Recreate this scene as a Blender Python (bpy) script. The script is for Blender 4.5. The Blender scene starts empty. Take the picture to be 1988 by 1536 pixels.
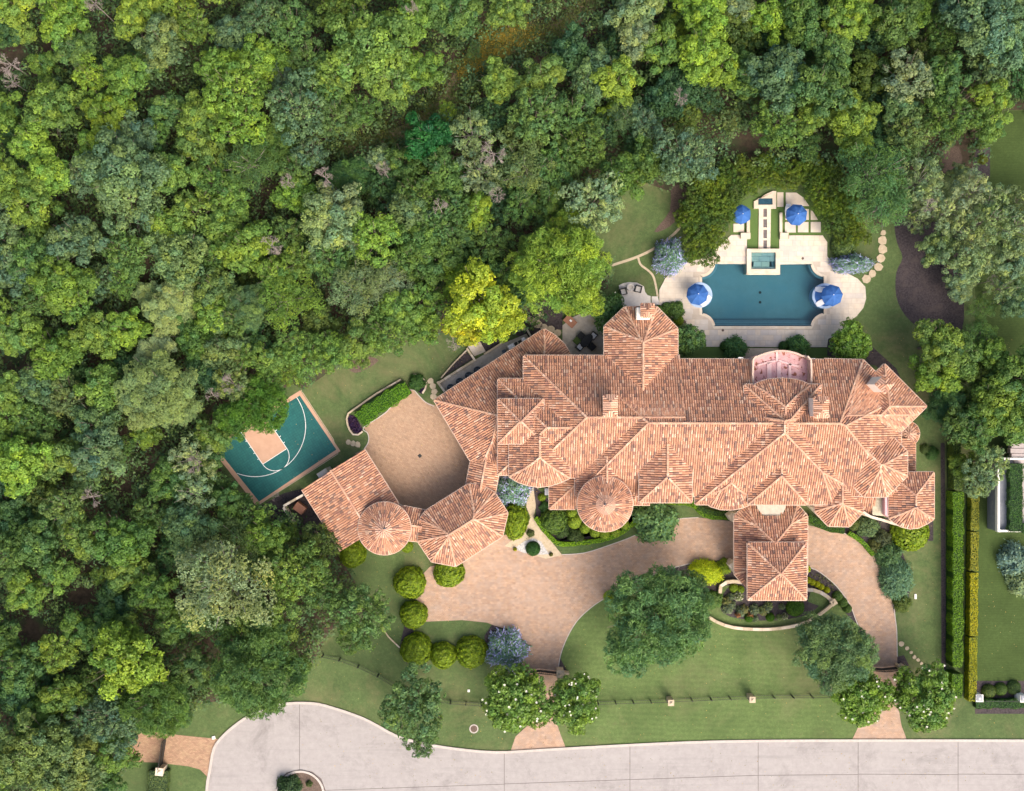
import bpy, math, random
import numpy as np
from mathutils import Vector

# ------------------------------------------------------------------ camera, sky, sun, exposure
S = bpy.context.scene
H = 140.0            # flying height of the camera above the ground, metres
K = 0.063            # metres on the ground per photograph pixel
CX, CY = 994.0, 768.0
W_GROUND = 1988 * K
cam_d = bpy.data.cameras.new('camera'); cam = bpy.data.objects.new('camera', cam_d)
S.collection.objects.link(cam); S.camera = cam
cam.location = (0, 0, H); cam.rotation_euler = (0, 0, 0)
cam_d.sensor_fit = 'HORIZONTAL'; cam_d.sensor_width = 36
cam_d.lens = 36 * H / W_GROUND
cam_d.clip_start = 1; cam_d.clip_end = 12000
SUN_EL, SUN_AZ = math.radians(48), math.radians(148)      # azimuth clockwise from picture-up
w = bpy.data.worlds.new('World'); S.world = w; w.use_nodes = True
nt = w.node_tree; nt.nodes.clear()
sky = nt.nodes.new('ShaderNodeTexSky'); sky.sky_type = 'NISHITA'; sky.sun_disc = False
sky.sun_elevation = SUN_EL; sky.sun_rotation = SUN_AZ
sky.air_density = 1.0; sky.dust_density = 8.0; sky.ozone_density = 0.2
bg = nt.nodes.new('ShaderNodeBackground'); bg.inputs[1].default_value = 0.15
out = nt.nodes.new('ShaderNodeOutputWorld')
nt.links.new(sky.outputs[0], bg.inputs[0]); nt.links.new(bg.outputs[0], out.inputs[0])
sl = bpy.data.lights.new('sun', 'SUN'); sl.energy = 1.12; sl.angle = math.radians(48); sl.color = (1, 0.955, 0.89)
so = bpy.data.objects.new('sun', sl); S.collection.objects.link(so)
sd = Vector((math.sin(SUN_AZ) * math.cos(SUN_EL), math.cos(SUN_AZ) * math.cos(SUN_EL), math.sin(SUN_EL)))
so.rotation_euler = sd.to_track_quat('Z', 'Y').to_euler()
S.view_settings.view_transform = 'Standard'; S.view_settings.look = 'None'
S.view_settings.gamma = 1; S.view_settings.use_curve_mapping = False
S.view_settings.exposure = 0.82

R = np.random.default_rng(7)
random.seed(7)
COL = S.collection

# ------------------------------------------------------------------ helpers
def P(px, py, z=0.0):
    f = K * (H - z) / H
    return ((px - CX) * f, (CY - py) * f, z)

def PP(pts, z=0.0):
    return [P(a, b, z) for a, b in pts]

def link(name, me, parent=None, mat=None, loc=None):
    o = bpy.data.objects.new(name, me); COL.objects.link(o)
    if parent is not None: o.parent = parent
    if mat is not None and me is not None and not me.materials: me.materials.append(mat)
    if loc is not None: o.location = loc
    return o

def tag(o, label=None, cat=None, group=None, kind=None):
    if label: o['label'] = label
    if cat: o['category'] = cat
    if group: o['group'] = group
    if kind: o['kind'] = kind
    return o

def empty(name, loc, label=None, cat=None, group=None, rz=0, sc=None):
    o = bpy.data.objects.new(name, None); COL.objects.link(o); o.location = loc
    o.rotation_euler = (0, 0, rz)
    if sc: o.scale = sc
    o.empty_display_size = 0.3
    return tag(o, label, cat, group)

class MB:
    """collects polygons; one call of build() makes one mesh object"""
    def __init__(s): s.v = []; s.f = []; s.c = []
    def poly(s, pts, col=None):
        i = len(s.v); s.v += [tuple(p) for p in pts]; s.f.append(tuple(range(i, i + len(pts)))); s.c.append(col)
    def prism(s, pts2, z0, z1, col=None, bottom=False, flip=False):
        a = sum(pts2[i][0] * pts2[(i + 1) % len(pts2)][1] - pts2[(i + 1) % len(pts2)][0] * pts2[i][1] for i in range(len(pts2)))
        q = [(p[0], p[1]) for p in pts2]
        if a < 0: q = q[::-1]
        s.poly([(x, y, z1) for x, y in q], col)
        n = len(q)
        for i in range(n):
            a_, b_ = q[i], q[(i + 1) % n]
            s.poly([(*a_, z0), (*b_, z0), (*b_, z1), (*a_, z1)], col)
        if bottom: s.poly([(x, y, z0) for x, y in q[::-1]], col)
    def box(s, cx, cy, z0, sx, sy, sz, rz=0, col=None):
        c, n = math.cos(rz), math.sin(rz)
        pts = [(cx + c * a - n * b, cy + n * a + c * b) for a, b in ((-sx/2, -sy/2), (sx/2, -sy/2), (sx/2, sy/2), (-sx/2, sy/2))]
        s.prism(pts, z0, z0 + sz, col, True)
    def bar(s, p, q, r, n=6, r2=None, col=None):
        p, q = Vector(p), Vector(q); d = q - p
        if d.length < 1e-6: return
        r2 = r if r2 is None else r2
        u = d.orthogonal().normalized(); v = d.normalized().cross(u)
        a = [p + (u * math.cos(t) + v * math.sin(t)) * r for t in [2 * math.pi * k / n for k in range(n)]]
        b = [q + (u * math.cos(t) + v * math.sin(t)) * r2 for t in [2 * math.pi * k / n for k in range(n)]]
        for k in range(n):
            m = (k + 1) % n; s.poly([a[k], a[m], b[m], b[k]], col)
        s.poly(a[::-1], col); s.poly(b, col)
    def cyl(s, cx, cy, z0, z1, r, n=20, r2=None, col=None):
        s.bar((cx, cy, z0), (cx, cy, z1), r, n, r2, col)
    def ring(s, cx, cy, z0, z1, r0, r1, n=36, a0=0, a1=2 * math.pi, col=None):
        for k in range(n):
            t, u = a0 + (a1 - a0) * k / n, a0 + (a1 - a0) * (k + 1) / n
            A = (cx + r0 * math.cos(t), cy + r0 * math.sin(t)); B = (cx + r1 * math.cos(t), cy + r1 * math.sin(t))
            C = (cx + r1 * math.cos(u), cy + r1 * math.sin(u)); D = (cx + r0 * math.cos(u), cy + r0 * math.sin(u))
            s.poly([(*A, z1), (*B, z1), (*C, z1), (*D, z1)], col)
            s.poly([(*B, z0), (*C, z0), (*C, z1), (*B, z1)], col)
            s.poly([(*D, z0), (*A, z0), (*A, z1), (*D, z1)], col)
    def mesh(s, name, smooth=False):
        me = bpy.data.meshes.new(name); me.from_pydata(s.v, [], s.f)
        if any(c is not None for c in s.c):
            at = me.color_attributes.new('Col', 'FLOAT_COLOR', 'CORNER')
            buf = []
            for f, c in zip(s.f, s.c): buf += list((*(c or (1, 1, 1)), 1.0)) * len(f)
            at.data.foreach_set('color', buf)
        if smooth: me.polygons.foreach_set('use_smooth', [True] * len(me.polygons))
        me.update(); return me
    def build(s, name, mat, parent=None, smooth=False):
        return link(name, s.mesh(name, smooth), parent, mat)

def inpoly(x, y, poly):
    r = False; n = len(poly); j = n - 1
    for i in range(n):
        xi, yi = poly[i][0], poly[i][1]; xj, yj = poly[j][0], poly[j][1]
        if (yi > y) != (yj > y) and x < (xj - xi) * (y - yi) / (yj - yi) + xi: r = not r
        j = i
    return r

def smooth_closed(pts, n=5):
    """Catmull-Rom through closed points"""
    o = []; m = len(pts)
    for i in range(m):
        p0, p1, p2, p3 = [np.array(pts[(i + k - 1) % m][:2], float) for k in range(4)]
        for k in range(n):
            t = k / n
            o.append(tuple(0.5 * ((2 * p1) + (-p0 + p2) * t + (2 * p0 - 5 * p1 + 4 * p2 - p3) * t * t + (-p0 + 3 * p1 - 3 * p2 + p3) * t ** 3)))
    return o

def smooth_open(pts, n=6):
    o = []; m = len(pts)
    for i in range(m - 1):
        p0 = np.array(pts[max(i - 1, 0)], float); p1 = np.array(pts[i], float); p2 = np.array(pts[i + 1], float); p3 = np.array(pts[min(i + 2, m - 1)], float)
        for k in range(n):
            t = k / n
            o.append(tuple(0.5 * ((2 * p1) + (-p0 + p2) * t + (2 * p0 - 5 * p1 + 4 * p2 - p3) * t * t + (-p0 + 3 * p1 - 3 * p2 + p3) * t ** 3)))
    o.append(tuple(map(float, pts[-1])))
    return o

def band(pts, wdt):
    """left and right offsets of an open world polyline"""
    L, Rr = [], []
    for i, p in enumerate(pts):
        a = pts[max(i - 1, 0)]; b = pts[min(i + 1, len(pts) - 1)]
        dx, dy = b[0] - a[0], b[1] - a[1]; l = math.hypot(dx, dy) or 1
        L.append((p[0] - dy / l * wdt / 2, p[1] + dx / l * wdt / 2)); Rr.append((p[0] + dy / l * wdt / 2, p[1] - dx / l * wdt / 2))
    return L, Rr

# ------------------------------------------------------------------ materials
def new_mat(name):
    m = bpy.data.materials.new(name); m.use_nodes = True
    return m, m.node_tree, m.node_tree.nodes['Principled BSDF']

def N(nt, t, **kw):
    n = nt.nodes.new(t)
    for k, v in kw.items():
        if k.startswith('i_'):
            n.inputs[k[2:].replace('_', ' ')].default_value = v
        else: setattr(n, k, v)
    return n

def ramp(nt, fac, stops):
    r = nt.nodes.new('ShaderNodeValToRGB'); e = r.color_ramp.elements
    while len(e) < len(stops): e.new(0.5)
    for el, (p, c) in zip(e, stops): el.position = p; el.color = (*c, 1)
    nt.links.new(fac, r.inputs[0]); return r.outputs[0]

def mixc(nt, a, b, fac, mode='MIX'):
    m = nt.nodes.new('ShaderNodeMix'); m.data_type = 'RGBA'; m.blend_type = mode
    for s_, v in ((m.inputs[0], fac), (m.inputs[6], a), (m.inputs[7], b)):
        if isinstance(v, (int, float)): s_.default_value = v
        elif isinstance(v, tuple): s_.default_value = (*v, 1)
        else: nt.links.new(v, s_)
    return m.outputs[2]

def noise(nt, scale, detail=4, rough=0.6, vec=None, dist=0.0):
    n = N(nt, 'ShaderNodeTexNoise'); n.inputs['Scale'].default_value = scale
    n.inputs['Detail'].default_value = detail; n.inputs['Roughness'].default_value = rough; n.inputs['Distortion'].default_value = dist
    if vec is not None: nt.links.new(vec, n.inputs['Vector'])
    return n.outputs['Fac']

def wcoord(nt):
    return nt.nodes.new('ShaderNodeNewGeometry').outputs['Position']

def mapping(nt, vec, rot=0, scale=(1, 1, 1)):
    m = nt.nodes.new('ShaderNodeMapping'); m.inputs['Rotation'].default_value = (0, 0, rot); m.inputs['Scale'].default_value = scale
    nt.links.new(vec, m.inputs['Vector']); return m.outputs[0]

def bump(nt, bs, h, strength=0.3, dist=0.05):
    b = nt.nodes.new('ShaderNodeBump'); b.inputs['Strength'].default_value = strength; b.inputs['Distance'].default_value = dist
    nt.links.new(h, b.inputs['Height']); nt.links.new(b.outputs[0], bs.inputs['Normal'])

def simple(name, c1, c2=None, scale=2.0, rough=0.85, bscale=None, bstr=0.2, c3=None, big=0.12, spec=0.3, metal=0):
    m, t, b = new_mat(name); pos = wcoord(t)
    c2 = c2 or tuple(min(1, x * 1.18) for x in c1)
    f = noise(t, scale, 5, 0.65, pos)
    c = ramp(t, f, [(0.3, c1), (0.7, c2)])
    if c3:
        g = noise(t, big, 4, 0.6, pos)
        g2 = ramp(t, g, [(0.48, (0, 0, 0)), (0.68, (1, 1, 1))])
        c = mixc(t, c, c3, g2)
    t.links.new(c, b.inputs['Base Color']); b.inputs['Roughness'].default_value = rough
    b.inputs['Specular IOR Level'].default_value = spec; b.inputs['Metallic'].default_value = metal
    if bscale: bump(t, b, noise(t, bscale, 3, 0.6, pos), bstr, 0.03)
    return m

def grass_mat(name, dark, light, dry, dryamt=0.6, stripe=None, stripe_w=0.9, samt=0.25):
    m, t, b = new_mat(name); pos = wcoord(t)
    f = noise(t, 14, 4, 0.8, pos); c = ramp(t, f, [(0.28, dark), (0.72, light)])
    c = mixc(t, c, tuple(x * 1.35 for x in light), ramp(t, noise(t, 2.6, 6, 0.9, pos), [(0.46, (0, 0, 0)), (0.62, (0.7, 0.7, 0.7))]))
    c = mixc(t, c, tuple(x * 0.75 for x in dry), ramp(t, noise(t, 0.9, 7, 0.85, pos), [(0.54, (0, 0, 0)), (0.70, (0.6, 0.6, 0.6))]))
    f2 = noise(t, 0.22, 5, 0.65, pos); c = mixc(t, c, tuple(x * 0.72 for x in dark), ramp(t, f2, [(0.42, (0, 0, 0)), (0.7, (0.6, 0.6, 0.6))]))
    f3 = noise(t, 0.11, 7, 0.75, pos, 0.6)
    c = mixc(t, c, dry, ramp(t, f3, [(0.5, (0, 0, 0)), (0.72, (dryamt, dryamt, dryamt))]))
    if stripe is not None:
        wv = N(t, 'ShaderNodeTexWave'); wv.wave_type = 'BANDS'; wv.bands_direction = 'Y'
        t.links.new(mapping(t, pos, stripe), wv.inputs['Vector'])
        wv.inputs['Scale'].default_value = 1 / stripe_w * 0.314 * 2; wv.inputs['Distortion'].default_value = 5.0; wv.inputs['Detail'].default_value = 4; wv.inputs['Detail Scale'].default_value = 0.6
        c = mixc(t, c, tuple(x * 1.5 for x in light), ramp(t, wv.outputs['Fac'], [(0.35, (0, 0, 0)), (0.75, (samt, samt, samt))]))
    t.links.new(c, b.inputs['Base Color']); b.inputs['Roughness'].default_value = 0.9; b.inputs['Specular IOR Level'].default_value = 0.15
    bump(t, b, noise(t, 22, 3, 0.8, pos), 0.9, 0.06)
    return m

def brick_mat(name, cols, mortar, bw, bh, rot=0.0, mort=0.012, rough=0.85, stain=None, offset=0.5, var=0.5):
    m, t, b = new_mat(name); pos = wcoord(t); v = mapping(t, pos, rot)
    br = N(t, 'ShaderNodeTexBrick'); br.offset = offset
    for k, c in (('Color1', cols[0]), ('Color2', cols[1]), ('Mortar', mortar)): br.inputs[k].default_value = (*c, 1)
    br.inputs['Scale'].default_value = 1; br.inputs['Mortar Size'].default_value = mort; br.inputs['Brick Width'].default_value = bw; br.inputs['Row Height'].default_value = bh
    br.inputs['Bias'].default_value = -0.1
    t.links.new(v, br.inputs['Vector'])
    f = noise(t, 0.9, 5, 0.7, pos); c = mixc(t, br.outputs['Color'], cols[2], ramp(t, f, [(0.42, (0, 0, 0)), (0.72, (var, var, var))]))
    b2 = N(t, 'ShaderNodeTexBrick'); b2.offset = 0.37; t.links.new(v, b2.inputs['Vector']); b2.inputs['Scale'].default_value = 1; b2.inputs['Brick Width'].default_value = bw * 1.5; b2.inputs['Row Height'].default_value = bh * 2; b2.inputs['Mortar Size'].default_value = mort * 1.5
    b2.inputs['Color1'].default_value = (0.34, 0.34, 0.36, 1); b2.inputs['Color2'].default_value = (0.66, 0.64, 0.62, 1); b2.inputs['Mortar'].default_value = (0.42, 0.40, 0.40, 1)
    c = mixc(t, c, b2.outputs['Color'], 0.42 if var > 0.6 else 0.3, 'OVERLAY')
    if stain:
        g = noise(t, 0.16, 5, 0.7, pos); c = mixc(t, c, stain, ramp(t, g, [(0.5, (0, 0, 0)), (0.75, (0.55, 0.55, 0.55))]))
    g = noise(t, 1.5, 6, 0.85, pos); c = mixc(t, c, tuple(x * 0.74 for x in cols[2]), ramp(t, g, [(0.55, (0, 0, 0)), (0.60, (0.45, 0.45, 0.45))]))
    g = noise(t, 6, 3, 0.7, pos); c = mixc(t, c, (0.5, 0.5, 0.5), mixc(t, (0.0, 0, 0), (0.35, 0.35, 0.35), g), 'OVERLAY')
    t.links.new(c, b.inputs['Base Color']); b.inputs['Roughness'].default_value = rough; b.inputs['Specular IOR Level'].default_value = 0.25
    bump(t, b, br.outputs['Fac'], -0.25, 0.01)
    return m

M = {}
M['lawn'] = grass_mat('lawn', (0.060, 0.098, 0.036), (0.108, 0.155, 0.058), (0.20, 0.18, 0.095), 0.7)
M['lawn_front'] = grass_mat('front_lawn', (0.070, 0.115, 0.038), (0.125, 0.180, 0.062), (0.20, 0.195, 0.10), 0.6, 0.03, 1.3, 0.10)
M['lawn_next'] = grass_mat('neighbour_lawn', (0.042, 0.070, 0.020), (0.060, 0.094, 0.028), (0.075, 0.11, 0.03), 0.3, 0.0, 0.6, 0.1)
M['turf'] = simple('turf', (0.07, 0.12, 0.03), (0.10, 0.165, 0.045), 12, 0.95, 30, 0.4)
M['soil'] = simple('forest_soil', (0.040, 0.032, 0.022), (0.10, 0.072, 0.050), 1.6, 0.95, 6, 0.6, (0.040, 0.065, 0.026), 0.35)
M['track'] = simple('track', (0.14, 0.12, 0.06), (0.29, 0.23, 0.14), 1.1, 0.95, 6, 0.5, (0.10, 0.13, 0.045), 0.35)
M['mulch'] = simple('mulch', (0.020, 0.017, 0.020), (0.085, 0.070, 0.076), 4.5, 0.95, 9, 0.5, (0.075, 0.060, 0.060), 0.8)
M['mulch_brown'] = simple('mulch_brown', (0.075, 0.052, 0.042), (0.17, 0.125, 0.10), 6, 0.95, 12, 0.7)
M['paver'] = brick_mat('drive_paver', ((0.445, 0.305, 0.215), (0.37, 0.245, 0.168), (0.35, 0.285, 0.245)), (0.28, 0.19, 0.14), 0.30, 0.15, 0.0, 0.012, 0.85, (0.41, 0.30, 0.235), 0.5, 0.75)
M['paver_court'] = brick_mat('court_paver', ((0.42, 0.285, 0.19), (0.34, 0.22, 0.145), (0.34, 0.245, 0.17)), (0.26, 0.175, 0.125), 0.30, 0.15, 0.6, 0.012, 0.85, (0.32, 0.22, 0.155), 0.5, 0.5)
M['paver_old'] = brick_mat('old_paver', ((0.40, 0.255, 0.17), (0.28, 0.17, 0.115), (0.40, 0.30, 0.18)), (0.2, 0.13, 0.09), 0.3, 0.15, 0.1)
m, t, b = new_mat('street_concrete'); pos = wcoord(t)
c = ramp(t, noise(t, 1.3, 6, 0.7, pos), [(0.3, (0.285, 0.265, 0.262)), (0.7, (0.345, 0.325, 0.32))])
c = mixc(t, c, (0.165, 0.152, 0.15), ramp(t, noise(t, 0.22, 7, 0.8, pos, 0.4), [(0.52, (0, 0, 0)), (0.72, (0.7, 0.7, 0.7))]))
c = mixc(t, c, (0.20, 0.19, 0.19), ramp(t, noise(t, 0.5, 5, 0.7, mapping(t, pos, 0.04, (0.12, 2.6, 1))), [(0.52, (0, 0, 0)), (0.75, (0.45, 0.45, 0.45))]))
c = mixc(t, c, (0.10, 0.09, 0.09), ramp(t, noise(t, 2.6, 2, 0.5, pos), [(0.74, (0, 0, 0)), (0.80, (0.6, 0.6, 0.6))]))
c = mixc(t, c, (0.385, 0.365, 0.358), ramp(t, noise(t, 0.12, 5, 0.7, pos), [(0.5, (0, 0, 0)), (0.8, (0.5, 0.5, 0.5))]))
t.links.new(c, b.inputs['Base Color']); b.inputs['Roughness'].default_value = 0.85; bump(t, b, noise(t, 12, 3, 0.6, pos), 0.15, 0.02); M['concrete'] = m
M['joint'] = simple('joint_seal', (0.13, 0.11, 0.105), None, 3)
M['kerb'] = simple('kerb', (0.40, 0.36, 0.33), (0.50, 0.46, 0.43), 3, 0.85)
M['deck'] = simple('travertine', (0.55, 0.475, 0.39), (0.65, 0.58, 0.495), 1.4, 0.75, 8, 0.12, (0.45, 0.41, 0.38), 0.3)
M['deck_base'] = simple('travertine_joint', (0.42, 0.36, 0.30), (0.50, 0.43, 0.36), 2, 0.8)
M['cream'] = simple('cream_stone', (0.56, 0.48, 0.38), (0.66, 0.59, 0.49), 3, 0.75, 14, 0.15, (0.54, 0.43, 0.32), 0.7)
M['grey_stone'] = simple('grey_flagstone', (0.40, 0.36, 0.32), (0.54, 0.49, 0.43), 2.2, 0.85, 10, 0.3, (0.36, 0.29, 0.19), 0.35)
M['patio_pale'] = simple('pale_patio', (0.56, 0.51, 0.47), (0.66, 0.62, 0.58), 2.2, 0.8, 10, 0.2)
M['buff'] = simple('buff_stone', (0.40, 0.325, 0.225), (0.53, 0.445, 0.325), 3, 0.85, 12, 0.3)
M['white_gravel'] = simple('white_gravel', (0.24, 0.24, 0.25), (0.62, 0.61, 0.60), 5, 0.8, 9, 0.9)
M['stucco'] = simple('cream_stucco', (0.66, 0.58, 0.47), (0.76, 0.69, 0.58), 2.5, 0.85, 20, 0.1)
M['white'] = simple('white_stucco', (0.76, 0.74, 0.70), (0.82, 0.80, 0.76), 3, 0.7)
M['gutter'] = simple('gutter', (0.50, 0.36, 0.28), (0.58, 0.44, 0.36), 3, 0.5)
M['iron'] = simple('black_iron', (0.018, 0.02, 0.02), (0.03, 0.032, 0.032), 6, 0.5)
M['dark_wicker'] = simple('dark_wicker', (0.016, 0.018, 0.022), (0.032, 0.034, 0.04), 10, 0.7)
M['grey_cushion'] = simple('pale_cushion', (0.5, 0.47, 0.44), (0.58, 0.55, 0.52), 4, 0.9)
M['bark'] = simple('bark', (0.13, 0.10, 0.08), (0.22, 0.18, 0.15), 4, 0.9, 8, 0.6)
M['deadwood'] = simple('dead_wood', (0.24, 0.20, 0.185), (0.36, 0.31, 0.29), 4, 0.9, 8, 0.5)
M['court_green'] = brick_mat('court_green', ((0.014, 0.105, 0.105), (0.018, 0.122, 0.118), (0.024, 0.135, 0.125)), (0.010, 0.085, 0.09), 0.31, 0.31, math.radians(-31), 0.02, 0.6, (0.012, 0.12, 0.13), 0.0, 0.4)
M['court_tan'] = simple('court_tan', (0.47, 0.29, 0.20), (0.54, 0.345, 0.245), 1, 0.7)
M['line'] = simple('court_line', (0.75, 0.78, 0.78), (0.8, 0.82, 0.82), 3, 0.7)
M['blue_fabric'] = simple('blue_canvas', (0.022, 0.09, 0.30), (0.045, 0.14, 0.40), 1.6, 0.8)
M['plastic_white'] = simple('white_cushion', (0.74, 0.76, 0.80), (0.8, 0.82, 0.85), 3, 0.6)
M['rust_planter'] = simple('copper_brown', (0.26, 0.115, 0.07), (0.36, 0.17, 0.105), 3, 0.6)
M['steel'] = simple('steel', (0.45, 0.46, 0.48), (0.6, 0.61, 0.63), 4, 0.35, metal=0.6)
M['roof_grey'] = simple('grey_membrane', (0.33, 0.29, 0.29), (0.39, 0.345, 0.34), 2, 0.8)
M['next_stone'] = simple('next_stone', (0.20, 0.215, 0.25), (0.28, 0.295, 0.33), 2, 0.7)
M['bluegrey'] = simple('ac_case', (0.06, 0.09, 0.12), (0.12, 0.16, 0.2), 4, 0.5)
M['flat_roof'] = simple('lichened_flat_roof', (0.34, 0.31, 0.21), (0.60, 0.55, 0.42), 2.4, 0.9, 10, 0.4, (0.42, 0.38, 0.28), 0.9)
M['pink'] = simple('pink_metal', (0.56, 0.30, 0.32), (0.66, 0.40, 0.41), 2, 0.6)

# peeling pink terrace
m, t, b = new_mat('peeling_pink'); pos = wcoord(t)
c = ramp(t, noise(t, 1.4, 6, 0.7, pos), [(0.3, (0.52, 0.26, 0.28)), (0.7, (0.74, 0.47, 0.46))])
f = noise(t, 1.7, 4, 0.55, mapping(t, pos, 0, (1.6, 1, 1)), 0.5)
c = mixc(t, c, (0.25, 0.085, 0.05), ramp(t, f, [(0.585, (0, 0, 0)), (0.60, (1, 1, 1))]))
t.links.new(c, b.inputs['Base Color']); b.inputs['Roughness'].default_value = 0.7; M['terrace'] = m

# clay tiles: per-tile colour comes from a colour attribute
m, t, b = new_mat('clay_tile'); pos = wcoord(t)
a = N(t, 'ShaderNodeVertexColor'); a.layer_name = 'Col'
g = noise(t, 9, 4, 0.7, pos)
c = mixc(t, a.outputs[0], (0.13, 0.075, 0.06), ramp(t, g, [(0.5, (0, 0, 0)), (0.8, (0.55, 0.55, 0.55))]))
g = noise(t, 0.35, 4, 0.6, pos)
c = mixc(t, c, (0.20, 0.13, 0.10), ramp(t, g, [(0.48, (0, 0, 0)), (0.8, (0.5, 0.5, 0.5))]))
t.links.new(c, b.inputs['Base Color']); b.inputs['Roughness'].default_value = 0.82; b.inputs['Specular IOR Level'].default_value = 0.25
M['tile'] = m
M['tile_pan'] = simple('clay_pan', (0.19, 0.10, 0.072), (0.29, 0.16, 0.12), 4, 0.9)

def leaf_mat(name, trans=0.3, rough=0.5, yellow=0.35):
    """base colour = object colour, varied leaf by leaf by a stored random value"""
    m, t, b = new_mat(name)
    oi = N(t, 'ShaderNodeObjectInfo'); a = N(t, 'ShaderNodeVertexColor'); a.layer_name = 'Col'
    sp = N(t, 'ShaderNodeSeparateColor'); t.links.new(a.outputs[0], sp.inputs[0])
    k = ramp(t, sp.outputs[0], [(0, (0.50, 0.60, 0.60)), (0.5, (1, 1, 1)), (1, (1.7, 1.62, 1.25))])
    c = mixc(t, oi.outputs['Color'], k, 1.0, 'MULTIPLY')
    k2 = ramp(t, sp.outputs[1], [(0.0, (0.74, 0.90, 1.15)), (1.0, (1.28, 1.10, 0.72))])
    c = mixc(t, c, k2, 1.0, 'MULTIPLY')
    t.links.new(c, b.inputs['Base Color']); b.inputs['Roughness'].default_value = rough; b.inputs['Specular IOR Level'].default_value = 0.25
    tr = N(t, 'ShaderNodeBsdfTranslucent'); t.links.new(mixc(t, c, (1.3, 1.25, 0.6), 1.0, 'MULTIPLY'), tr.inputs[0])
    mx = N(t, 'ShaderNodeMixShader'); mx.inputs[0].default_value = trans
    t.links.new(b.outputs[0], mx.inputs[1]); t.links.new(tr.outputs[0], mx.inputs[2])
    t.links.new(mx.outputs[0], t.nodes['Material Output'].inputs[0])
    return m
M['leaf'] = leaf_mat('foliage')
M['gloss_leaf'] = leaf_mat('glossy_foliage', 0.15, 0.35)
M['flower_white'] = simple('white_petals', (0.75, 0.73, 0.62), (0.8, 0.8, 0.72), 3, 0.6)

# pool water: clear surface with Fresnel gloss over a tinted, see-through body
m, t, b = new_mat('pool_water'); t.nodes.remove(b)
tb = N(t, 'ShaderNodeBsdfTransparent'); tb.inputs[0].default_value = (0.52, 0.78, 0.86, 1)
gl = N(t, 'ShaderNodeBsdfGlossy'); gl.inputs['Roughness'].default_value = 0.06
fr = N(t, 'ShaderNodeFresnel'); fr.inputs[0].default_value = 1.33
mx = N(t, 'ShaderNodeMixShader'); t.links.new(fr.outputs[0], mx.inputs[0]); t.links.new(tb.outputs[0], mx.inputs[1]); t.links.new(gl.outputs[0], mx.inputs[2])
bu = N(t, 'ShaderNodeBump'); bu.inputs['Strength'].default_value = 0.35; bu.inputs['Distance'].default_value = 0.05
t.links.new(noise(t, 2.2, 4, 0.6, wcoord(t), 0.6), bu.inputs['Height']); t.links.new(bu.outputs[0], gl.inputs['Normal']); t.links.new(bu.outputs[0], fr.inputs['Normal'])
t.links.new(mx.outputs[0], t.nodes['Material Output'].inputs[0]); M['water'] = m
M['pool_plaster'] = simple('pool_plaster', (0.145, 0.225, 0.245), (0.168, 0.258, 0.28), 0.8, 0.8, None, 0, (0.13, 0.235, 0.27), 0.25)
M['pool_step'] = simple('pool_step', (0.21, 0.30, 0.33), (0.25, 0.345, 0.375), 2, 0.8)
M['island_blue'] = simple('pale_blue_plaster', (0.32, 0.45, 0.66), (0.42, 0.54, 0.74), 3, 0.7)
# ------------------------------------------------------------------ ground sheets
LV = [0.0]
def sheet(name, pts, mat, z=0.0, parent=None, kind='structure', sm=0):
    if sm: pts = smooth_closed(pts, sm)
    mb = MB(); q = PP(pts, z)
    a = sum(q[i][0] * q[(i + 1) % len(q)][1] - q[(i + 1) % len(q)][0] * q[i][1] for i in range(len(q)))
    if a < 0: q = q[::-1]
    mb.poly(q); o = mb.build(name, mat, parent)
    if kind and parent is None: o['kind'] = kind
    return o
def slab(name, pts, mat, z0, z1, parent=None, sm=0, px=True):
    if sm: pts = smooth_closed(pts, sm)
    mb = MB(); q = [p[:2] for p in PP(pts, z1)] if px else pts
    mb.prism(q, z0, z1); return mb.build(name, mat, parent)

# the lawn is one sheet to the horizon with a hole where the pool basin goes
POOL_L, POOL_R, POOL_T, POOL_B = 1360.5, 1602, 510, 636
def scallop(cx, cy, r, a0, a1, n=8):
    return [(cx + r * math.cos(math.radians(a0 + (a1 - a0) * k / n)), cy + r * math.sin(math.radians(a0 + (a1 - a0) * k / n))) for k in range(n + 1)]
r_ = 25.5
pool_px = (scallop(POOL_L, POOL_T, r_, 90, 0) + [(1450, 510), (1450, 531), (1513.7, 531), (1513.7, 511)] + scallop(POOL_R, POOL_T, r_, 180, 90)
           + scallop(POOL_R, POOL_B, r_, -90, -180) + scallop(POOL_L, POOL_B, r_, 0, -90))
hole_px = [(1514, 484) if p == (1513.7, 531) else (1450, 484) if p == (1450, 531) else p for p in pool_px]
spa_px = [(1458.7, 490), (1506, 490), (1506, 522.5), (1458.7, 522.5)]

def holed(name, outer, holes, mat, z, parent=None, zb=None):
    """flat sheet with holes by bmesh triangle fill"""
    import bmesh
    bm = bmesh.new(); edges = []
    for ring in [outer] + holes:
        vs = [bm.verts.new(p) for p in PP(ring, z)]
        for i in range(len(vs)): edges.append(bm.edges.new((vs[i], vs[(i + 1) % len(vs)])))
    bmesh.ops.triangle_fill(bm, edges=edges, use_beauty=True)
    bmesh.ops.recalc_face_normals(bm, faces=bm.faces)
    for f in bm.faces:
        if f.normal.z < 0: f.normal_flip()
    me = bpy.data.meshes.new(name); bm.to_mesh(me); bm.free()
    return link(name, me, parent, mat)

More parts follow.
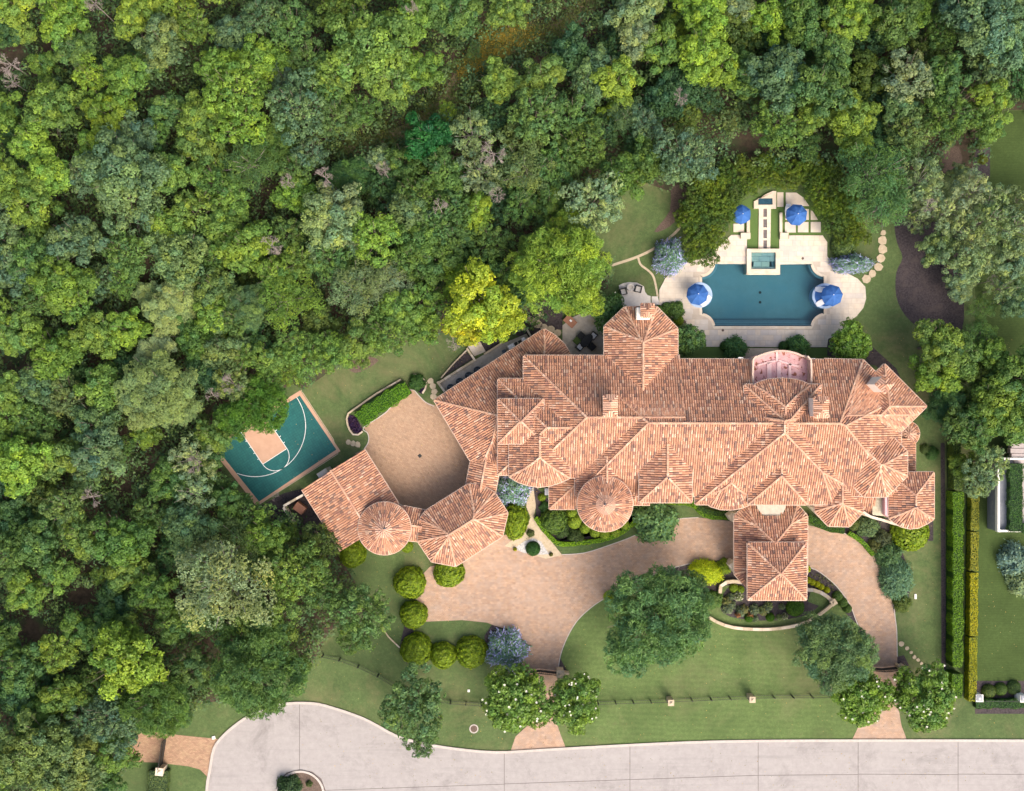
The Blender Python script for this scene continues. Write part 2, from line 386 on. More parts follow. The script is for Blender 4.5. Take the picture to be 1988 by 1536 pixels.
big = [(-90000, -90000), (90000, -90000), (90000, 90000), (-90000, 90000)]
pit = [(1363, 514), (1450, 534), (1514, 534), (1599, 514), (1599, 632), (1363, 632)]
pit = [(1357, 506), (1446, 506), (1446, 481.5), (1518, 481.5), (1518, 506), (1605, 506), (1605, 639), (1357, 639)]
tag(holed('lawn', big, [pit], M['lawn'], 0.0), kind='structure')

forest_px = [(-150, -150), (2140, -150), (2140, 210), (1912, 215), (1900, 330), (1860, 330), (1760, 330), (1740, 420), (1700, 440), (1640, 330), (1500, 325), (1400, 335), (1345, 372),
             (1300, 372), (1240, 350), (1200, 385), (1130, 470), (1185, 500), (1180, 560), (1090, 600), (1030, 640), (1000, 640), (985, 600), (880, 640), (800, 660), (700, 690), (640, 722), (590, 756), (565, 745), (420, 842),
             (425, 900), (450, 960), (505, 1000), (560, 985), (600, 1010), (650, 1070), (690, 1130), (700, 1190), (640, 1225), (600, 1300), (500, 1330), (430, 1360), (370, 1370), (330, 1400), (258, 1415), (250, 1480),
             (205, 1536), (205, 1700), (-150, 1700)]
sheet('forest_floor', forest_px, M['soil'], 0.004)
track_px = [(1140, -20), (1100, 25), (1060, 50), (1010, 40), (960, 70), (900, 120), (850, 190), (790, 240), (700, 270), (650, 305), (700, 300), (790, 275), (870, 215), (905, 160), (960, 120), (1040, 90), (1110, 60), (1180, -10)]
sheet('woodland_track', track_px, M['track'], 0.008, sm=3)

front_lawn = [(1125, 1200), (1172, 1160), (1260, 1122), (1370, 1090), (1500, 1090), (1600, 1117), (1650, 1170), (1682, 1245), (1700, 1290), (1700, 1385), (1660, 1436), (1092, 1448), (1082, 1400), (1084, 1300), (1100, 1240)]
sheet('front_lawn', front_lawn, M['lawn_front'], 0.004)
sheet('neighbour_lawn', [(1893, 215), (2300, 215), (2300, 1328), (1893, 1328)], M['lawn_next'], 0.005)

# driveway
drive_px = [(822, 1114), (835, 1100), (897, 1085), (975, 1040), (1024, 1028), (1040, 1013), (1075, 1057), (1091, 1077), (1135, 1073.6), (1179, 1060), (1223, 1044), (1257, 1028), (1285, 1016), (1312, 1008), (1356, 1005), (1420, 1012),
            (1500, 1012), (1567, 1019.6), (1607, 1028), (1646, 1038), (1676, 1057), (1701.6, 1084), (1716, 1112), (1727, 1138), (1734, 1168), (1738, 1200), (1741, 1225), (1742, 1275), (1743, 1330), (1744, 1372), (1750, 1408), (1762, 1440),
            (1652, 1441), (1668, 1408), (1690, 1385), (1696, 1330), (1691, 1286), (1680.6, 1245), (1665.6, 1212), (1649, 1172), (1624, 1138), (1600, 1117), (1583, 1107), (1560, 1100), (1500, 1092), (1424, 1087), (1367, 1089), (1312, 1101),
            (1257, 1121), (1212, 1140), (1172, 1163), (1146, 1181), (1120, 1206), (1101, 1238), (1088, 1273), (1083, 1306), (1080, 1350), (1078, 1390), (1081, 1405), (1089, 1428), (1100, 1456), (990, 1462), (1001, 1430), (1034, 1400),
            (1046, 1360), (1030, 1310), (1011, 1306), (1016, 1262), (1000, 1240), (978, 1222), (946, 1209), (898, 1204), (827, 1207), (826, 1180), (806, 1165), (824, 1150)]
sheet('driveway', drive_px, M['paver'], 0.012)
court_px = [(801, 757), (812, 767), (826, 781), (850, 789), (900, 850), (945, 896), (940, 970), (840, 1025), (770, 1000), (690, 880), (706, 873), (714, 861), (716, 850), (713, 840), (706, 830), (749, 801), (781, 764)]
sheet('motor_court', court_px, M['paver_court'], 0.012)
def edging(name, pts, mat, wpx, z0, z1, lab, cat=None):
    q = [p[:2] for p in PP(pts, z1)]; L, Rr = band(q, wpx * K); mb = MB()
    for i in range(len(L) - 1): mb.prism([L[i], Rr[i], Rr[i + 1], L[i + 1]], z0, z1)
    o = mb.build(name, mat); o['kind'] = 'structure'; return o
edging('drive_edging', smooth_open([(1091, 1077), (1135, 1073.6), (1179, 1060), (1223, 1044), (1257, 1028), (1285, 1016), (1312, 1008), (1356, 1005)], 3), M['kerb'], 1.6, 0, 0.05, '')
edging('drive_edging', smooth_open([(1083, 1306), (1088, 1273), (1101, 1238), (1120, 1206), (1146, 1181), (1172, 1163), (1212, 1140), (1257, 1121), (1312, 1101), (1367, 1089)], 3), M['kerb'], 1.6, 0, 0.05, '')
edging('drive_edging', smooth_open([(1567, 1101), (1583, 1106), (1600, 1117), (1624, 1138), (1649, 1172), (1665, 1212), (1680, 1245)], 3), M['kerb'], 1.6, 0, 0.05, '')
edging('drive_edging', smooth_open([(1607, 1028), (1646, 1038), (1676, 1057), (1701, 1084), (1716, 1112), (1727, 1138), (1734, 1168), (1738, 1200), (1741, 1225), (1742, 1275)], 3), M['kerb'], 1.6, 0, 0.05, '')
edging('court_edging', smooth_open([(706, 873), (714, 861), (716, 850), (713, 840), (706, 830), (749, 801), (781, 764), (801, 757), (812, 767), (826, 781), (843, 789)], 3), M['kerb'], 1.6, 0, 0.05, '')
sheet('neighbour_driveway', [(235, 1416), (300, 1420), (345, 1427), (435, 1436), (415, 1458), (402, 1508), (388, 1494), (366, 1488), (310, 1481), (235, 1478)], M['paver_old'], 0.012)
walk_px = [(1024, 940), (1046, 940), (1042, 975), (1037, 1000), (1041, 1014), (1075, 1057), (1091, 1078), (1060, 1085), (980, 1060), (1018, 1030), (1030, 1005), (1022, 985)]
sheet('entry_walk', walk_px, M['buff'], 0.018)

# street: joint sheet below, separate concrete panels above
kerb_px = [(398, 1640), (401, 1536), (407, 1496), (415, 1454), (433, 1429), (461, 1405), (489, 1387), (520, 1374), (560, 1366), (608, 1366), (640, 1373), (689, 1389), (721, 1403), (769, 1429), (818, 1443), (882, 1454), (962, 1461), (1043, 1457), (1223, 1447), (1402, 1440), (1700, 1438), (2300, 1439)]
street_px = kerb_px + [(2300, 1900), (398, 1900)]
st = sheet('street', street_px, M['joint'], 0.004)
kp = [p for p in kerb_px if p[0] > 398]
def ytop(x):
    k = kerb_px
    for a, b in zip(k[4:], k[5:]):
        if a[0] <= x <= b[0]: return a[1] + (b[1] - a[1]) * (x - a[0]) / (b[0] - a[0])
    return 1438
def panel(x0, x1, lower):
    g = 0.5
    j0, j1 = 1522 - (x0 - 979) * 0.034 if x0 < 1600 else 1503, 1522 - (x1 - 979) * 0.034 if x1 < 1600 else 1504
    if lower: pts = [(x0 + g, j0 + g), (x1 - g, j1 + g), (x1 - g, 1700), (x0 + g, 1700)]
    else:
        xs = [x0 + g] + [k[0] for k in kerb_px[4:] if x0 + 3 < k[0] < x1 - 3] + [x1 - g]
        pts = [(x, ytop(x)) for x in xs] + [(x1 - g, j1 - g), (x0 + g, j0 - g)]
    return slab('concrete_panel', pts, M['concrete'], 0.004, 0.02, st)
for x0, x1 in ((979, 1223), (1223, 1472), (1472, 1666), (1666, 1860), (1860, 2100)):
    panel(x0, x1, False); panel(x0, x1, True)
slab('concrete_panel', [(582, 1367), (608, 1366)] + kerb_px[10:16] + [(962, 1461), (978.5, 1461), (978.5, 1522), (632, 1534), (624, 1512), (606, 1498), (582, 1494)], M['concrete'], 0.004, 0.02, st)
slab('concrete_panel', [(632, 1535), (978.5, 1523), (978.5, 1700), (582, 1700), (582, 1592), (606, 1588), (624, 1572)], M['concrete'], 0.004, 0.02, st)
slab('concrete_panel', [(581, 1366.5), (560, 1366), (520, 1374), (489, 1387), (461, 1405), (433, 1429), (415, 1454), (407, 1496), (401, 1536), (398, 1640), (398, 1700), (581, 1700), (581, 1592), (556, 1585), (538, 1567), (534, 1543), (540, 1518), (556, 1500), (581, 1494)], M['concrete'], 0.004, 0.02, st)
mb = MB(); q = [p[:2] for p in PP(smooth_open(kerb_px, 3), 0.13)]; L, Rr = band(q, 0.3)
for i in range(len(L) - 1): mb.prism([L[i], Rr[i], Rr[i + 1], L[i + 1]], 0, 0.13)
mb.build('kerb', M['kerb'])['kind'] = 'structure'
# planted island in the turning circle
isl = empty('turning_circle_island', P(583, 1543), 'round planted island with pale kerb in the middle of the cul-de-sac', 'island')
c = P(583, 1543); mb = MB(); mb.ring(0, 0, 0, 0.15, 47.5 * K - 0.25, 47.5 * K, 40); mb.build('kerb_ring', M['kerb'], isl)
mb = MB(); mb.cyl(0, 0, 0, 0.1, 47 * K - 0.2, 40); mb.build('soil_bed', M['mulch_brown'], isl)

# mulch beds and other ground patches
for nm, pts, mt, sm in (
    ('mulch_bed', [(1738, 430), (1765, 424), (1850, 440), (1862, 480), (1870, 560), (1868, 640), (1830, 655), (1795, 645), (1757, 612), (1740, 575), (1740, 530), (1752, 500), (1741, 470)], 'mulch', 3),
    ('mulch_bed', [(1826, 860), (1834, 860), (1838, 1360), (1828, 1360)], 'mulch', 0),
    ('mulch_bed', [(1260, 1118), (1330, 1096), (1430, 1086), (1440, 1130), (1400, 1140), (1385, 1160), (1330, 1160)], 'mulch', 0),
    ('mulch_bed', [(1400, 1160), (1440, 1128), (1568, 1128), (1568, 1168), (1590, 1176), (1560, 1196), (1500, 1205), (1440, 1202), (1403, 1190)], 'mulch', 2),
    ('mulch_bed', [(1567, 1101), (1590, 1110), (1622, 1138), (1652, 1176), (1668, 1215), (1650, 1200), (1620, 1165), (1590, 1145), (1566, 1142)], 'mulch', 0),
    ('mulch_bed', [(1640, 1008), (1730, 1005), (1812, 1010), (1812, 1050), (1745, 1055), (1770, 1120), (1762, 1180), (1735, 1190), (1728, 1138), (1700, 1082), (1676, 1056), (1640, 1036)], 'mulch', 0),
    ('mulch_bed', [(856, 735), (904, 681), (918, 696.6)], 'mulch', 0),
    ('mulch_bed', [(929, 664), (942, 683), (975, 666), (960, 645), (945, 652)], 'mulch', 0),
    ('mulch_bed', [(985, 640), (1010, 655), (1034, 660), (1060, 640), (1092, 640), (1092, 600), (1060, 590), (1010, 610)], 'mulch', 0),
    ('mulch_bed', [(500, 985), (550, 958), (590, 948), (662, 1060), (600, 1040), (520, 1010)], 'mulch', 0),
    ('mulch_bed', [(1893, 1322), (2100, 1322), (2100, 1386), (1893, 1386)], 'mulch', 0),
    ('mulch_bed', [(1893, 268), (1922, 268), (1922, 345), (1893, 345)], 'mulch', 0),
    ('mulch_bed', [(785, 1215), (810, 1228), (790, 1290), (775, 1260)], 'mulch', 0),
    ('mulch_bed', [(940, 1235), (955, 1213), (985, 1222), (1016, 1250), (1010, 1290), (950, 1290)], 'mulch', 0),
    ('mulch_bed', [(1086, 1275), (1102, 1305), (1086, 1308)], 'mulch', 0),
    ('mulch_bed', [(1742, 1275), (1755, 1272), (1765, 1292), (1755, 1300), (1742, 1298)], 'mulch', 0),
    ('mulch_bed', [(1310, 690), (1360, 645), (1366, 655), (1366, 690)], 'mulch', 0),
    ('mulch_bed', [(1604, 690), (1604, 650), (1690, 670), (1740, 715), (1760, 760), (1800, 800), (1790, 800), (1700, 710)], 'mulch', 0),
    ('mulch_bed', [(1035, 940), (1075, 980), (1130, 1010), (1210, 1030), (1280, 980), (1260, 975), (1240, 1010), (1180, 1045), (1110, 1052), (1078, 1052), (1040, 1008), (1040, 980)], 'mulch', 0),
    ('dry_patch', [(680, 700), (705, 690), (735, 700), (700, 722), (680, 720)], 'mulch_brown', 3),
    ('bare_soil', [(1820, 290), (1862, 285), (1864, 330), (1815, 335)], 'mulch_brown', 2),
    ('bare_soil', [(1305, 360), (1340, 372), (1325, 410), (1300, 440), (1270, 450), (1300, 410)], 'mulch_brown', 3),
    ('turf_strip', [(1316, 672), (1460, 672), (1460, 700), (1316, 700)], 'turf', 0),
    ('turf_strip', [(1565, 676), (1606, 676), (1606, 700), (1565, 700)], 'turf', 0),
    ('white_gravel_bed', [(1000, 1064), (1018, 1051), (1035, 1045), (1050, 1051), (1066, 1076), (1045, 1077), (1018, 1074), (1004, 1068)], 'white_gravel', 0),
    ('flower_bed', [(685, 805), (674, 818), (676, 832), (690, 845), (704, 834), (698, 822)], 'mulch', 2)):
    LV[0] += 0.0004; sheet(nm, pts, M[mt], 0.0145 + LV[0] + (0.02 if mt == 'white_gravel' or nm == 'mulch_bed' and pts[0][0] == 940 else 0), sm=sm)

# ------------------------------------------------------------------ pool, spa, deck
deck_px = [(1361, 673), (1605.5, 674), (1608, 658), (1628, 648), (1646, 634), (1647.6, 625), (1663, 614), (1676, 598), (1681.6, 580), (1680, 557), (1665, 541), (1643.6, 530), (1622, 516.6), (1606, 497.6), (1606, 470), (1597, 457),
           (1532, 457), (1532, 464), (1513, 464), (1513, 483), (1450, 483), (1450, 464), (1438, 464), (1438, 456), (1420, 456), (1385.5, 487), (1360, 503), (1336, 508), (1312, 522), (1292, 540), (1280, 563), (1280, 590), (1292, 606), (1312, 622), (1347, 640), (1361, 655)]
deck = empty('pool_deck', P(1480, 570), None); deck['kind'] = 'structure'
def rel(o, parent):   # world-built mesh parented under an empty that has moved
    o.parent = parent; o.location = [-a for a in parent.location]; return o
o = holed('deck_base', deck_px, [hole_px], M['deck_base'], 0.10); rel(o, deck)
mb = MB(); q = PP(deck_px, 0.10)
for i in range(len(q)):
    a, b2 = q[i], q[(i + 1) % len(q)]; mb.poly([(a[0], a[1], 0), (b2[0], b2[1], 0), b2, a])
rel(mb.build('deck_edge', M['deck_base']), deck)
# pavers as separate stones, coursed
def dist_poly(x, y, poly):
    d = 1e9
    for i in range(len(poly)):
        ax, ay = poly[i]; bx, by = poly[(i + 1) % len(poly)]
        vx, vy = bx - ax, by - ay; t_ = max(0, min(1, ((x - ax) * vx + (y - ay) * vy) / (vx * vx + vy * vy + 1e-9)))
        d = min(d, math.hypot(x - ax - t_ * vx, y - ay - t_ * vy))
    return d
def clip_rect(poly, x0, y0, x1, y1):
    def cut(ps, ax, v, s):
        o_ = []
        for i in range(len(ps)):
            a, b_ = ps[i], ps[(i + 1) % len(ps)]; ia, ib = s * (a[ax] - v) >= 0, s * (b_[ax] - v) >= 0
            if ia: o_.append(a)
            if ia != ib:
                t_ = (v - a[ax]) / (b_[ax] - a[ax]); o_.append((a[0] + t_ * (b_[0] - a[0]), a[1] + t_ * (b_[1] - a[1])))
        return o_
    for ax, v, s in ((0, x0, 1), (0, x1, -1), (1, y0, 1), (1, y1, -1)):
        poly = cut(poly, ax, v, s)
        if len(poly) < 3: return []
    return poly
pav_cache = {}
rnd = random.Random(5)
row = 0; y = 457.0; small = MB(); nparts = 0
M['deck2'] = simple('travertine_warm', (0.58, 0.485, 0.38), (0.66, 0.575, 0.475), 1.4, 0.75, 8, 0.12)
M['deck3'] = simple('travertine_cool', (0.49, 0.44, 0.395), (0.57, 0.52, 0.475), 1.4, 0.75, 8, 0.12)
while y < 674:
    hgt = 10.2; x = 1279 - (row % 2) * 8 - (row % 3) * 3
    while x < 1684:
        wd = rnd.choice((10.4, 15.6, 15.6, 20.8)); X0, X1, Y0, Y1 = x + .25, x + wd - .25, y + .25, y + hgt - .25
        corners = [(X0, Y0), (X1, Y0), (X1, Y1), (X0, Y1), ((X0 + X1) / 2, (Y0 + Y1) / 2)]
        inside = [inpoly(a, b_, deck_px) and not inpoly(a, b_, pool_px) for a, b_ in corners]
        mt = rnd.choice(('deck', 'deck', 'deck2', 'deck3'))
        if all(inside[:4]) and inside[4]:
            key = (wd, mt)
            if key not in pav_cache:
                m_ = MB(); m_.prism([(-(wd - .5) / 2 * K, -(hgt - .5) / 2 * K), ((wd - .5) / 2 * K, -(hgt - .5) / 2 * K), ((wd - .5) / 2 * K, (hgt - .5) / 2 * K), (-(wd - .5) / 2 * K, (hgt - .5) / 2 * K)], -0.004, 0.012)
                me = m_.mesh('paver'); me.materials.append(M[mt]); pav_cache[key] = me
            p = P((X0 + X1) / 2, (Y0 + Y1) / 2, 0.11)
            oo = link('paver', pav_cache[key], deck, None, (p[0] - deck.location.x, p[1] - deck.location.y, 0.105)); nparts += 1
        elif any(inside):
            pc = clip_rect(deck_px, X0, Y0, X1, Y1)
            bad = any(inpoly(a, b_, pool_px) for a, b_ in corners[:4])
            if len(pc) > 2 and not bad: small.prism([p[:2] for p in PP(pc, 0.115)], 0.1, 0.115)
        x += wd
    y += hgt; row += 1
o = small.build('cut_paver', M['deck']); rel(o, deck); o['kind'] = 'stuff'

# the basin
pool = empty('swimming_pool', P(1480, 573), 'large blue swimming pool with scalloped corners set in pale stone deck', 'pool')
DEP = -1.5
mb = MB(); q = PP(pool_px, 0.10)
for i in range(len(q)):
    a, b2 = q[i], q[(i + 1) % len(q)]; mb.poly([(a[0], a[1], DEP), (b2[0], b2[1], DEP), (b2[0], b2[1], 0.1), (a[0], a[1], 0.1)])
qb = [(a, b_, DEP) for a, b_, _ in PP(pool_px, 0.10)]; mb.poly(qb)
rel(mb.build('basin', M['pool_plaster']), pool)
def pool_box(name, x0, y0, x1, y1, z1, mat, z0=DEP): return rel(slab(name, [(x0, y0), (x1, y0), (x1, y1), (x0, y1)], mat, z0, z1), pool)
for k, (yy, zz) in enumerate(((621.5, -1.0), (624.7, -0.75), (628, -0.5), (631.5, -0.25))):
    pool_box('step', 1386.5 + 0.4 * k, yy, 1576 - 0.4 * k, 635.9, zz, M['pool_step'])
for k, yy in enumerate((621.5, 624.7, 628, 631.5)): pool_box('step_edge', 1387 + 0.4 * k, yy, 1575 - 0.4 * k, yy + 0.7, (-1.0, -.75, -.5, -.25)[k] + 0.01, M['bluegrey'])
for cx_, a0, a1 in ((POOL_L, 90, 0), (POOL_R, 180, 90)):
    rel(slab('bench', scallop(cx_, POOL_T, 25.7, a0, a1) + scallop(cx_, POOL_T, 33, a1, a0), M['pool_step'], DEP, -0.35), pool)
ww = sheet('water', pool_px, M['water'], -0.03, pool, None); rel(ww, pool)
mb = MB(); q = [p[:2] for p in PP(pool_px, 0.14)]; L, Rr = band(q + [q[0]], 0.34)
for i in range(len(L) - 1):
    mb.prism([L[i], Rr[i], Rr[i + 1], L[i + 1]], 0.09, 0.135)
rel(mb.build('coping', M['cream']), pool)
for x_, y_ in ((1475.5, 568), (1475.5, 587)):
    mb = MB(); p = P(x_, y_, DEP); mb.cyl(p[0], p[1], DEP, DEP + 0.04, 0.17, 12); rel(mb.build('drain_cover', M['iron']), pool)
# spa raised above the pool
spa = empty('spa', P(1482, 507), 'square raised spa with cream stone rim at the top edge of the pool', 'spa')
so_ = [(1450, 483), (1514, 483), (1514, 531), (1450, 531)]; mb = MB()
zt = 0.5; out4 = [p[:2] for p in PP(so_, zt)]; in4 = [p[:2] for p in PP(spa_px, zt)]
for i in range(4):
    j = (i + 1) % 4; mb.prism([out4[i], out4[j], in4[j], in4[i]], -1.4, zt)
rel(mb.build('rim', M['cream']), spa)
rel(slab('floor', spa_px, M['pool_plaster'], -1.4, -0.75), spa)
rel(slab('seat', [(1458.7, 490), (1506, 490), (1506, 497), (1458.7, 497)], M['pool_step'], -0.75, -0.25), spa)
rel(slab('seat', [(1498, 497), (1506, 497), (1506, 522.5), (1498, 522.5)], M['pool_step'], -0.75, -0.25), spa)
rel(slab('seat', [(1458.7, 518), (1498, 518), (1498, 522.5), (1458.7, 522.5)], M['pool_step'], -0.75, -0.25), spa)
for x_ in (1470, 1487):
    mb = MB(); p = P(x_, 507, -0.7); mb.cyl(p[0], p[1], -0.75, -0.68, 0.12, 10); rel(mb.build('drain_cover', M['iron']), spa)
rel(sheet('water', [(1458.7, 490), (1506, 490), (1506, 522.5), (1458.7, 522.5)], M['water'], 0.40, spa, None), spa)

# islands in the pool
for (x_, y_, lab) in ((1358, 573, 'round pale blue tanning ledge at the left end of the pool'), (1601, 575, 'round pale blue tanning ledge at the right end of the pool')):
    e = empty('tanning_ledge', P(x_, y_), lab, 'ledge', 'round ledges in the pool')
    mb = MB(); mb.ring(0, 0, -1.49, 0.18, 1.28, 1.55, 40); mb.build('rim', M['island_blue'], e)
    mb = MB(); mb.cyl(0, 0, -1.49, 0.15, 1.3, 32); mb.build('shelf', M['blue_fabric' if x_ > 1500 else 'island_blue'], e)

# upper garden: runnel, fountain, stone pads in turf
sheet('turf', [(1418, 398), (1512, 366), (1575, 380), (1600, 430), (1600, 458), (1418, 458)], M['turf'], 0.02)
sheet('turf', [(1452, 398), (1512, 398), (1512, 484), (1452, 484)], M['turf'], 0.024)
M['runnel_dark'] = simple('wet_slate', (0.10, 0.085, 0.085), (0.17, 0.145, 0.14), 3, 0.4)
runnel = empty('runnel', P(1485, 445), 'long straight stone runnel with four dark basins leading down to the spa', 'water channel')
rel(slab('paving', [(1473.4, 405), (1482, 405), (1482, 484), (1472.5, 484)], M['cream'], 0, 0.14), runnel)
rel(slab('paving', [(1489, 405), (1496.8, 405), (1495.5, 484), (1489, 484)], M['cream'], 0, 0.14), runnel)
for a, b_ in ((405, 421), (425.7, 441.6), (446.3, 462.4), (466.6, 483)):
    rel(slab('basin', [(1482, a), (1489, a), (1489, b_), (1482, b_)], M['runnel_dark'], 0, 0.05), runnel)
for a, b_ in ((421, 425.7), (441.6, 446.3), (462.4, 466.6)):
    rel(slab('bridge', [(1482, a), (1489, a), (1489, b_), (1482, b_)], M['cream'], 0, 0.14), runnel)
ft = empty('fountain', P(1485, 393), 'stone fountain basin with dark water at the top end of the runnel', 'fountain')
for pts in ([(1463.8, 391), (1472, 387), (1472, 405), (1463.8, 405)], [(1500, 385), (1507, 385), (1507, 405), (1500, 405)], [(1472, 397.5), (1500, 397.5), (1500, 405), (1472, 405)], [(1472, 387), (1485, 378), (1500, 371), (1507, 371), (1507, 385), (1472, 385)]):
    rel(slab('surround', pts, M['cream'], 0, 0.3), ft)
rel(slab('pool_floor', [(1472, 385.2), (1500, 385.2), (1500, 397.3), (1472, 397.3)], M['bluegrey'], 0, 0.12), ft)
rel(sheet('water', [(1472, 385.2), (1500, 385.2), (1500, 397.3), (1472, 397.3)], M['water'], 0.22, ft, None), ft)
pads = [((1523.9, 431, 1545, 451.4), 'square stone pad below the right umbrella'), ((1549, 431, 1569.6, 451), 'middle stone pad in the row below the right umbrella'),
        ((1574, 431, 1593.6, 451), 'rightmost stone pad set in the turf grid'), ((1551, 406, 1570.5, 427), 'stone pad right of the umbrella centre'),
        ((1574, 409, 1588, 427), 'small stone pad against the hedge right of the umbrella'), ((1524.7, 402.6, 1545, 427), 'stone pad left under the right umbrella'),
        ((1508.7, 373.5, 1521, 401.5), 'tall narrow stone pad right of the fountain'), ((1525.6, 375, 1570, 400), 'largest stone pad in the top corner of the garden'),
        ((1424, 434.5, 1444.7, 450.6), 'stone pad below the left upper umbrella')]
for (a, b_, c_, d_), lab in pads:
    pts = [(a, b_), (c_, b_), (c_, d_), (a, d_)]
    if 'largest' in lab: pts = [(1525.6, 374), (1546, 374), (1560, 384), (1571, 400), (1525.6, 400)]
    if 'small stone pad' in lab: pts = [(1574, 407), (1577, 409), (1588, 427), (1574, 427)]
    tag(slab('stone_pad', pts, M[rnd.choice(('deck', 'deck2'))], 0.0, 0.09), lab, 'paving stone', 'stone pads in the turf')
for (a, b_, c_, d_), lab in (((1450, 424, 1456, 452), 'low narrow stone seat wall beside the left turf strip'), ((1513.7, 413, 1519, 452), 'low narrow stone seat wall beside the right turf strip'),
                             ((1438.4, 452, 1457, 463.6), 'square stone plinth ending the left seat wall'), ((1514.6, 452, 1531, 464), 'square stone plinth ending the right seat wall')):
    tag(slab('seat_wall', [(a, b_), (c_, b_), (c_, d_), (a, d_)], M['cream'], 0, 0.5 if 'plinth' in lab else 0.4), lab, 'low wall')

# paths and patios
def pathway(name, pts, w_, mat, z=0.03, label=None, cat=None):
    q = [p[:2] for p in PP(smooth_open(pts, 5), z)]; L, Rr = band(q, w_ * K); mb = MB()
    for i in range(len(L) - 1): mb.poly([(*Rr[i], z), (*Rr[i + 1], z), (*L[i + 1], z), (*L[i], z)])
    o = mb.build(name, mat); o['kind'] = 'structure'; return o
pathway('garden_path', [(1170, 521), (1195, 513), (1239, 498), (1277, 478.5), (1312, 451), (1330, 425), (1338, 400)], 5, M['buff'])
pathway('garden_path', [(1239, 500), (1244, 514), (1260.5, 527), (1270, 541), (1277, 576)], 4, M['buff'], 0.034)
sheet('small_patio', [(1201.4, 554), (1210, 550), (1220.8, 548), (1237, 549), (1250, 556), (1252.4, 567), (1257, 573), (1263, 575), (1263.5, 598), (1208, 598)], M['patio_pale'], 0.04)
sheet('small_patio', [(1265.3, 575.6), (1277, 575.6), (1281, 592), (1265.3, 592)], M['patio_pale'], 0.04)
sheet('dining_patio', [(1092, 632), (1112, 616), (1150, 600), (1173, 600), (1173, 695), (1092, 695)], M['grey_stone'], 0.04)
sheet('service_yard', [(849, 744), (923, 698), (975, 668), (1022, 648), (1030, 662), (866, 762)], M['grey_stone'], 0.03)
sheet('terrace_strip', [(1440, 676), (1565, 676), (1565, 700), (1440, 700)], M['buff'], 0.03)

# ------------------------------------------------------------------ sports court
sc = empty('sports_court', P(535, 870)); sc['kind'] = 'structure'
A0, B0, C0, D0 = (418, 868), (582, 768), (653, 873), (503, 974)
def lerp(a, b_, t_): return (a[0] + (b_[0] - a[0]) * t_, a[1] + (b_[1] - a[1]) * t_)
rel(sheet('apron', [(406, 866), (583, 758), (661, 876), (498, 983)], M['court_tan'], 0.03, sc, None), sc)
rel(sheet('playing_surface', [A0, B0, C0, D0], M['court_green'], 0.036, sc, None), sc)
ka, kb, kc, kd = (467.5, 838.5), (510, 901.5), (557, 871), (514.5, 808)
rel(sheet('key_area', [ka, kb, kc, kd], M['court_tan'], 0.042, sc, None), sc)
def line(name, pts, w_=1.1, close=False):
    q = [p[:2] for p in PP(pts, 0.048)]; L, Rr = band(q, w_ * K); mb = MB()
    for i in range(len(L) - 1): mb.poly([(*Rr[i], 0.048), (*Rr[i + 1], 0.048), (*L[i + 1], 0.048), (*L[i], 0.048)])
    return rel(mb.build(name, M['line']), sc)
line('lane_line', [ka, kb]); line('free_throw_line', [kb, kc]); line('lane_line', [kc, kd])
ux, uy = (kc[0] - kb[0]), (kc[1] - kb[1]); kw = math.hypot(ux, uy); ux /= kw; uy /= kw; vx, vy = -uy, ux   # v points away from basket
cm = lerp(kb, kc, .5); rr = kw / 2
arc = [(cm[0] + rr * math.cos(t_) * ux + rr * math.sin(t_) * vx, cm[1] + rr * math.cos(t_) * uy + rr * math.sin(t_) * vy) for t_ in [math.pi * k / 20 for k in range(21)]]
line('free_throw_arc', arc)
bk = (cm[0] - 70 * vx, cm[1] - 70 * vy)
R3 = 98
arc = []
for k in range(49):
    t_ = math.radians(-10 + 200 * k / 48)
    x_, y_ = bk[0] + R3 * math.cos(t_) * ux + R3 * math.sin(t_) * vx, bk[1] + R3 * math.cos(t_) * uy + R3 * math.sin(t_) * vy
    if inpoly(x_, y_, [A0, B0, C0, D0]): arc.append((x_, y_))
line('three_point_arc', arc)
for base, sgn in ((kb, -1), (kc, 1)):
    for d_, w_ in ((13, 2), (27, 2), (41, 2), (55, 3.4)):
        p = (base[0] - vx * d_, base[1] - vy * d_); line('lane_mark', [p, (p[0] + sgn * ux * 3.5, p[1] + sgn * uy * 3.5)], w_ * 0.6)
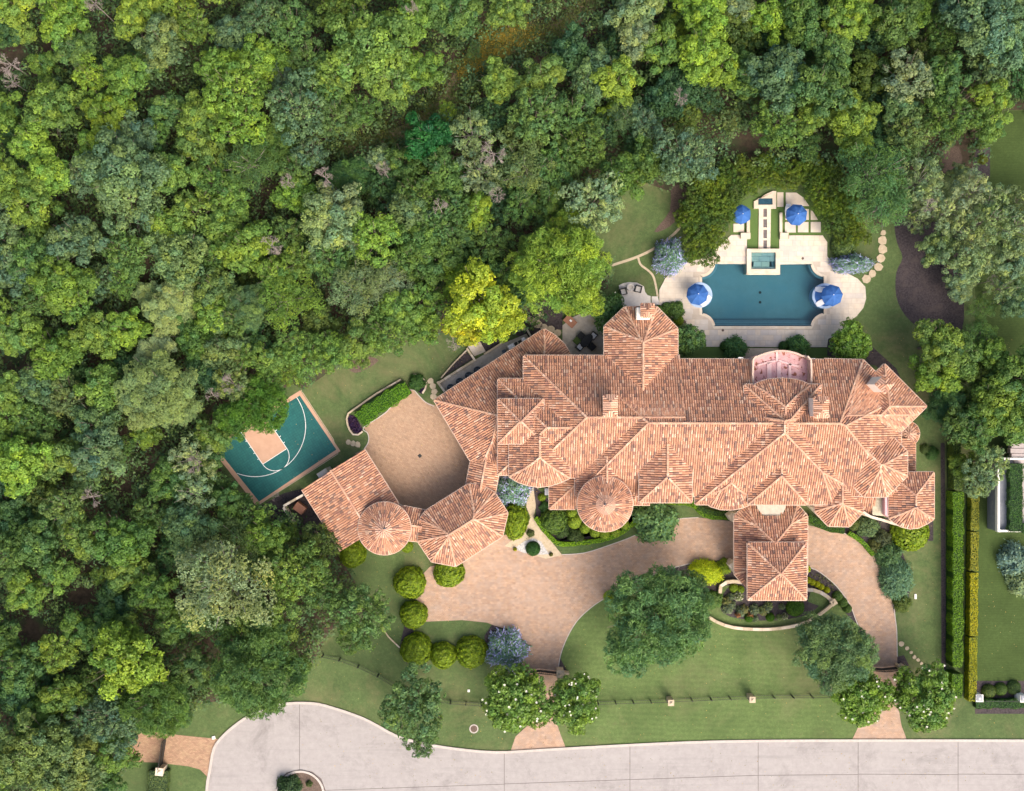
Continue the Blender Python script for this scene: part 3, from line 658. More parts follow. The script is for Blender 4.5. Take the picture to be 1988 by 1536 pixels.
# ------------------------------------------------------------------ clay tile roofs
PITCH = 0.55
WINGS = []
class Wing:
    """convex eave outline in photograph pixels at the eave height; each edge carries a slope unless it is 'open'"""
    def __init__(s, pts, ze, pitch=PITCH, inset=0.45, zwall=0.0, wall=True, gable=(), part='roof', dormer=False):
        s.ze, s.inset, s.zwall, s.wall = ze, inset, zwall, wall
        raw = [(p[0], p[1], p[2] if len(p) > 2 else 1.0) for p in pts]
        q = [P(a, b_, ze)[:2] for a, b_, _ in raw]; m_ = [r[2] for r in raw]
        a = sum(q[i][0] * q[(i + 1) % len(q)][1] - q[(i + 1) % len(q)][0] * q[i][1] for i in range(len(q)))
        if a < 0:
            q = q[::-1]; m_ = m_[::-1]; m_ = m_[1:] + m_[:1]
        s.q, s.m = q, m_; s.pitch = pitch; s.planes = []
        n = len(q)
        for i in range(n):
            A, B = q[i], q[(i + 1) % n]; dx, dy = B[0] - A[0], B[1] - A[1]; l = math.hypot(dx, dy)
            nin = (-dy / l, dx / l)
            s.planes.append((A, nin, pitch * m_[i], (dx / l, dy / l)) if m_[i] > 0 else None)
        WINGS.append(s)
    def h(s, x, y):
        n = len(s.q)
        for i in range(n):
            A, B = s.q[i], s.q[(i + 1) % n]
            if (B[0] - A[0]) * (y - A[1]) - (B[1] - A[1]) * (x - A[0]) < -1e-6: return -1
        z = 1e9
        for p in s.planes:
            if p: z = min(z, p[2] * ((x - p[0][0]) * p[1][0] + (y - p[0][1]) * p[1][1]))
        return s.ze + z
    def faces(s):
        out_ = []
        for i, p in enumerate(s.planes):
            if not p: continue
            poly = list(s.q)
            for j, o_ in enumerate(s.planes):
                if j == i or not o_: continue
                def f(pt): return o_[2] * ((pt[0] - o_[0][0]) * o_[1][0] + (pt[1] - o_[0][1]) * o_[1][1]) - p[2] * ((pt[0] - p[0][0]) * p[1][0] + (pt[1] - p[0][1]) * p[1][1])
                new = []
                for k in range(len(poly)):
                    a, b_ = poly[k], poly[(k + 1) % len(poly)]; fa, fb = f(a), f(b_)
                    if fa >= -1e-9: new.append(a)
                    if (fa > 1e-9 and fb < -1e-9) or (fa < -1e-9 and fb > 1e-9):
                        t_ = fa / (fa - fb); new.append((a[0] + t_ * (b_[0] - a[0]), a[1] + t_ * (b_[1] - a[1])))
                poly = new
                if len(poly) < 3: break
            if len(poly) >= 3: out_.append((i, p, poly))
        return out_
class Cone:
    def __init__(s, px, py, rpx, ze, pitch, zwall=0.0, inset=0.4):
        s.c = P(px, py, ze)[:2]; s.r = rpx * K * (H - ze) / H; s.ze = ze; s.pitch = pitch; s.inset = inset; s.zwall = zwall; s.wall = True
        WINGS.append(s)
    def h(s, x, y):
        d = math.hypot(x - s.c[0], y - s.c[1]); return s.ze + s.pitch * (s.r - d) if d < s.r else -1

CUTS = []   # (world polygon) places where no tile may lie
def covered(w, x, y, z, tol=0.10):
    for o_ in WINGS:
        if o_ is w: continue
        if o_.h(x, y) > z + tol: return True
    return any(w.ze < zl and inpoly(x, y, c_) for c_, zl in CUTS)

rt = random.Random(11)
def tile_col(x, y):
    v = rt.random(); b_ = 0.86 + 0.28 * rt.random()
    if v < 0.50: c_ = (0.50, 0.258, 0.160)
    elif v < 0.74: c_ = (0.565, 0.325, 0.218)
    elif v < 0.80: c_ = (0.60, 0.405, 0.295)
    elif v < 0.94: c_ = (0.33, 0.17, 0.125)
    else: c_ = (0.22, 0.14, 0.115)
    return tuple(min(0.85, a * b_) for a in c_)

CW, TL = 0.268, 0.46
PROF = [(-0.108, 0.0), (-0.062, 0.08), (0.062, 0.08), (0.108, 0.0)]
def tile_rows(mb, w, p, poly):
    A, nin, pt, u = p
    g = math.sqrt(1 + pt * pt)
    ab = [((x - A[0]) * u[0] + (y - A[1]) * u[1], (x - A[0]) * nin[0] + (y - A[1]) * nin[1]) for x, y in poly]
    a0, a1 = min(a for a, _ in ab), max(a for a, _ in ab)
    n = max(1, round((a1 - a0) / CW)); cw = (a1 - a0) / n; dl = TL / g
    for k in range(n):
        ac = a0 + (k + 0.5) * cw; ys = []
        for i in range(len(ab)):
            (xa, ya), (xb, yb) = ab[i], ab[(i + 1) % len(ab)]
            if (xa <= ac) != (xb <= ac): ys.append(ya + (yb - ya) * (ac - xa) / (xb - xa))
        if len(ys) < 2: continue
        lo, hi = min(ys), max(ys)
        j0 = math.floor(lo / dl + 1e-6); j = j0
        off = 0.0
        while j * dl < hi:
            b0, b1 = max(j * dl, lo), min((j + 1) * dl + 0.06, hi + 0.03); j += 1
            if b1 - b0 < 0.06: continue
            bc = (b0 + b1) / 2; x, y = A[0] + u[0] * ac + nin[0] * bc, A[1] + u[1] * ac + nin[1] * bc
            z = w.ze + pt * bc
            if covered(w, x, y, z): continue
            col = tile_col(x, y); jit = rt.uniform(-0.012, 0.012)
            lo_r = []; hi_r = []
            for (dx, dz) in PROF:
                s1 = cw / CW
                for (bb, lst, lift, sc_) in ((b0 - (0.05 if b0 < 1e-3 else 0), lo_r, 0.05, 1.06), (b1, hi_r, 0.018, 0.86)):
                    aa = ac + dx * s1 * sc_ + jit
                    zz = w.ze + pt * bb + (dz * sc_ + lift) / 1.0
                    lst.append((A[0] + u[0] * aa + nin[0] * bb, A[1] + u[1] * aa + nin[1] * bb, zz))
            for i in range(3): mb.poly([lo_r[i], lo_r[i + 1], hi_r[i + 1], hi_r[i]], col)
            mb.poly([lo_r[0], lo_r[3], lo_r[2], lo_r[1]][::-1], tuple(c_ * 0.9 for c_ in col))

def caps(mb, w, A, B, r=0.135):
    """rounded cap tiles along a hip or ridge from A to B (3D)"""
    A, B = Vector(A), Vector(B); d = B - A; L_ = d.length
    if L_ < 0.2: return
    if d.z < 0: A, B = B, A; d = -d
    n = max(1, round(L_ / 0.42)); t_ = d / n; hor = Vector((-d.y, d.x, 0)); 
    if hor.length < 1e-4: return
    hor.normalize(); up = Vector((0, 0, 1))
    for k in range(n):
        a, b_ = A + t_ * k, A + t_ * (k + 1.12); c_ = (a + b_) / 2
        if covered(w, c_.x, c_.y, c_.z, 0.12): continue
        v = rt.random(); col = (0.54, 0.33, 0.225) if v < .6 else ((0.48, 0.27, 0.19) if v < .85 else (0.62, 0.43, 0.32))
        prof = [(-1, -0.2), (-0.6, 0.62), (0.6, 0.62), (1, -0.2)]
        lo = [a + hor * (x * r * 1.1) + up * (z * r * 1.1 + 0.09) for x, z in prof]; hi = [b_ + hor * (x * r * .88) + up * (z * r * .88 + 0.06) for x, z in prof]
        for i in range(3): mb.poly([lo[i], lo[i + 1], hi[i + 1], hi[i]][::-1], col)
        mb.poly(lo, col)

def build_roof(w, parent, ox=(0, 0, 0), wallmat='stucco', gut=True, label=None):
    rf = MB(); tl = MB(); cp = MB()
    def z_of(p, pt): return w.ze + p[2] * ((pt[0] - p[0][0]) * p[1][0] + (pt[1] - p[0][1]) * p[1][1])
    if isinstance(w, Cone):
        n = 32; cx, cy = w.c; top = w.ze + w.pitch * w.r
        for k in range(n):
            t0, t1 = 2 * math.pi * k / n, 2 * math.pi * (k + 1) / n
            rf.poly([(cx + w.r * math.cos(t0), cy + w.r * math.sin(t0), w.ze), (cx + w.r * math.cos(t1), cy + w.r * math.sin(t1), w.ze), (cx, cy, top)])
        nc = round(2 * math.pi * w.r / 0.25); g = math.sqrt(1 + w.pitch ** 2); dl = TL / g
        j = 0
        while j * dl < w.r - 0.1:
            b0, b1 = j * dl, min((j + 1) * dl + 0.06, w.r - 0.05); rm = w.r - (b0 + b1) / 2
            step = 1
            while 2 * math.pi * rm / (nc / step) < 0.14: step *= 2
            for k in range(0, nc, step):
                t_ = 2 * math.pi * (k + 0.5 * (step - 1)) / nc; x, y = cx + rm * math.cos(t_), cy + rm * math.sin(t_)
                if covered(w, x, y, w.ze + w.pitch * (w.r - rm)): continue
                col = tile_col(x, y)
                if rm < 1.0: col = tuple(0.5 * a + 0.5 * b_ for a, b_ in zip(col, (0.66, 0.45, 0.35)))
                lo, hi = [], []
                for dx, dz in PROF:
                    for bb, lst, lift in ((b0 - (0.05 if j == 0 else 0), lo, 0.05), (b1, hi, 0.018)):
                        r2 = w.r - bb; wd = min(1.25, 2 * math.pi * r2 / (nc / step) / CW) * 1.02
                        tx, ty = -math.sin(t_), math.cos(t_)
                        lst.append((cx + r2 * math.cos(t_) + tx * dx * wd, cy + r2 * math.sin(t_) + ty * dx * wd, w.ze + w.pitch * bb + dz * min(1, wd) + lift))
                for i in range(3): tl.poly([lo[i], lo[i + 1], hi[i + 1], hi[i]], col)
                tl.poly([lo[0], lo[3], lo[2], lo[1]][::-1], col)
            j += 1
        ring = [(cx + (w.r - w.inset) * math.cos(2 * math.pi * k / n), cy + (w.r - w.inset) * math.sin(2 * math.pi * k / n)) for k in range(n)]
        eave = [(cx + w.r * math.cos(2 * math.pi * k / n), cy + w.r * math.sin(2 * math.pi * k / n)) for k in range(n)]
        open_e = [False] * n
        edges = [(eave[k], eave[(k + 1) % n], False) for k in range(n)]
    else:
        for i, p, poly in w.faces():
            pieces = [poly]
            for c_, zl in CUTS:
                if w.ze >= zl: continue
                X0, X1, Y0, Y1 = min(a for a, _ in c_), max(a for a, _ in c_), min(b_ for _, b_ in c_), max(b_ for _, b_ in c_); nw = []
                for pc in pieces:
                    if not clip_rect(pc, X0, Y0, X1, Y1): nw.append(pc); continue
                    for r4 in ((-999, -999, X0, 999), (X1, -999, 999, 999), (X0, Y1, X1, 999), (X0, -999, X1, Y0)):
                        g_ = clip_rect(pc, *r4)
                        if len(g_) > 2: nw.append(g_)
                pieces = nw
            for pc in pieces: rf.poly([(x, y, z_of(p, (x, y))) for x, y in pc])
            tile_rows(tl, w, p, poly)
            for k in range(len(poly)):
                a, b_ = poly[k], poly[(k + 1) % len(poly)]
                # a face edge that is not on the outline is a hip or ridge; draw it from the lower-index face only
                m_ = ((a[0] + b_[0]) / 2, (a[1] + b_[1]) / 2); on = False
                for e in range(len(w.q)):
                    A, B = w.q[e], w.q[(e + 1) % len(w.q)]; l = math.hypot(B[0] - A[0], B[1] - A[1])
                    if abs((B[0] - A[0]) * (m_[1] - A[1]) - (B[1] - A[1]) * (m_[0] - A[0])) / l < 0.02: on = True
                if on: continue
                zm = z_of(p, m_); other = [j for j, o_ in enumerate(w.planes) if o_ and j != i and abs(z_of(o_, m_) - zm) < 0.01]
                if other and min(other) < i: continue
                if other:
                    n1, n2 = p[1], w.planes[other[0]][1]
                    if n1[0] * n2[0] + n1[1] * n2[1] > 0.93: continue       # facets of a rounded end carry no cap row
                caps(cp, w, (*a, z_of(p, a)), (*b_, z_of(p, b_)))
        # inset wall outline: shrink towards the centroid side of each sloped edge
        cxm = sum(a for a, _ in w.q) / len(w.q); cym = sum(b_ for _, b_ in w.q) / len(w.q)
        ring = []
        n = len(w.q)
        for k in range(n):
            A, B, C_ = w.q[k - 1], w.q[k], w.q[(k + 1) % n]
            d1 = Vector((B[0] - A[0], B[1] - A[1])).normalized(); d2 = Vector((C_[0] - B[0], C_[1] - B[1])).normalized()
            n1, n2 = Vector((-d1.y, d1.x)), Vector((-d2.y, d2.x)); bis = (n1 + n2); den = 1 + n1.dot(n2)
            v = bis / max(den, 0.3) * w.inset; ring.append((B[0] + v.x, B[1] + v.y))
        edges = [(w.q[k], w.q[(k + 1) % n], w.m[k] <= 0) for k in range(n)]
    def off(o_):
        o_.location = (-ox[0], -ox[1], -ox[2]); return o_
    roof = off(rf.build('roof', M['tile_pan'], parent))
    if label: roof['label'] = label
    t_ = link('roof_tiles', tl.mesh('roof_tiles'), roof, M['tile']); t_['kind'] = 'stuff'
    if cp.v: link('ridge_tiles', cp.mesh('ridge_tiles'), roof, M['tile'])['kind'] = 'stuff'
    if gut:
        gm = MB()
        for A, B, op in edges:
            if op: continue
            mx, my = (A[0] + B[0]) / 2, (A[1] + B[1]) / 2
            L_ = math.hypot(B[0] - A[0], B[1] - A[1])
            if L_ < 0.05: continue
            ns = max(1, int(L_ / 0.5)); d = ((B[0] - A[0]) / L_, (B[1] - A[1]) / L_); nn = (d[1], -d[0])
            for s_ in range(ns):
                a = (A[0] + d[0] * L_ * s_ / ns, A[1] + d[1] * L_ * s_ / ns); b_ = (A[0] + d[0] * L_ * (s_ + 1) / ns, A[1] + d[1] * L_ * (s_ + 1) / ns)
                if covered(w, (a[0] + b_[0]) / 2 - nn[0] * .1, (a[1] + b_[1]) / 2 - nn[1] * .1, w.ze, 0.15): continue
                gm.prism([(a[0] + nn[0] * .03, a[1] + nn[1] * .03), (b_[0] + nn[0] * .03, b_[1] + nn[1] * .03), (b_[0] + nn[0] * .13, b_[1] + nn[1] * .13), (a[0] + nn[0] * .13, a[1] + nn[1] * .13)], w.ze - 0.16, w.ze + 0.0, bottom=True)
        if gm.v: link('gutter', gm.mesh('gutter'), roof, M['gutter'])['kind'] = 'stuff'
    if w.wall:
        wm = MB(); nr = len(ring)
        for k in range(nr):
            a, b_ = ring[k], ring[(k + 1) % nr]
            wm.poly([(*a, w.zwall), (*b_, w.zwall), (*b_, w.ze - 0.02), (*a, w.ze - 0.02)])
        # soffit closes the eave from below
        ev = [e[0] for e in edges]
        for k in range(nr):
            a, b_ = ring[k], ring[(k + 1) % nr]; c_, d_ = ev[(k + 1) % nr], ev[k]
            wm.poly([(*a, w.ze - 0.03), (*b_, w.ze - 0.03), (*c_, w.ze - 0.03), (*d_, w.ze - 0.03)])
        off(wm.build('wall', M[wallmat], parent))
        # windows and doors as real openings set proud of the wall, on walls that face open air
        k = 0
        for i in range(nr):
            a, b_ = ring[i], ring[(i + 1) % nr]; L_ = math.hypot(b_[0] - a[0], b_[1] - a[1])
            if L_ < 2.0 or w.ze - w.zwall < 2.2 or edges[i][2]: continue
            d = ((b_[0] - a[0]) / L_, (b_[1] - a[1]) / L_); nn = (d[1], -d[0]); nw = int(L_ / 2.6)
            for s_ in range(nw):
                c_ = L_ * (s_ + 0.5) / nw; x, y = a[0] + d[0] * c_, a[1] + d[1] * c_
                if any(o_ is not w and o_.h(x + nn[0] * .5, y + nn[1] * .5) > 0 for o_ in WINGS): continue
                for zb in ((0.9, 4.1) if w.ze > 5.5 else (0.9,)):
                    if zb < w.zwall: continue
                    fm = MB(); fm.box(x + nn[0] * .02, y + nn[1] * .02, zb, 1.2, 0.10, 1.6, math.atan2(d[1], d[0]))
                    win = off(fm.build('window', M['cream'], parent))
                    gm2 = MB(); gm2.box(x + nn[0] * .05, y + nn[1] * .05, zb + 0.1, 1.0, 0.10, 1.4, math.atan2(d[1], d[0]))
                    link('pane', gm2.mesh('pane'), win, M['iron'])
    return roof

def hip_box(x0, y0, x1, y1, m=(1, 1, 1, 1)):
    """top, right, bottom, left slope multipliers"""
    return [(x0, y0, m[0]), (x1, y0, m[1]), (x1, y1, m[2]), (x0, y1, m[3])]
Z2 = 6.3; RU = 0.0347          # one pixel of run is this much rise
WL = []
def add(pts, ze, **k): w_ = Wing(pts, ze, **k); WL.append(w_); return w_
# west wing and link
add([(843, 777, 1), (1056, 639, 1), (1075, 650, 1), (1095, 668, 1), (1108, 688, 0), (1108, 860, 0), (1000, 905, 1), (979, 909, 1), (968, 917, 0), (914, 896, 1)][0:0] or
    [(843, 777, 1), (1056, 639, 1), (1075, 650, 1), (1095, 668, 1), (1108, 688, 0), (1108, 800, 0), (1002, 905, 1), (979, 909.5, 1), (968, 917, 0), (914, 896, 1)], 3.7)
add([(930, 815, 0), (985, 825, 1), (961, 957, 0), (905, 942, 1)], 3.7)
# centre west blocks
add(hip_box(1017, 691, 1320, 927, (1, 0, 1, 1)), Z2 + 0.2)
add(hip_box(967, 736, 1200, 922, (1, 0, 1, 1)), Z2 + 0.03)
add(hip_box(967, 775, 1055, 861), Z2 + 52 * RU)
add([(989, 846, 0), (1105.5, 846, 1), (1105.5, 928, 1), (1088, 936.5, 1), (1068, 942.5, 1), (1047, 945, 1), (1025, 942, 1), (1005, 935, 1), (989, 925, 1)], Z2 + 27 * RU)
WL[-1].m  # rounded bay
# reorder the open top edge of the bay so that its ridge runs back into the main roof
# pool wing
add([(1173.5, 634, 1), (1213.6, 596, 1), (1275, 596, 1), (1315, 638, 1), (1315, 850, 0), (1173.5, 850, 1)], Z2 + 0.05)
# main body
CUTS.append(([P(a, b_, Z2 + 0.4)[:2] for a, b_ in ((1457.6, 690), (1567.5, 690), (1567.5, 752), (1457.6, 752))], 6.6))
main = add([(1117, 697, 1.09), (1675, 699, 1), (1749, 771, 1), (1749, 963, 0.93), (1117, 963, 1)], Z2 + 0.08)
add([(1600, 697.3, 1), (1675, 699.3, 1), (1781.5, 805.5, 1), (1700, 887, 0), (1600, 887, 0)], Z2 + 0.09)
add([(1120, 884, 0), (1232, 884, 1), (1232, 972, 0), (1120, 972, 1)], Z2 + 5 * RU)
add([(1350, 790, 6), (1656, 790, 1), (1656, 951, 1), (1616, 979, 1.085), (1350, 979, 1)], Z2 + 0.05)
add([(1445, 747, 1), (1593, 747, 1), (1593, 850, 0), (1445, 850, 1)], Z2 + 72 * RU)
add([(1463, 748, 1), (1476, 741.5, 1), (1493, 737, 1), (1520, 735, 1), (1545, 737.5, 1), (1560, 742, 1), (1573, 749, 1), (1573, 850, 0), (1463, 850, 1)], Z2 + 74 * RU)
# east rotated block, octagon, low apse
add([(1717, 707, 1), (1798.5, 789, 1), (1736, 851, 0), (1654.5, 769.5, 1)], Z2 + 0.12)
add([(1690, 806, 1), (1761, 877, 1), (1761, 924, 1), (1721, 964, 1), (1677, 964, 1), (1610, 897, 0)], Z2 + 20 * RU)
_c = Cone(1761.5, 842, 23, 3.6, 0.5); WL.append(_c)
add([(1740, 850, 0), (1776.5, 850, 1), (1776.5, 917, 0), (1740, 917, 0)], 3.6)
add([(1726.5, 917.4, 1), (1812.7, 917.2, 1), (1812.7, 1007.6, 1), (1800, 1016, 1), (1784, 1024, 1), (1767, 1026, 1), (1750, 1022, 1), (1737, 1014.5, 1), (1726.5, 1006, 1)], Z2)
add([(1640, 930, 0), (1696, 930, 0), (1696, 996, 1), (1640, 996, 0)], 5.0)
# front bays
add([(1582, 930, 0), (1674.5, 930, 1), (1674.5, 995, 1), (1648.7, 1022, 1), (1608.6, 1021, 1), (1582, 993, 1)], Z2 - 0.7)
add([(1360, 925, 0), (1468, 925, 1), (1468, 970, 1), (1456, 979, 1), (1441, 985.5, 1), (1422, 989, 1), (1400, 988.5, 1), (1380, 983, 1), (1360.5, 968, 1)], Z2)
add([(1453, 880, 0), (1567, 880, 1), (1567, 979.5, 1), (1453, 979, 1)], Z2 + 26 * RU)
add([(1241.6, 860, 0), (1343, 860, 1), (1343, 975, 1), (1241.6, 975, 1)], Z2 + 48 * RU)
add([(1205, 930, 0), (1262, 930, 0), (1262, 980, 1), (1205, 980, 0)], 4.6)
add([(1067, 925, 0), (1150, 925, 0), (1150, 988, 1), (1067, 988, 1)], 4.2)
tower = Cone(1174.5, 978.5, 53, Z2 + 1.75, 0.55); WL.append(tower)
chim_px = {}

MANS = empty('mansion', P(1380, 850), 'huge sprawling mansion of many hipped clay tile roofs with a round tower', 'house')
ox = tuple(MANS.location)
tower_label = {id(tower): 'conical tiled tower roof'}
for w_ in WL: build_roof(w_, MANS, ox, label=tower_label.get(id(w_)))

# roof terrace with peeling pink floor let into the north slope
tz = 6.45
arc_t = [(1458, 700), (1468, 693), (1485, 686.5), (1503, 682.5), (1520, 682), (1538, 685), (1553, 691), (1567, 700)]
terr = [(1458, 752)] + arc_t + [(1567, 752)]
ter = rel(slab('roof_terrace', terr, M['terrace'], 0.0, tz), MANS); ter['label'] = 'pink terrace floor with peeling brown patches'
q = [p[:2] for p in PP(smooth_open([(1457, 752), (1457, 700)] + arc_t[1:-1] + [(1568, 700), (1568, 752)], 2), tz)]; L, Rr = band(q, 0.2); mb = MB()
for i in range(len(L) - 1): mb.prism([L[i], Rr[i], Rr[i + 1], L[i + 1]], tz - 0.3, tz + (0.75 if 2 < i < len(L) - 4 else 1.6))
pr = link('parapet', mb.mesh('parapet'), ter, M['gutter'])
M['pink_beam'] = simple('pink_strip', (0.70, 0.47, 0.46), (0.78, 0.56, 0.55), 2, 0.7)
for pts, w2 in (([(1470, 710), (1488, 704.5), (1505, 701)], 4), ([(1511, 700), (1530, 706), (1550, 712)], 4), ([(1508, 684), (1508, 702)], 5), ([(1493, 704), (1493, 738)], 9), ([(1533, 706), (1533, 738)], 6), ([(1512, 703), (1512, 738)], 8)):
    q = [p[:2] for p in PP(pts, tz)]; L, Rr = band(q, w2 * K * .9); mb = MB()
    for i in range(len(L) - 1): mb.prism([L[i], Rr[i], Rr[i + 1], L[i + 1]], tz - 0.01, tz + 0.16)
    link('floor_strip', mb.mesh('floor_strip'), ter, M['pink_beam'])
# lichened flat roof and curved parapet between the south-east bays
fr_ = rel(slab('flat_roof', [(1694, 962), (1719, 962), (1721, 1003), (1694, 1000)], M['flat_roof'], 0, 5.6), MANS)
q = [p[:2] for p in PP(smooth_open([(1676, 994), (1690, 1003), (1714, 1010), (1730, 1015), (1748, 1020)], 4), 5.7)]; L, Rr = band(q, 0.3); mb = MB()
for i in range(len(L) - 1): mb.prism([L[i], Rr[i], Rr[i + 1], L[i + 1]], 0, 5.7)
rel(mb.build('parapet', M['cream'], None), MANS)
rel(slab('flashing', [(1718, 943), (1722, 943), (1723.5, 1004), (1718, 1000)], M['pink'], 5.0, 6.6), MANS)

# chimneys: stucco shaft, little hipped tile hood
def chimney(cx, cy, sx, sy, zb, zt_, rot=0.0, hood=True):
    """cx, cy: hood centre pixel seen at height zt_"""
    p = P(cx, cy, zt_); mb = MB(); mb.box(0, 0, 0, sx - 0.25, sy - 0.25, zt_ - zb)
    ch = mb.build('chimney', M['stucco_light'], MANS); ch.location = (p[0] - ox[0], p[1] - ox[1], zb - ox[2]); ch.rotation_euler = (0, 0, rot)
    rise = min(sx, sy) * 0.3
    hx, hy = sx / 2, sy / 2; rr_ = MB(); rl = abs(sx - sy) / 2; dz = zt_ - zb
    rx, ry = (rl, 0) if sx > sy else (0, rl)
    c4 = [(-hx, -hy), (hx, -hy), (hx, hy), (-hx, hy)]; t1, t2 = (-rx, -ry, dz + rise), (rx, ry, dz + rise)
    def face(e0, e1, tops):
        rr_.poly([(*e0, dz), (*e1, dz)] + tops)
    if sx >= sy: F = [(c4[0], c4[1], [t2, t1]), (c4[1], c4[2], [t2]), (c4[2], c4[3], [t1, t2]), (c4[3], c4[0], [t1])]
    else: F = [(c4[0], c4[1], [t1]), (c4[1], c4[2], [t2, t1]), (c4[2], c4[3], [t2]), (c4[3], c4[0], [t1, t2])]
    for a, b_, tt in F: face(a, b_, [v for i_, v in enumerate(tt) if i_ == 0 or v != tt[0]])
    rr_.poly([(*c, dz) for c in c4[::-1]])
    hd = link('hood', rr_.mesh('hood'), ch, M['tile_pan'])
    tm = MB()
    for a, b_, tt in F:
        L_ = math.hypot(b_[0] - a[0], b_[1] - a[1]); n = max(3, round(L_ / 0.24)); d = ((b_[0] - a[0]) / L_, (b_[1] - a[1]) / L_); nin = (-d[1], d[0])
        run = min(hx, hy); full = run if len(set(tt)) > 1 or sx == sy else run
        slope = rise / run
        for k in range(n):
            s0 = (k + .5) / n * L_; lim = min(run, s0, L_ - s0)
            col = tile_col(0, 0); 
            if rt.random() < .5: col = (0.68, 0.42, 0.30)
            lo, hi = [], []
            for dx, dz2 in ((-.1, 0), (-.05, .07), (.05, .07), (.1, 0)):
                for bb, lst in ((-0.08, lo), (lim, hi)):
                    lst.append((a[0] + d[0] * (s0 + dx) + nin[0] * bb, a[1] + d[1] * (s0 + dx) + nin[1] * bb, dz + slope * bb + dz2 + 0.02))
            for i in range(3): tm.poly([lo[i], lo[i + 1], hi[i + 1], hi[i]], col)
    link('hood_tiles', tm.mesh('hood_tiles'), ch, M['tile'])['kind'] = 'stuff'
    return ch
M['stucco_light'] = simple('pale_stucco', (0.80, 0.75, 0.67), (0.85, 0.81, 0.74), 3, 0.8)
chimney(1185, 788, 1.55, 2.4, 7, 12.3)
chimney(1594, 791, 1.6, 2.3, 7, 12.6)
chimney(1717, 746, 1.5, 1.5, 6, 11.4, math.radians(45))
ch = chimney(1257, 603, 1.5, 1.6, 0, 9.6)
rel(slab('stone_cap', [(1236, 597), (1243, 597), (1243, 616), (1262, 616), (1262, 620), (1236, 620)], M['stucco_light'], 0, 8.4), MANS)
# small details on the house
for a, b_ in ((1438, 695), (1578, 697)):
    mb = MB(); p = P(a, b_, Z2); mb.box(p[0] - ox[0], p[1] - ox[1], Z2 - .1, 0.6, 0.16, 0.12); mb.build('downpipe_head', M['white'], MANS)
for (a, b_, zz) in ((1174.5, 979, tower.ze + tower.pitch * tower.r), (1298, 928.5, Z2 + 98 * RU), (1777.6, 984, Z2 + 43 * RU), (1518, 922, Z2 + 82 * RU)):
    mb = MB(); p = P(a, b_, zz); mb.cyl(p[0] - ox[0], p[1] - ox[1], zz - .05, zz + 0.45, 0.13, 8, 0.03); mb.build('finial', M['bluegrey'], MANS)

# ------------------------------------------------------------------ porte-cochere with raised square lantern roof
n0 = len(WL)
pc1 = Wing([(1450, 980, 1), (1548, 980, 1), (1567, 1002, 1), (1567, 1114, 1), (1541, 1146, 1), (1452, 1146, 1), (1426, 1114, 1), (1426, 1001, 1)], 4.9, wall=False)
pc2 = Wing(hip_box(1452, 1054, 1565.3, 1164.5), 7.3, zwall=4.5)
CUTS.append(([P(a, b_, 5.4)[:2] for a, b_ in ((1469, 975), (1472, 988), (1481, 999), (1494, 1004.5), (1508, 1003), (1519, 996), (1524, 986), (1526, 975))], 5.5))
PC = empty('porte_cochere', P(1497, 1070), 'drive-through porch with octagonal tiled roof and square raised roof across the driveway', 'porch')
for w_ in (pc1, pc2): build_roof(w_, PC, tuple(PC.location))
M['skylight'] = simple('weathered_plaster', (0.40, 0.36, 0.29), (0.52, 0.47, 0.39), 2, 0.8, 8, 0.2)
rel(slab('skylight_base', [(1468, 974), (1471, 988), (1480.5, 1000), (1494, 1005.5), (1508.5, 1004), (1520, 997), (1525, 986), (1527, 974)], M['skylight'], 4.6, 5.5), PC)
for a, b_ in ((1437, 1008), (1556, 1008), (1437, 1106), (1556, 1106)):
    mb = MB(); p = P(a, b_, 4.86); mb.box(p[0], p[1], 0, 1.1, 1.1, 4.86); rel(mb.build('column', M['stucco']), PC)
for a, b_ in ((1422, 1003), (1424, 1099)):
    mb = MB(); p = P(a, b_, 3.0); mb.box(p[0], p[1], 0, 0.8, 0.8, 3.0, 0.6); rel(mb.build('buttress', M['cream']), PC)

# ------------------------------------------------------------------ garages to the west
GW = len(WINGS)
g1 = Wing([(586.4, 950.7, 0), (707, 872.7, 1), (782, 992, 0), (661.9, 1070, 1)], 3.9, pitch=0.42, inset=0.5)
g_t = Cone(746.5, 1026, 50.5, 5.9, 0.5)
gar = empty('garage', P(690, 980), 'gabled clay tile garage with round conical turret beside the sports court', 'garage')
for w_, lb in ((g1, None), (g_t, 'round turret roof')):
    build_roof(w_, gar, tuple(gar.location), label=lb)
# gable end walls
mb = MB()
for i in (0, 2):
    q = g1.q; idx = [k for k in range(4) if g1.m[k] <= 0]
for k in idx:
    a, b_ = g1.q[k], g1.q[(k + 1) % 4]; mxy = ((a[0] + b_[0]) / 2, (a[1] + b_[1]) / 2); hz = g1.h(*((mxy[0] + (g1.q[(k + 2) % 4][0] - mxy[0]) * .001), (mxy[1] + (g1.q[(k + 2) % 4][1] - mxy[1]) * .001)))
    mb.poly([(*a, 3.7), (*b_, 3.7), (*b_, 3.9), (*mxy, hz), (*a, 3.9)])
rel(mb.build('gable', M['stucco']), gar)
mb = MB(); p = P(746.5, 1026, 5.9 + .5 * g_t.r); mb.cyl(p[0], p[1], p[2] - .05, p[2] + .5, .14, 8, .03); rel(mb.build('finial', M['bluegrey']), gar)
mb = MB(); p = P(627, 921, 3.5); mb.box(p[0], p[1], 0, .9, 1.3, 3.4, math.radians(-57)); rel(mb.build('chimney', M['grey_stone']), gar)
l1 = Wing([(775, 981, 1), (827, 991.5, 0), (815, 1051, 1), (792, 1049, 0), (765, 1040, 0)], 3.7)
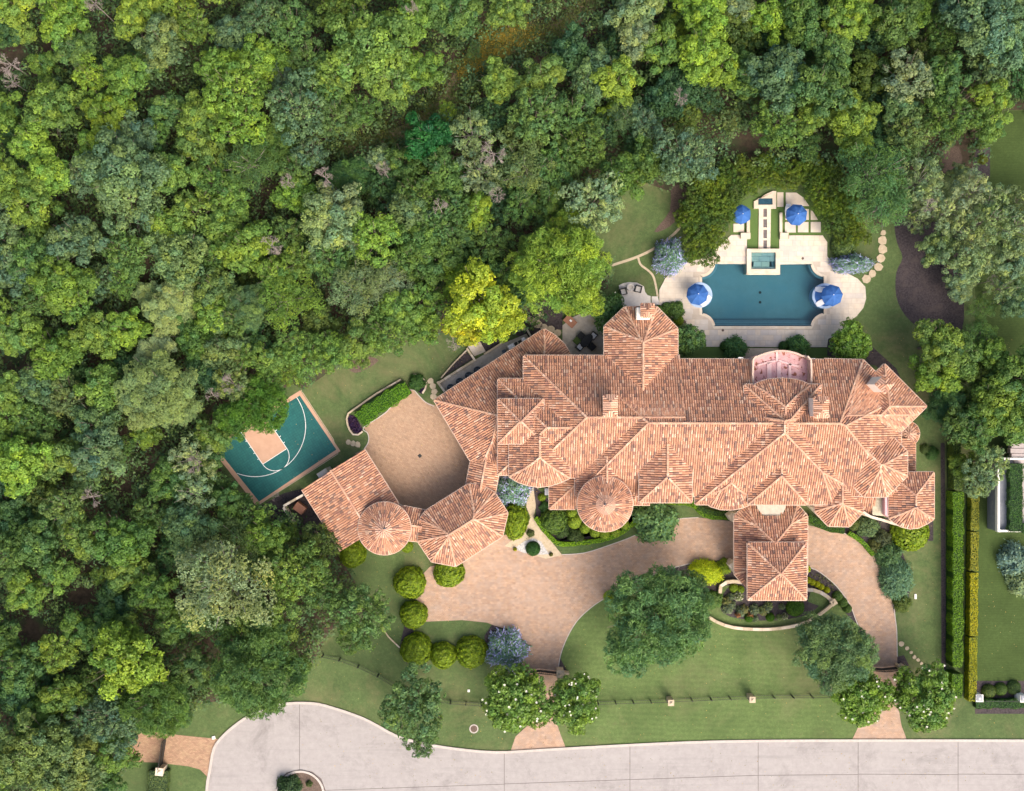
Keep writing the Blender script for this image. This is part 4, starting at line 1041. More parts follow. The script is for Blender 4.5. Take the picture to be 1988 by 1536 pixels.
g2 = Wing([(826.6, 992, 1), (911, 939, 1), (937, 943.5, 1), (960, 957, 1), (985, 996, 1), (975, 1041, 1), (884.5, 1099, 1), (838, 1090, 1), (811.5, 1051, 1), (815, 1008.5, 1)], 4.4)
gar2 = empty('guest_wing', P(895, 1020), 'long eight-sided clay tile pavilion between the motor court and the driveway', 'pavilion')
for w_ in (g2, l1): build_roof(w_, gar2, tuple(gar2.location))
# ------------------------------------------------------------------ foliage generator (numpy)
def leaf_mesh(name, pos, nrm, dirv, ln, wd, cr, cg, mats=('leaf',), midx=None, fold=0.12):
    """one diamond leaf per row: centre line along dirv, face normal nrm"""
    n = len(pos); nrm = nrm / (np.linalg.norm(nrm, axis=1, keepdims=True) + 1e-9)
    dirv = dirv - nrm * np.sum(dirv * nrm, axis=1, keepdims=True); dirv /= (np.linalg.norm(dirv, axis=1, keepdims=True) + 1e-9)
    side = np.cross(nrm, dirv); ln = ln[:, None]; wd = wd[:, None]
    v = np.empty((n, 4, 3)); v[:, 0] = pos - dirv * ln * .5; v[:, 1] = pos + side * wd * .5 + nrm * wd * fold; v[:, 2] = pos + dirv * ln * .5; v[:, 3] = pos - side * wd * .5 + nrm * wd * fold
    me = bpy.data.meshes.new(name); me.vertices.add(n * 4); me.vertices.foreach_set('co', v.reshape(-1).astype(np.float32))
    me.loops.add(n * 4); me.loops.foreach_set('vertex_index', np.arange(n * 4, dtype=np.int32)[::1])
    me.polygons.add(n); me.polygons.foreach_set('loop_start', np.arange(0, n * 4, 4, dtype=np.int32)); me.polygons.foreach_set('loop_total', np.full(n, 4, dtype=np.int32))
    at = me.color_attributes.new('Col', 'FLOAT_COLOR', 'CORNER')
    c = np.ones((n, 4, 4), np.float32); c[:, :, 0] = cr[:, None]; c[:, :, 1] = cg[:, None]; at.data.foreach_set('color', c.reshape(-1))
    for m_ in mats: me.materials.append(M[m_])
    if midx is not None: me.polygons.foreach_set('material_index', midx.astype(np.int32))
    me.update(calc_edges=True); me.validate(); return me

def unit(n, rng, up=0.0):
    d = rng.normal(size=(n, 3)); d[:, 2] += up; return d / np.linalg.norm(d, axis=1, keepdims=True)

def crown_mesh(seed, kind):
    """crown of radius 1 m x 'R' = 5 m, origin at the crown centre"""
    g = np.random.default_rng(seed); Rr = 5.0
    prm = {'broad': (40, 42, 7, .36, .25, (.19, .31), .72), 'oak': (62, 30, 7, .30, .20, (.13, .22), .70), 'pine': (46, 80, 9, .28, .10, (.18, .30), .55),
           'willow': (110, 44, 9, .40, .085, (.11, .22), .72), 'fine': (48, 60, 7, .19, .12, (.17, .28), .75), 'magnolia': (90, 34, 7, .36, .22, (.14, .22), .8), 'sparse': (48, 30, 6, .30, .2, (.12, .2), .7)}[kind]
    nc, ns, nl, ll, lw, rc, zs = prm
    # crown outline is uneven: a low-order random radius
    ph = g.uniform(0, 6.28, 5); am = g.uniform(.04, .15, 5) * (.55 if kind in ('magnolia', 'willow') else 1)
    cc = []
    tries = 0
    while len(cc) < nc and tries < 6000:
        tries += 1
        t_ = g.uniform(0, 6.283); f = 1 + sum(am[k] * math.sin((k + 2) * t_ + ph[k]) for k in range(5))
        r = g.uniform(*rc) * Rr; rho = math.sqrt(g.uniform(0, 1)); z = (math.sqrt(max(0, 1 - rho ** 2)) * g.uniform(.72, 1.0) if g.random() < .78 else g.uniform(-.35, .3)) * zs * Rr * .85
        d = rho * (Rr * f - r * .85); p = np.array((d * math.cos(t_), d * math.sin(t_), z + g.normal() * .35))
        if all(np.linalg.norm((p - q) * (1, 1, .8)) > .62 * (r + r2) * (.8 if kind != 'pine' else .9) for q, r2 in cc): cc.append((p, r))
        elif tries > 2500 and all(np.linalg.norm(p - q) > .38 * (r + r2) for q, r2 in cc): cc.append((p, r))
    POS, NRM, DIR, CR, CG, LN, WD = [], [], [], [], [], [], []
    for p, r in cc:
        m_ = int(ns * (r / (Rr * .22)) ** 1.6) + 6
        d = unit(m_, g, .75); sp = p + d * (r * g.uniform(.72, 1.04, (m_, 1))) * (1, 1, .8)
        cl = g.normal(0, .12); ch = np.clip(g.normal(.5, .22), 0, 1)
        sb = g.normal(0, .10, m_)
        for k in range(nl):
            a = d + unit(m_, g) * (.75 if kind in ('broad', 'oak', 'magnolia', 'sparse') else 1.0)
            a /= np.linalg.norm(a, axis=1, keepdims=True)
            L = ll * g.uniform(.7, 1.25, m_)
            tang = unit(m_, g); tang -= d * np.sum(tang * d, axis=1, keepdims=True) * .8; tang /= np.linalg.norm(tang, axis=1, keepdims=True)
            POS.append(sp + tang * (L[:, None] * .5) + d * g.uniform(-.06, .06, (m_, 1)))
            NRM.append(a if kind not in ('pine', 'willow') else unit(m_, g, 1.1) + d * .6 if kind == 'pine' else unit(m_, g, .7)); DIR.append(tang + d * (.35 if kind != 'willow' else .2)); LN.append(L); WD.append(lw * g.uniform(.8, 1.2, m_))
            CR.append(np.clip(.5 + cl + sb + g.normal(0, .13, m_), 0, 1)); CG.append(np.clip(ch + g.normal(0, .12, m_), 0, 1))
    POS, NRM, DIR = map(np.concatenate, (POS, NRM, DIR)); CR, CG, LN, WD = map(np.concatenate, (CR, CG, LN, WD))
    return leaf_mesh('crown', POS, NRM, DIR, LN, WD, CR, CG, ('gloss_leaf',) if kind == 'magnolia' else ('leaf',)), cc

def trunk_mesh(seed, cc, th, pale=False):
    """tapered trunk with limbs to the clumps; origin at the crown centre, foot at -th"""
    g = np.random.default_rng(seed); mb = MB(); mb.bar((0, 0, -th), (.1, .05, -th * .45), .30, 7, .23); mb.bar((.1, .05, -th * .45), (0, 0, -.6), .23, 7, .15)
    mb.bar((0, 0, -.6), (0.1, 0, 2.0), .15, 5, .05)
    for p, r in cc[::3]:
        z0 = g.uniform(-th * .4, -.2); mid = np.array((p[0] * .5, p[1] * .5, z0 * .5 + p[2] * .5)); mb.bar((0, 0, z0), mid, .09, 5, .06); mb.bar(mid, p + np.array((0, 0, r * .5)), .06, 5, .02)
    me = mb.mesh('trunk', True); me.materials.append(M['deadwood' if pale else 'bark']); return me

def dead_mesh(seed, n=10, rad=3.0):
    g = np.random.default_rng(seed); mb = MB()
    def grow(p, d, L, r, dep):
        q = p + d * L; mb.bar(p, q, r, 4, r * .6)
        if dep == 0: return
        for k in range(4 if dep > 1 else 6):
            nd = d + g.normal(0, .55, 3); nd /= np.linalg.norm(nd); grow(q, nd, L * g.uniform(.55, .8), r * .58, dep - 1)
    mb.bar((0, 0, -8), (0, 0, 0), .16, 6, .1)
    for k in range(7):
        t_ = g.uniform(0, 6.28); d = np.array((math.cos(t_), math.sin(t_), g.uniform(.2, .9))); d /= np.linalg.norm(d); grow(np.zeros(3), d, rad * .36, .07, 3)
    me = mb.mesh('bare_branches'); me.materials.append(M['deadwood']); return me

PROTO = {}
for kind, n_ in (('broad', 5), ('oak', 4), ('pine', 2), ('willow', 3), ('fine', 2), ('magnolia', 2), ('sparse', 2)):
    PROTO[kind] = []
    for k in range(n_):
        me, cc = crown_mesh(100 + 17 * k + len(kind) * 7, kind); PROTO[kind].append((me, trunk_mesh(k, cc, 7.0, kind in ('sparse', 'fine')), cc))
DEAD = [dead_mesh(k) for k in range(4)]

# colour families: (leaf colour, words)
FAM = {'Y': ((0.200, 0.320, 0.056), 'bright yellow-green'), 'L': ((0.155, 0.265, 0.060), 'light green'), 'M': ((0.108, 0.205, 0.060), 'mid green'),
       'D': ((0.066, 0.150, 0.062), 'dark green'), 'B': ((0.125, 0.218, 0.112), 'blue-green'), 'O': ((0.150, 0.225, 0.082), 'olive green'),
       'P': ((0.215, 0.300, 0.155), 'pale grey-green'), 'G': ((0.36, 0.42, 0.03), 'yellow'), 'V': ((0.030, 0.150, 0.045), 'deep emerald'), 'T': ((0.110, 0.230, 0.085), 'fresh feathery green'),
       'N': ((0.100, 0.165, 0.042), 'dark olive')}
LAND = [('the sports court', 535, 870), ('the cul-de-sac', 560, 1430), ('the woodland track', 880, 180), ('the swimming pool', 1480, 560), ('the round tower', 1175, 980),
        ('the dark mulch bed', 1800, 540), ('the motor court', 820, 850), ('the neighbouring lawn', 1955, 300), ('the left gate', 1045, 1320), ('the right gate', 1715, 1320),
        ('the neighbouring driveway', 330, 1450), ('the dining patio', 1130, 640), ('the vivid yellow tree', 930, 585), ('the fountain', 1485, 390), ('the spa', 1482, 507),
        ('the lime green tree', 1085, 525), ('the big dead limbs', 22, 125), ('the grey dead crown', 632, 345), ('the pinkish dead crown', 527, 478), ('the grey dead top', 958, 300),
        ('the broken dead tree', 455, 745), ('the white bare branches', 180, 965), ('the long pale pine', 290, 570), ('the big round pine', 310, 750), ('the big bright crown', 460, 175),
        ('the huge light crown', 716, 92), ('the emerald tree', 829, 268), ('the leaf-strewn forest gap', 165, 1150), ('the brown gap', 515, 380), ('the olive pine crown', 436, 1130),
        ('the small yellow crown', 247, 640), ('the bright corner crown', 52, 1147), ('the large bright crown', 251, 1279), ('the feathery oak', 506, 1300), ('the right umbrella', 1548, 416),
        ('the left umbrella', 1440, 414), ('the reddish clearing', 1440, 285), ('the hanging track end', 650, 300), ('the track top', 1110, 20), ('the roof terrace next door', 1970, 950),
        ('the yellow hedge', 1893, 1000), ('the lone yellow-green crown', 1921, 200), ('the twin bright crowns', 1656, 239), ('the garage roof', 690, 980), ('the garden path', 1250, 490),
        ('the top left corner', 0, 0), ('the top right corner', 1988, 0), ('the bottom left corner', 0, 1536), ('the left border', 0, 620), ('the top border', 1000, 0), ('the right border', 1988, 620), ('the upper left border', 0, 330), ('the middle left border', 0, 900)]
used = set()
def direc(dx, dy):
    v = 'above' if dy < 0 else 'below'; h_ = 'left of' if dx < 0 else 'right of'
    return v if abs(dy) > 2.4 * abs(dx) else h_ if abs(dx) > 2.4 * abs(dy) else ('upper ' if dy < 0 else 'lower ') + h_
def mklabel(size, colw, tex, noun, x, y):
    L_ = sorted(((math.hypot(q[1] - x, q[2] - y), q) for q in LAND), key=lambda t_: t_[0])[:9]; c_ = []
    base = f'{size} {colw} {tex} {noun}'
    def ph(d, q): return (('just ' if d < 75 else '' if d < 190 else 'well ') + direc(x - q[1], y - q[2]) + ' ' + q[0]) if d > 22 else 'right at ' + q[0]
    for d, q in L_[:5]: c_.append(f'{base} {ph(d, q)}')
    for i in range(5):
        for j in range(i + 1, 9):
            c_.append(f'{base} {ph(*L_[i])}, {ph(*L_[j]).replace("just ", "").replace("well ", "")}')
    for s_ in c_:
        s_ = ' '.join(s_.split())
        if s_ not in used and len(s_.split()) <= 16: used.add(s_); return s_
    used.add(s_); return s_
ntree = [0]
OPEN = [(650, 300, 16), (700, 285, 20), (745, 265, 18), (775, 235, 12), (850, 190, 12), (880, 170, 20), (905, 140, 20), (960, 98, 24), (1000, 80, 18), (1050, 68, 18), (1100, 40, 22), (1135, 8, 24), (35, 122, 24), (515, 382, 16), (1440, 285, 30), (1610, 290, 16), (165, 1145, 24), (70, 1212, 28),
        (250, 835, 12), (40, 700, 16), (1270, 400, 40), (1230, 440, 30), (442, 885, 14), (455, 925, 12), (488, 955, 12), (650, 1305, 46), (612, 1245, 18), (700, 1315, 34), (1785, 790, 10), (1805, 860, 16), (1800, 930, 20), (1130, 655, 26), (590, 745, 8), (660, 735, 18), (740, 710, 22), (820, 690, 22), (870, 680, 20), (560, 1000, 8), (1700, 480, 22), (1800, 560, 34), (1835, 310, 18), (430, 1385, 22), (380, 1412, 14), (290, 535, 10), (205, 65, 10), (1950, 330, 30), (1940, 620, 16), (1955, 660, 10)]
def tree(x, y, r, fam, kind='broad', tall=None, label=None, cat='tree', name='broadleaf_tree', group=None, zs=1.0, rot=None, col=None, stretch=(1, 1)):
    i = ntree[0]; ntree[0] += 1; g = random.Random(i * 31 + 5)
    rm = r * K; sc = rm / 5.0
    hc = tall if tall is not None else max(2.2, min(9.5, 3.0 + rm * 1.0)) * g.uniform(.85, 1.15)     # height of crown centre
    rm *= (H - hc) / H; sc = rm / 5.0
    me, tm, cc = PROTO[kind][i % len(PROTO[kind])]
    p = P(x, y, hc); fc, cw_ = FAM[fam]
    size = 'small' if r < 33 else 'medium' if r < 46 else 'large' if r < 66 else 'huge'
    tex = {'broad': 'broadleaf', 'oak': 'bushy', 'pine': 'soft-needled', 'willow': 'feathery', 'fine': 'fine-leaved', 'magnolia': 'glossy', 'sparse': 'open-crowned'}[kind]
    if kind == 'pine': name = 'pine_tree'
    lab = label or mklabel(size, cw_, tex, 'pine' if kind == 'pine' else 'tree', x, y)
    root = empty(name, (p[0], p[1], 0), lab, cat, group)
    c_ = link('crown', me, root); c_.location = (0, 0, hc); c_.rotation_euler = (0, 0, rot if rot is not None else g.uniform(0, 6.28)); c_.scale = (sc * stretch[0], sc * stretch[1], sc * zs)
    j = g.uniform(.88, 1.12); cl = col or fc; cl = tuple(v * 1.22 for v in cl) if kind == 'pine' else cl; c_.color = (cl[0] * j * g.uniform(.92, 1.08), cl[1] * j, cl[2] * j * g.uniform(.85, 1.15), 1)
    t_ = link('trunk', tm, root); t_.location = (0, 0, hc); t_.scale = (sc, sc, hc / 7.0)
    return root, c_

def dead(x, y, r, hc, label, lean=0.0):
    p = P(x, y, hc); root = empty('dead_tree', (p[0], p[1], 0), label, 'dead tree')
    c_ = link('bare_branches', DEAD[int(x) % 4], root); s_ = r * K / 3.0; c_.scale = (s_, s_, s_ if s_ * 8 < hc else hc / 8.0); c_.location = (0, 0, min(hc, 8 * s_)); c_.rotation_euler = (0, 0, x)
    if c_.location[2] < hc: c_.scale = (s_, s_, hc / 8.0); c_.location = (0, 0, hc)

TREES = '''
30 12 38 Y;45 62 26 L;12 60 32 D;125 38 46 Y;148 95 35 M;85 128 36 L;176 148 32 Y;246 150 42 L;317 88 45 O;105 211 50 L;211 225 42 Y;63 275 38 Y;95 338 44 Y;183 292 32 Y;
268 35 40 Y;352 21 38 Y;380 55 35 L;451 67 36 B;455 175 62 Y;510 118 46 Y;470 245 48 Y;420 130 36 Y;387 225 40 L;331 211 32 M;239 330 68 B;255 400 58 B;262 262 42 B;338 338 38 L;398 290 42 L;486 317 46 M fine;
577 211 58 B;640 160 50 M;510 35 42 B;570 55 44 M;662 21 45 L;380 415 44 L;451 384 36 L;437 444 40 L;327 444 40 Y;14 345 42 L;63 403 46 L;10 211 32 L;25 262 28 D;148 465 48 B;
70 503 46 M;18 470 44 B;246 493 44 M;352 500 54 O;475 482 48 Y;528 405 40 L;577 380 38 L;641 440 56 P;669 352 38 D willow;581 508 36 L;627 298 32 M;528 282 44 M willow;
716 92 74 L;655 150 38 L;797 38 44 L;846 21 42 M;899 35 38 M;818 141 38 L;762 165 40 L;655 230 38 M;642 292 28 L;892 172 30 B;973 160 42 L;1052 155 40 L;987 25 34 L;1198 158 40 Y;
1195 214 28 Y;1110 106 44 D;1145 32 44 B;1234 25 48 P;1236 74 34 P;1280 92 40 L;1040 225 50 M oak;1012 268 44 O oak;1110 225 44 M oak;1128 285 50 M oak;1022 334 50 O fine;829 268 44 V;
917 262 44 P sparse;928 334 46 P sparse;741 310 44 P;787 318 34 M;860 334 40 M;811 373 44 M;681 345 44 D willow;660 422 56 P;730 465 48 Y;875 405 48 M;797 418 46 B;927 415 32 Y;
818 465 44 M;846 507 40 M;867 216 22 Y;1286 197 40 D;1220 225 32 B fine;1160 141 40 B;1150 395 56 P oak;1195 425 48 P oak;1198 352 44 M;1255 317 40 M;1330 305 56 B oak;1272 352 34 B oak;
1362 28 48 Y;1310 52 28 L;1494 38 40 Y;1431 10 38 P;1428 58 44 N;1362 107 44 Y;1397 134 40 Y;1328 163 38 D;1456 152 38 M;1552 35 48 M;1660 26 42 Y;1629 58 38 Y;1736 42 48 M;1777 17 34 L;
1888 28 66 B;1940 72 52 B;1923 124 44 B;1975 140 46 D;1508 150 56 B;1591 170 54 M;1611 104 40 M;1691 149 44 N;1760 150 48 P;1745 208 34 B;1505 240 72 M oak;1656 239 46 Y;1660 278 34 Y;
1760 256 46 O oak;1840 221 48 M oak;1826 159 46 M;1577 228 30 L;1921 194 36 Y;1921 240 34 L;1414 232 22 O;1694 340 62 T fine;1714 400 48 T fine;1784 352 52 P sparse;1800 385 36 P sparse;1888 374 44 P sparse;
1975 395 44 P sparse;1820 478 34 P;1845 405 46 P sparse;1868 509 42 P;1862 560 34 P;1923 427 46 P sparse;1974 440 46 P sparse;1955 509 38 P;1974 583 42 B;1904 599 28 M fine;1904 650 30 M fine;1822 672 46 L;1815 722 42 Y;
1858 692 42 M;1837 785 54 D willow;1866 830 40 M;1923 690 50 L;1968 735 48 M;1923 785 50 L;1966 821 44 L;1890 835 38 M;1920 900 34 P;1895 930 34 P;1868 905 26 L;1900 740 40 N;
1885 445 42 P sparse;1862 335 28 P;1925 345 26 P sparse;1900 500 34 P sparse;1948 560 30 P sparse;1780 430 26 P sparse;33 526 46 B;125 549 50 L;286 570 62 P pine;330 610 40 P pine;352 585 40 P pine;415 558 36 O;420 612 38 Y;247 640 36 Y;482 595 40 B willow;384 656 40 M;433 682 40 O;150 590 38 L;48 640 42 L;
111 689 48 L;186 650 40 L;16 656 36 L;75 747 42 B;130 770 40 O;199 754 42 L;310 750 62 O pine;345 790 40 O pine;280 790 40 O pine;298 682 32 P pine;404 721 36 D;13 770 36 L;16 818 42 L;65 825 42 M;186 825 42 B;197 878 46 B;
42 900 54 Y;107 890 46 L;286 845 32 L;18 965 44 D;124 982 38 O;170 925 30 B;410 848 30 L;374 890 42 P sparse;329 935 38 M;378 956 42 P sparse;440 956 42 M oak;400 893 32 M;418 935 30 M oak;448 975 34 M;
35 1017 42 D;70 1056 48 M;157 1042 38 L;237 1049 52 M;52 1147 70 L;117 1112 34 L;195 1115 40 L;251 1105 38 L;297 1147 38 M;223 1168 36 D;212 1209 32 M;10 1237 34 M;42 1297 42 M;119 1262 48 Y;
152 1222 34 M;251 1279 66 Y;244 1228 36 L;436 1130 84 P fine;470 1060 46 O fine;400 1080 44 P fine;513 1038 38 L;366 1025 46 B;524 1212 58 L;565 1110 54 L;384 1202 34 M;335 1209 34 M;454 1227 42 M;506 1300 84 M willow;580 1295 44 M willow;
377 1300 36 M;304 1366 62 M willow;225 1395 56 B;126 1349 40 L;35 1349 42 D;75 1388 40 M;87 1440 56 O;35 1478 48 O;157 1482 56 O;105 1512 46 O;227 1460 38 L;209 1520 30 D;350 1385 36 M willow;
620 1050 36 N;600 1110 46 M oak;705 1192 54 M oak;690 1235 36 M oak;560 1030 34 L;527 1065 34 M;495 1000 36 M;640 1150 38 M;
527 700 34 L;576 668 32 L;594 702 40 L;646 680 36 L;703 661 38 L;752 646 44 L;815 590 46 L;815 628 42 L;772 600 38 L;893 548 34 Y;960 545 38 M;998 560 38 D;700 700 24 L;560 725 28 L;
515 750 32 L;560 580 52 L fine;618 622 32 N;692 558 50 P fine;752 545 42 P fine;521 497 34 M;541 532 38 L;425 552 32 O;640 505 40 M;625 430 30 B;800 505 40 M;690 510 34 M;845 440 38 M;950 470 40 M;
490 660 36 D;455 620 34 M;455 740 36 O;475 690 30 L;880 470 38 M;905 505 34 D;1010 400 34 M;960 395 38 D;1070 340 40 M;1068 395 34 M;
960 225 34 D;700 215 34 M;600 115 36 M;560 160 34 B;600 300 36 B;570 330 34 M;730 240 32 M;745 370 36 D;600 450 36 D;560 460 34 M;505 545 34 N;290 120 34 M;30 130 36 D;160 340 34 B;200 350 32 M;
300 265 32 M;415 350 36 M;420 500 32 M;205 545 34 B;75 580 40 M;240 545 30 M;70 700 34 M;145 740 32 D;245 720 34 D;240 870 34 M;150 860 30 D;80 960 38 N;100 1000 36 D;290 1000 34 M;330 1080 30 D;
15 1080 36 M;150 1150 30 M;90 1200 28 D;80 1330 34 D;185 1330 36 M;160 1400 34 B;1330 230 30 N;1240 285 34 D;1370 190 30 D;1430 105 32 D;1580 75 30 D;1500 85 32 D;1690 80 34 D;1790 100 34 N;1830 60 36 M;1560 120 30 D;1700 200 32 D;1810 300 26 M;1720 260 34 D;1610 290 34 M;1570 290 34 M oak;1460 290 26 M;1200 100 34 D;1080 60 34 M;1035 90 28 D;920 100 30 M;1140 175 34 B;1170 255 34 D;1090 310 34 M;1250 240 30 B;
-30 100 45 M;-30 250 45 L;-30 420 45 B;-30 600 45 L;-30 850 45 M;-30 1050 45 D;-30 1230 45 L;-30 1400 45 O;100 -35 45 L;260 -40 45 M;420 -40 45 Y;600 -40 45 M;780 -40 45 L;960 -40 45 M;1300 -40 45 Y;1460 -40 45 M;1620 -40 45 L;1780 -40 45 M;1960 -30 45 B;2030 60 45 M;2030 200 40 M;2040 420 45 P;2040 700 45 L;2040 800 40 M;100 1570 45 O;-20 1540 40 L
'''
for tok in TREES.replace('\n', '').split(';'):
    f = tok.split()
    if len(f) < 4: continue
    x, y, r = map(float, f[:3]); fam = f[3]; kind = f[4] if len(f) > 4 else ('broad' if (int(x * 7 + y) % 5) else 'oak')
    tall = None
    r *= 1.12
    for ox_, oy_, or_ in OPEN: r = min(r, (math.hypot(x - ox_, y - oy_) - or_) * 1.06)
    if r < 17: continue
    r /= 1.12
    if fam in ('D', 'N') or r < 30: tall = max(2.5, 2.0 + r * K * .8)
    tree(x, y, r * 1.12, fam, kind, tall, zs=0.95 if kind != 'pine' else 0.8)
# named specimens
tree(930, 585, 70, 'G', 'broad', 8.5, 'large vivid yellow tree overhanging the utility terrace beside the west roof', col=(0.30, 0.40, 0.045))
tree(968, 622, 49, 'G', 'broad', 7.6, 'yellow-green lower limb tree right beside the vivid yellow tree above the grills', col=(0.308, 0.406, 0.042))
tree(905, 640, 36, 'G', 'broad', 6.4, 'small golden tree below the vivid yellow tree at the lawn corner', col=(0.40, 0.42, 0.035))
tree(1085, 525, 94, 'Y', 'willow', 8.5, 'huge lime green tree left of the pool, above the dining patio', col=(0.22, 0.33, 0.05))
tree(1122, 568, 50, 'Y', 'willow', 7.0, 'lime green tree overhanging the dining patio and its brown fire table', col=(0.25, 0.36, 0.045))
tree(1040, 500, 45, 'L', 'willow', 6.5, 'light green feathery tree left of the huge lime green tree')
tree(1100, 455, 51, 'Y', 'willow', 7.0, 'lime green tree at the top of the huge lime green tree', col=(0.17, 0.29, 0.055))
tree(508, 790, 58, 'T', 'willow', 5.5, 'drooping fresh green tree overhanging the top corner of the sports court', col=(0.105, 0.231, 0.035))
tree(455, 815, 38, 'T', 'willow', 4.5, 'small drooping tree over the upper left edge of the sports court', col=(0.098, 0.210, 0.040))
tree(425, 855, 29, 'L', 'fine', 3.5, 'small light tree touching the left corner of the sports court')
tree(1272, 1200, 108, 'M', 'willow', 6.0, 'huge dense green oak on the front lawn beside the curving driveway', zs=.8, col=(0.105, 0.205, 0.080))
tree(1335, 1150, 45, 'M', 'willow', 5.0, 'dense green tree joined to the huge oak beside the yellow-green shrub', col=(0.084, 0.165, 0.074))
tree(1617, 1262, 81, 'B', 'willow', 6.0, 'large blue-green oak on the front lawn beside the right driveway', zs=.85, col=(0.110, 0.205, 0.105))
tree(803, 1362, 72, 'M', 'oak', 6.0, 'large green street tree between the fence and the cul-de-sac kerb', col=(0.101, 0.189, 0.088))
tree(815, 1440, 33, 'M', 'oak', 4.0, 'low limb of green foliage hanging over the kerb of the cul-de-sac', col=(0.101, 0.189, 0.080))
mag = []
for (x, y, r, lab) in ((1003, 1355, 62, 'white-flowered magnolia tree left of the left gate'), (1114, 1362, 50, 'round white-flowered magnolia tree right of the left gate'),
                       (1672, 1352, 52, 'white-flowered magnolia tree left of the right gate'), (1793, 1350, 57, 'widest white-flowered magnolia tree in the lower right corner'),
                       (1650, 668, 38, 'glossy magnolia at the lower right corner of the pool deck'), (1334, 660, 30, 'glossy magnolia at the lower left corner of the pool deck'),
                       (1180, 605, 34, 'dark glossy magnolia between the lime tree and the octagonal roof')):
    root, c_ = tree(x, y, r * 1.12, 'M', 'magnolia', 4.6 if r > 45 else 3.2, lab, 'magnolia', 'magnolia_tree', col=(0.135, 0.235, 0.040) if r > 36 else (0.07, 0.15, 0.045), zs=.85)
    g = random.Random(int(x)); fm = MB(); cc = PROTO['magnolia'][(ntree[0] - 1) % 2][2]; sc = c_.scale[0]; ra = c_.rotation_euler[2]
    for k in range(int(r * .7) if r > 42 else 3):
        p, rr = g.choice(cc); t_ = g.uniform(0, 6.28); e = g.uniform(.35, 1.3)
        q = [(p[0] + rr * 1.05 * math.cos(t_) * math.cos(e)), (p[1] + rr * 1.05 * math.sin(t_) * math.cos(e)), (p[2] + rr * math.sin(e) * .9 + .16)]
        for m_ in range(5):
            a = m_ * 1.257 + t_; fm.poly([q, (q[0] + .13 * math.cos(a - .4), q[1] + .13 * math.sin(a - .4), q[2] + .06), (q[0] + .19 * math.cos(a), q[1] + .19 * math.sin(a), q[2] + .1), (q[0] + .13 * math.cos(a + .4), q[1] + .13 * math.sin(a + .4), q[2] + .06)])
    fo = link('flowers', fm.mesh('flowers'), root, M['flower_white']); fo['kind'] = 'stuff'; fo.location = c_.location; fo.scale = c_.scale; fo.rotation_euler = c_.rotation_euler

for a in ((22, 125, 26, 6, 'large bare dead branches beside the brown gap at the left edge'), (25, 160, 20, 5, 'bare branches just below the big dead limbs at the left edge'), (185, 8, 20, 8, 'grey bare twigs at the top edge of the woods'), (632, 345, 22, 9.5, 'pale grey dead crown left of centre in the woods'), (561, 355, 16, 9.5, 'small pale dead top beside the brown forest gap'),
          (527, 478, 24, 10, 'pinkish grey dead crown among yellow-green trees'), (958, 300, 30, 11, 'large grey dead top beside the pale tree near the track'), (965, 380, 18, 9, 'thin dead branches under the large grey dead top'), (455, 745, 26, 7, 'pale broken dead tree above the sports court'),
          (415, 768, 18, 6, 'broken dead stump left of the pale broken tree'), (180, 965, 24, 6, 'white bare branches left of the property corner'), (800, 20, 14, 9, 'grey twigs high in a light tree at the top edge'), (745, 330, 15, 10, 'small dead twigs in the grey-green tree below the track'), (855, 405, 18, 10, 'grey dead twigs left of the pale dead top'),
          (1320, 190, 18, 8, 'whitish dead twigs above the umbrella terrace woods'), (1925, 545, 14, 5, 'bare curved limb over the neighbouring lawn'), (880, 665, 20, 3, 'bare twigs at the foot of the yellow tree'), (1800, 400, 16, 9, 'bare pale limbs in the grey-green tree above the mulch bed'),
          (535, 965, 12, 1.5, 'dry uprooted branch beside the lower corner of the sports court'), (380, 900, 22, 7, 'grey lichen-covered dead crown left of the sports court')):
    dead(*a)

# ------------------------------------------------------------------ woodland undergrowth: one uncountable mass
def scatter(n, poly, holes, rng, zf, ll, lw, name, col, up=1.0, clump=True):
    xs = [a for a, _ in poly]; ys = [b_ for _, b_ in poly]; pts = []
    base = rng.uniform((max(min(xs), -60), max(min(ys), -60)), (min(max(xs), 2060), min(max(ys), 1600)), size=(n, 2))
    keep = np.array([inpoly(a, b_, poly) and not any(inpoly(a, b_, h_) for h_ in holes) for a, b_ in base]); base = base[keep]
    m_ = len(base); k = 16 if clump else 1
    rad = rng.uniform(.35, 1.0, m_); hh = zf(m_, rng)
    w_ = np.stack([(base[:, 0] - CX) * K, (CY - base[:, 1]) * K, hh], 1)
    w_ = np.repeat(w_, k, 0); rad2 = np.repeat(rad, k)
    d = unit(len(w_), rng, .6); pos = w_ + d * rad2[:, None] * (1, 1, .7); pos[:, 2] = np.maximum(pos[:, 2], .05)
    cr = np.clip(np.repeat(rng.normal(.42, .16, m_), k) + rng.normal(0, .14, len(w_)), 0, 1); cg = np.clip(np.repeat(rng.normal(.5, .25, m_), k), 0, 1)
    me = leaf_mesh(name, pos, d + unit(len(w_), rng) * .6 + (0, 0, up), unit(len(w_), rng), ll * rng.uniform(.7, 1.3, len(w_)), lw * rng.uniform(.7, 1.3, len(w_)), cr, cg)
    o = link(name, me); o.color = (*col, 1); o['kind'] = 'stuff'; return o
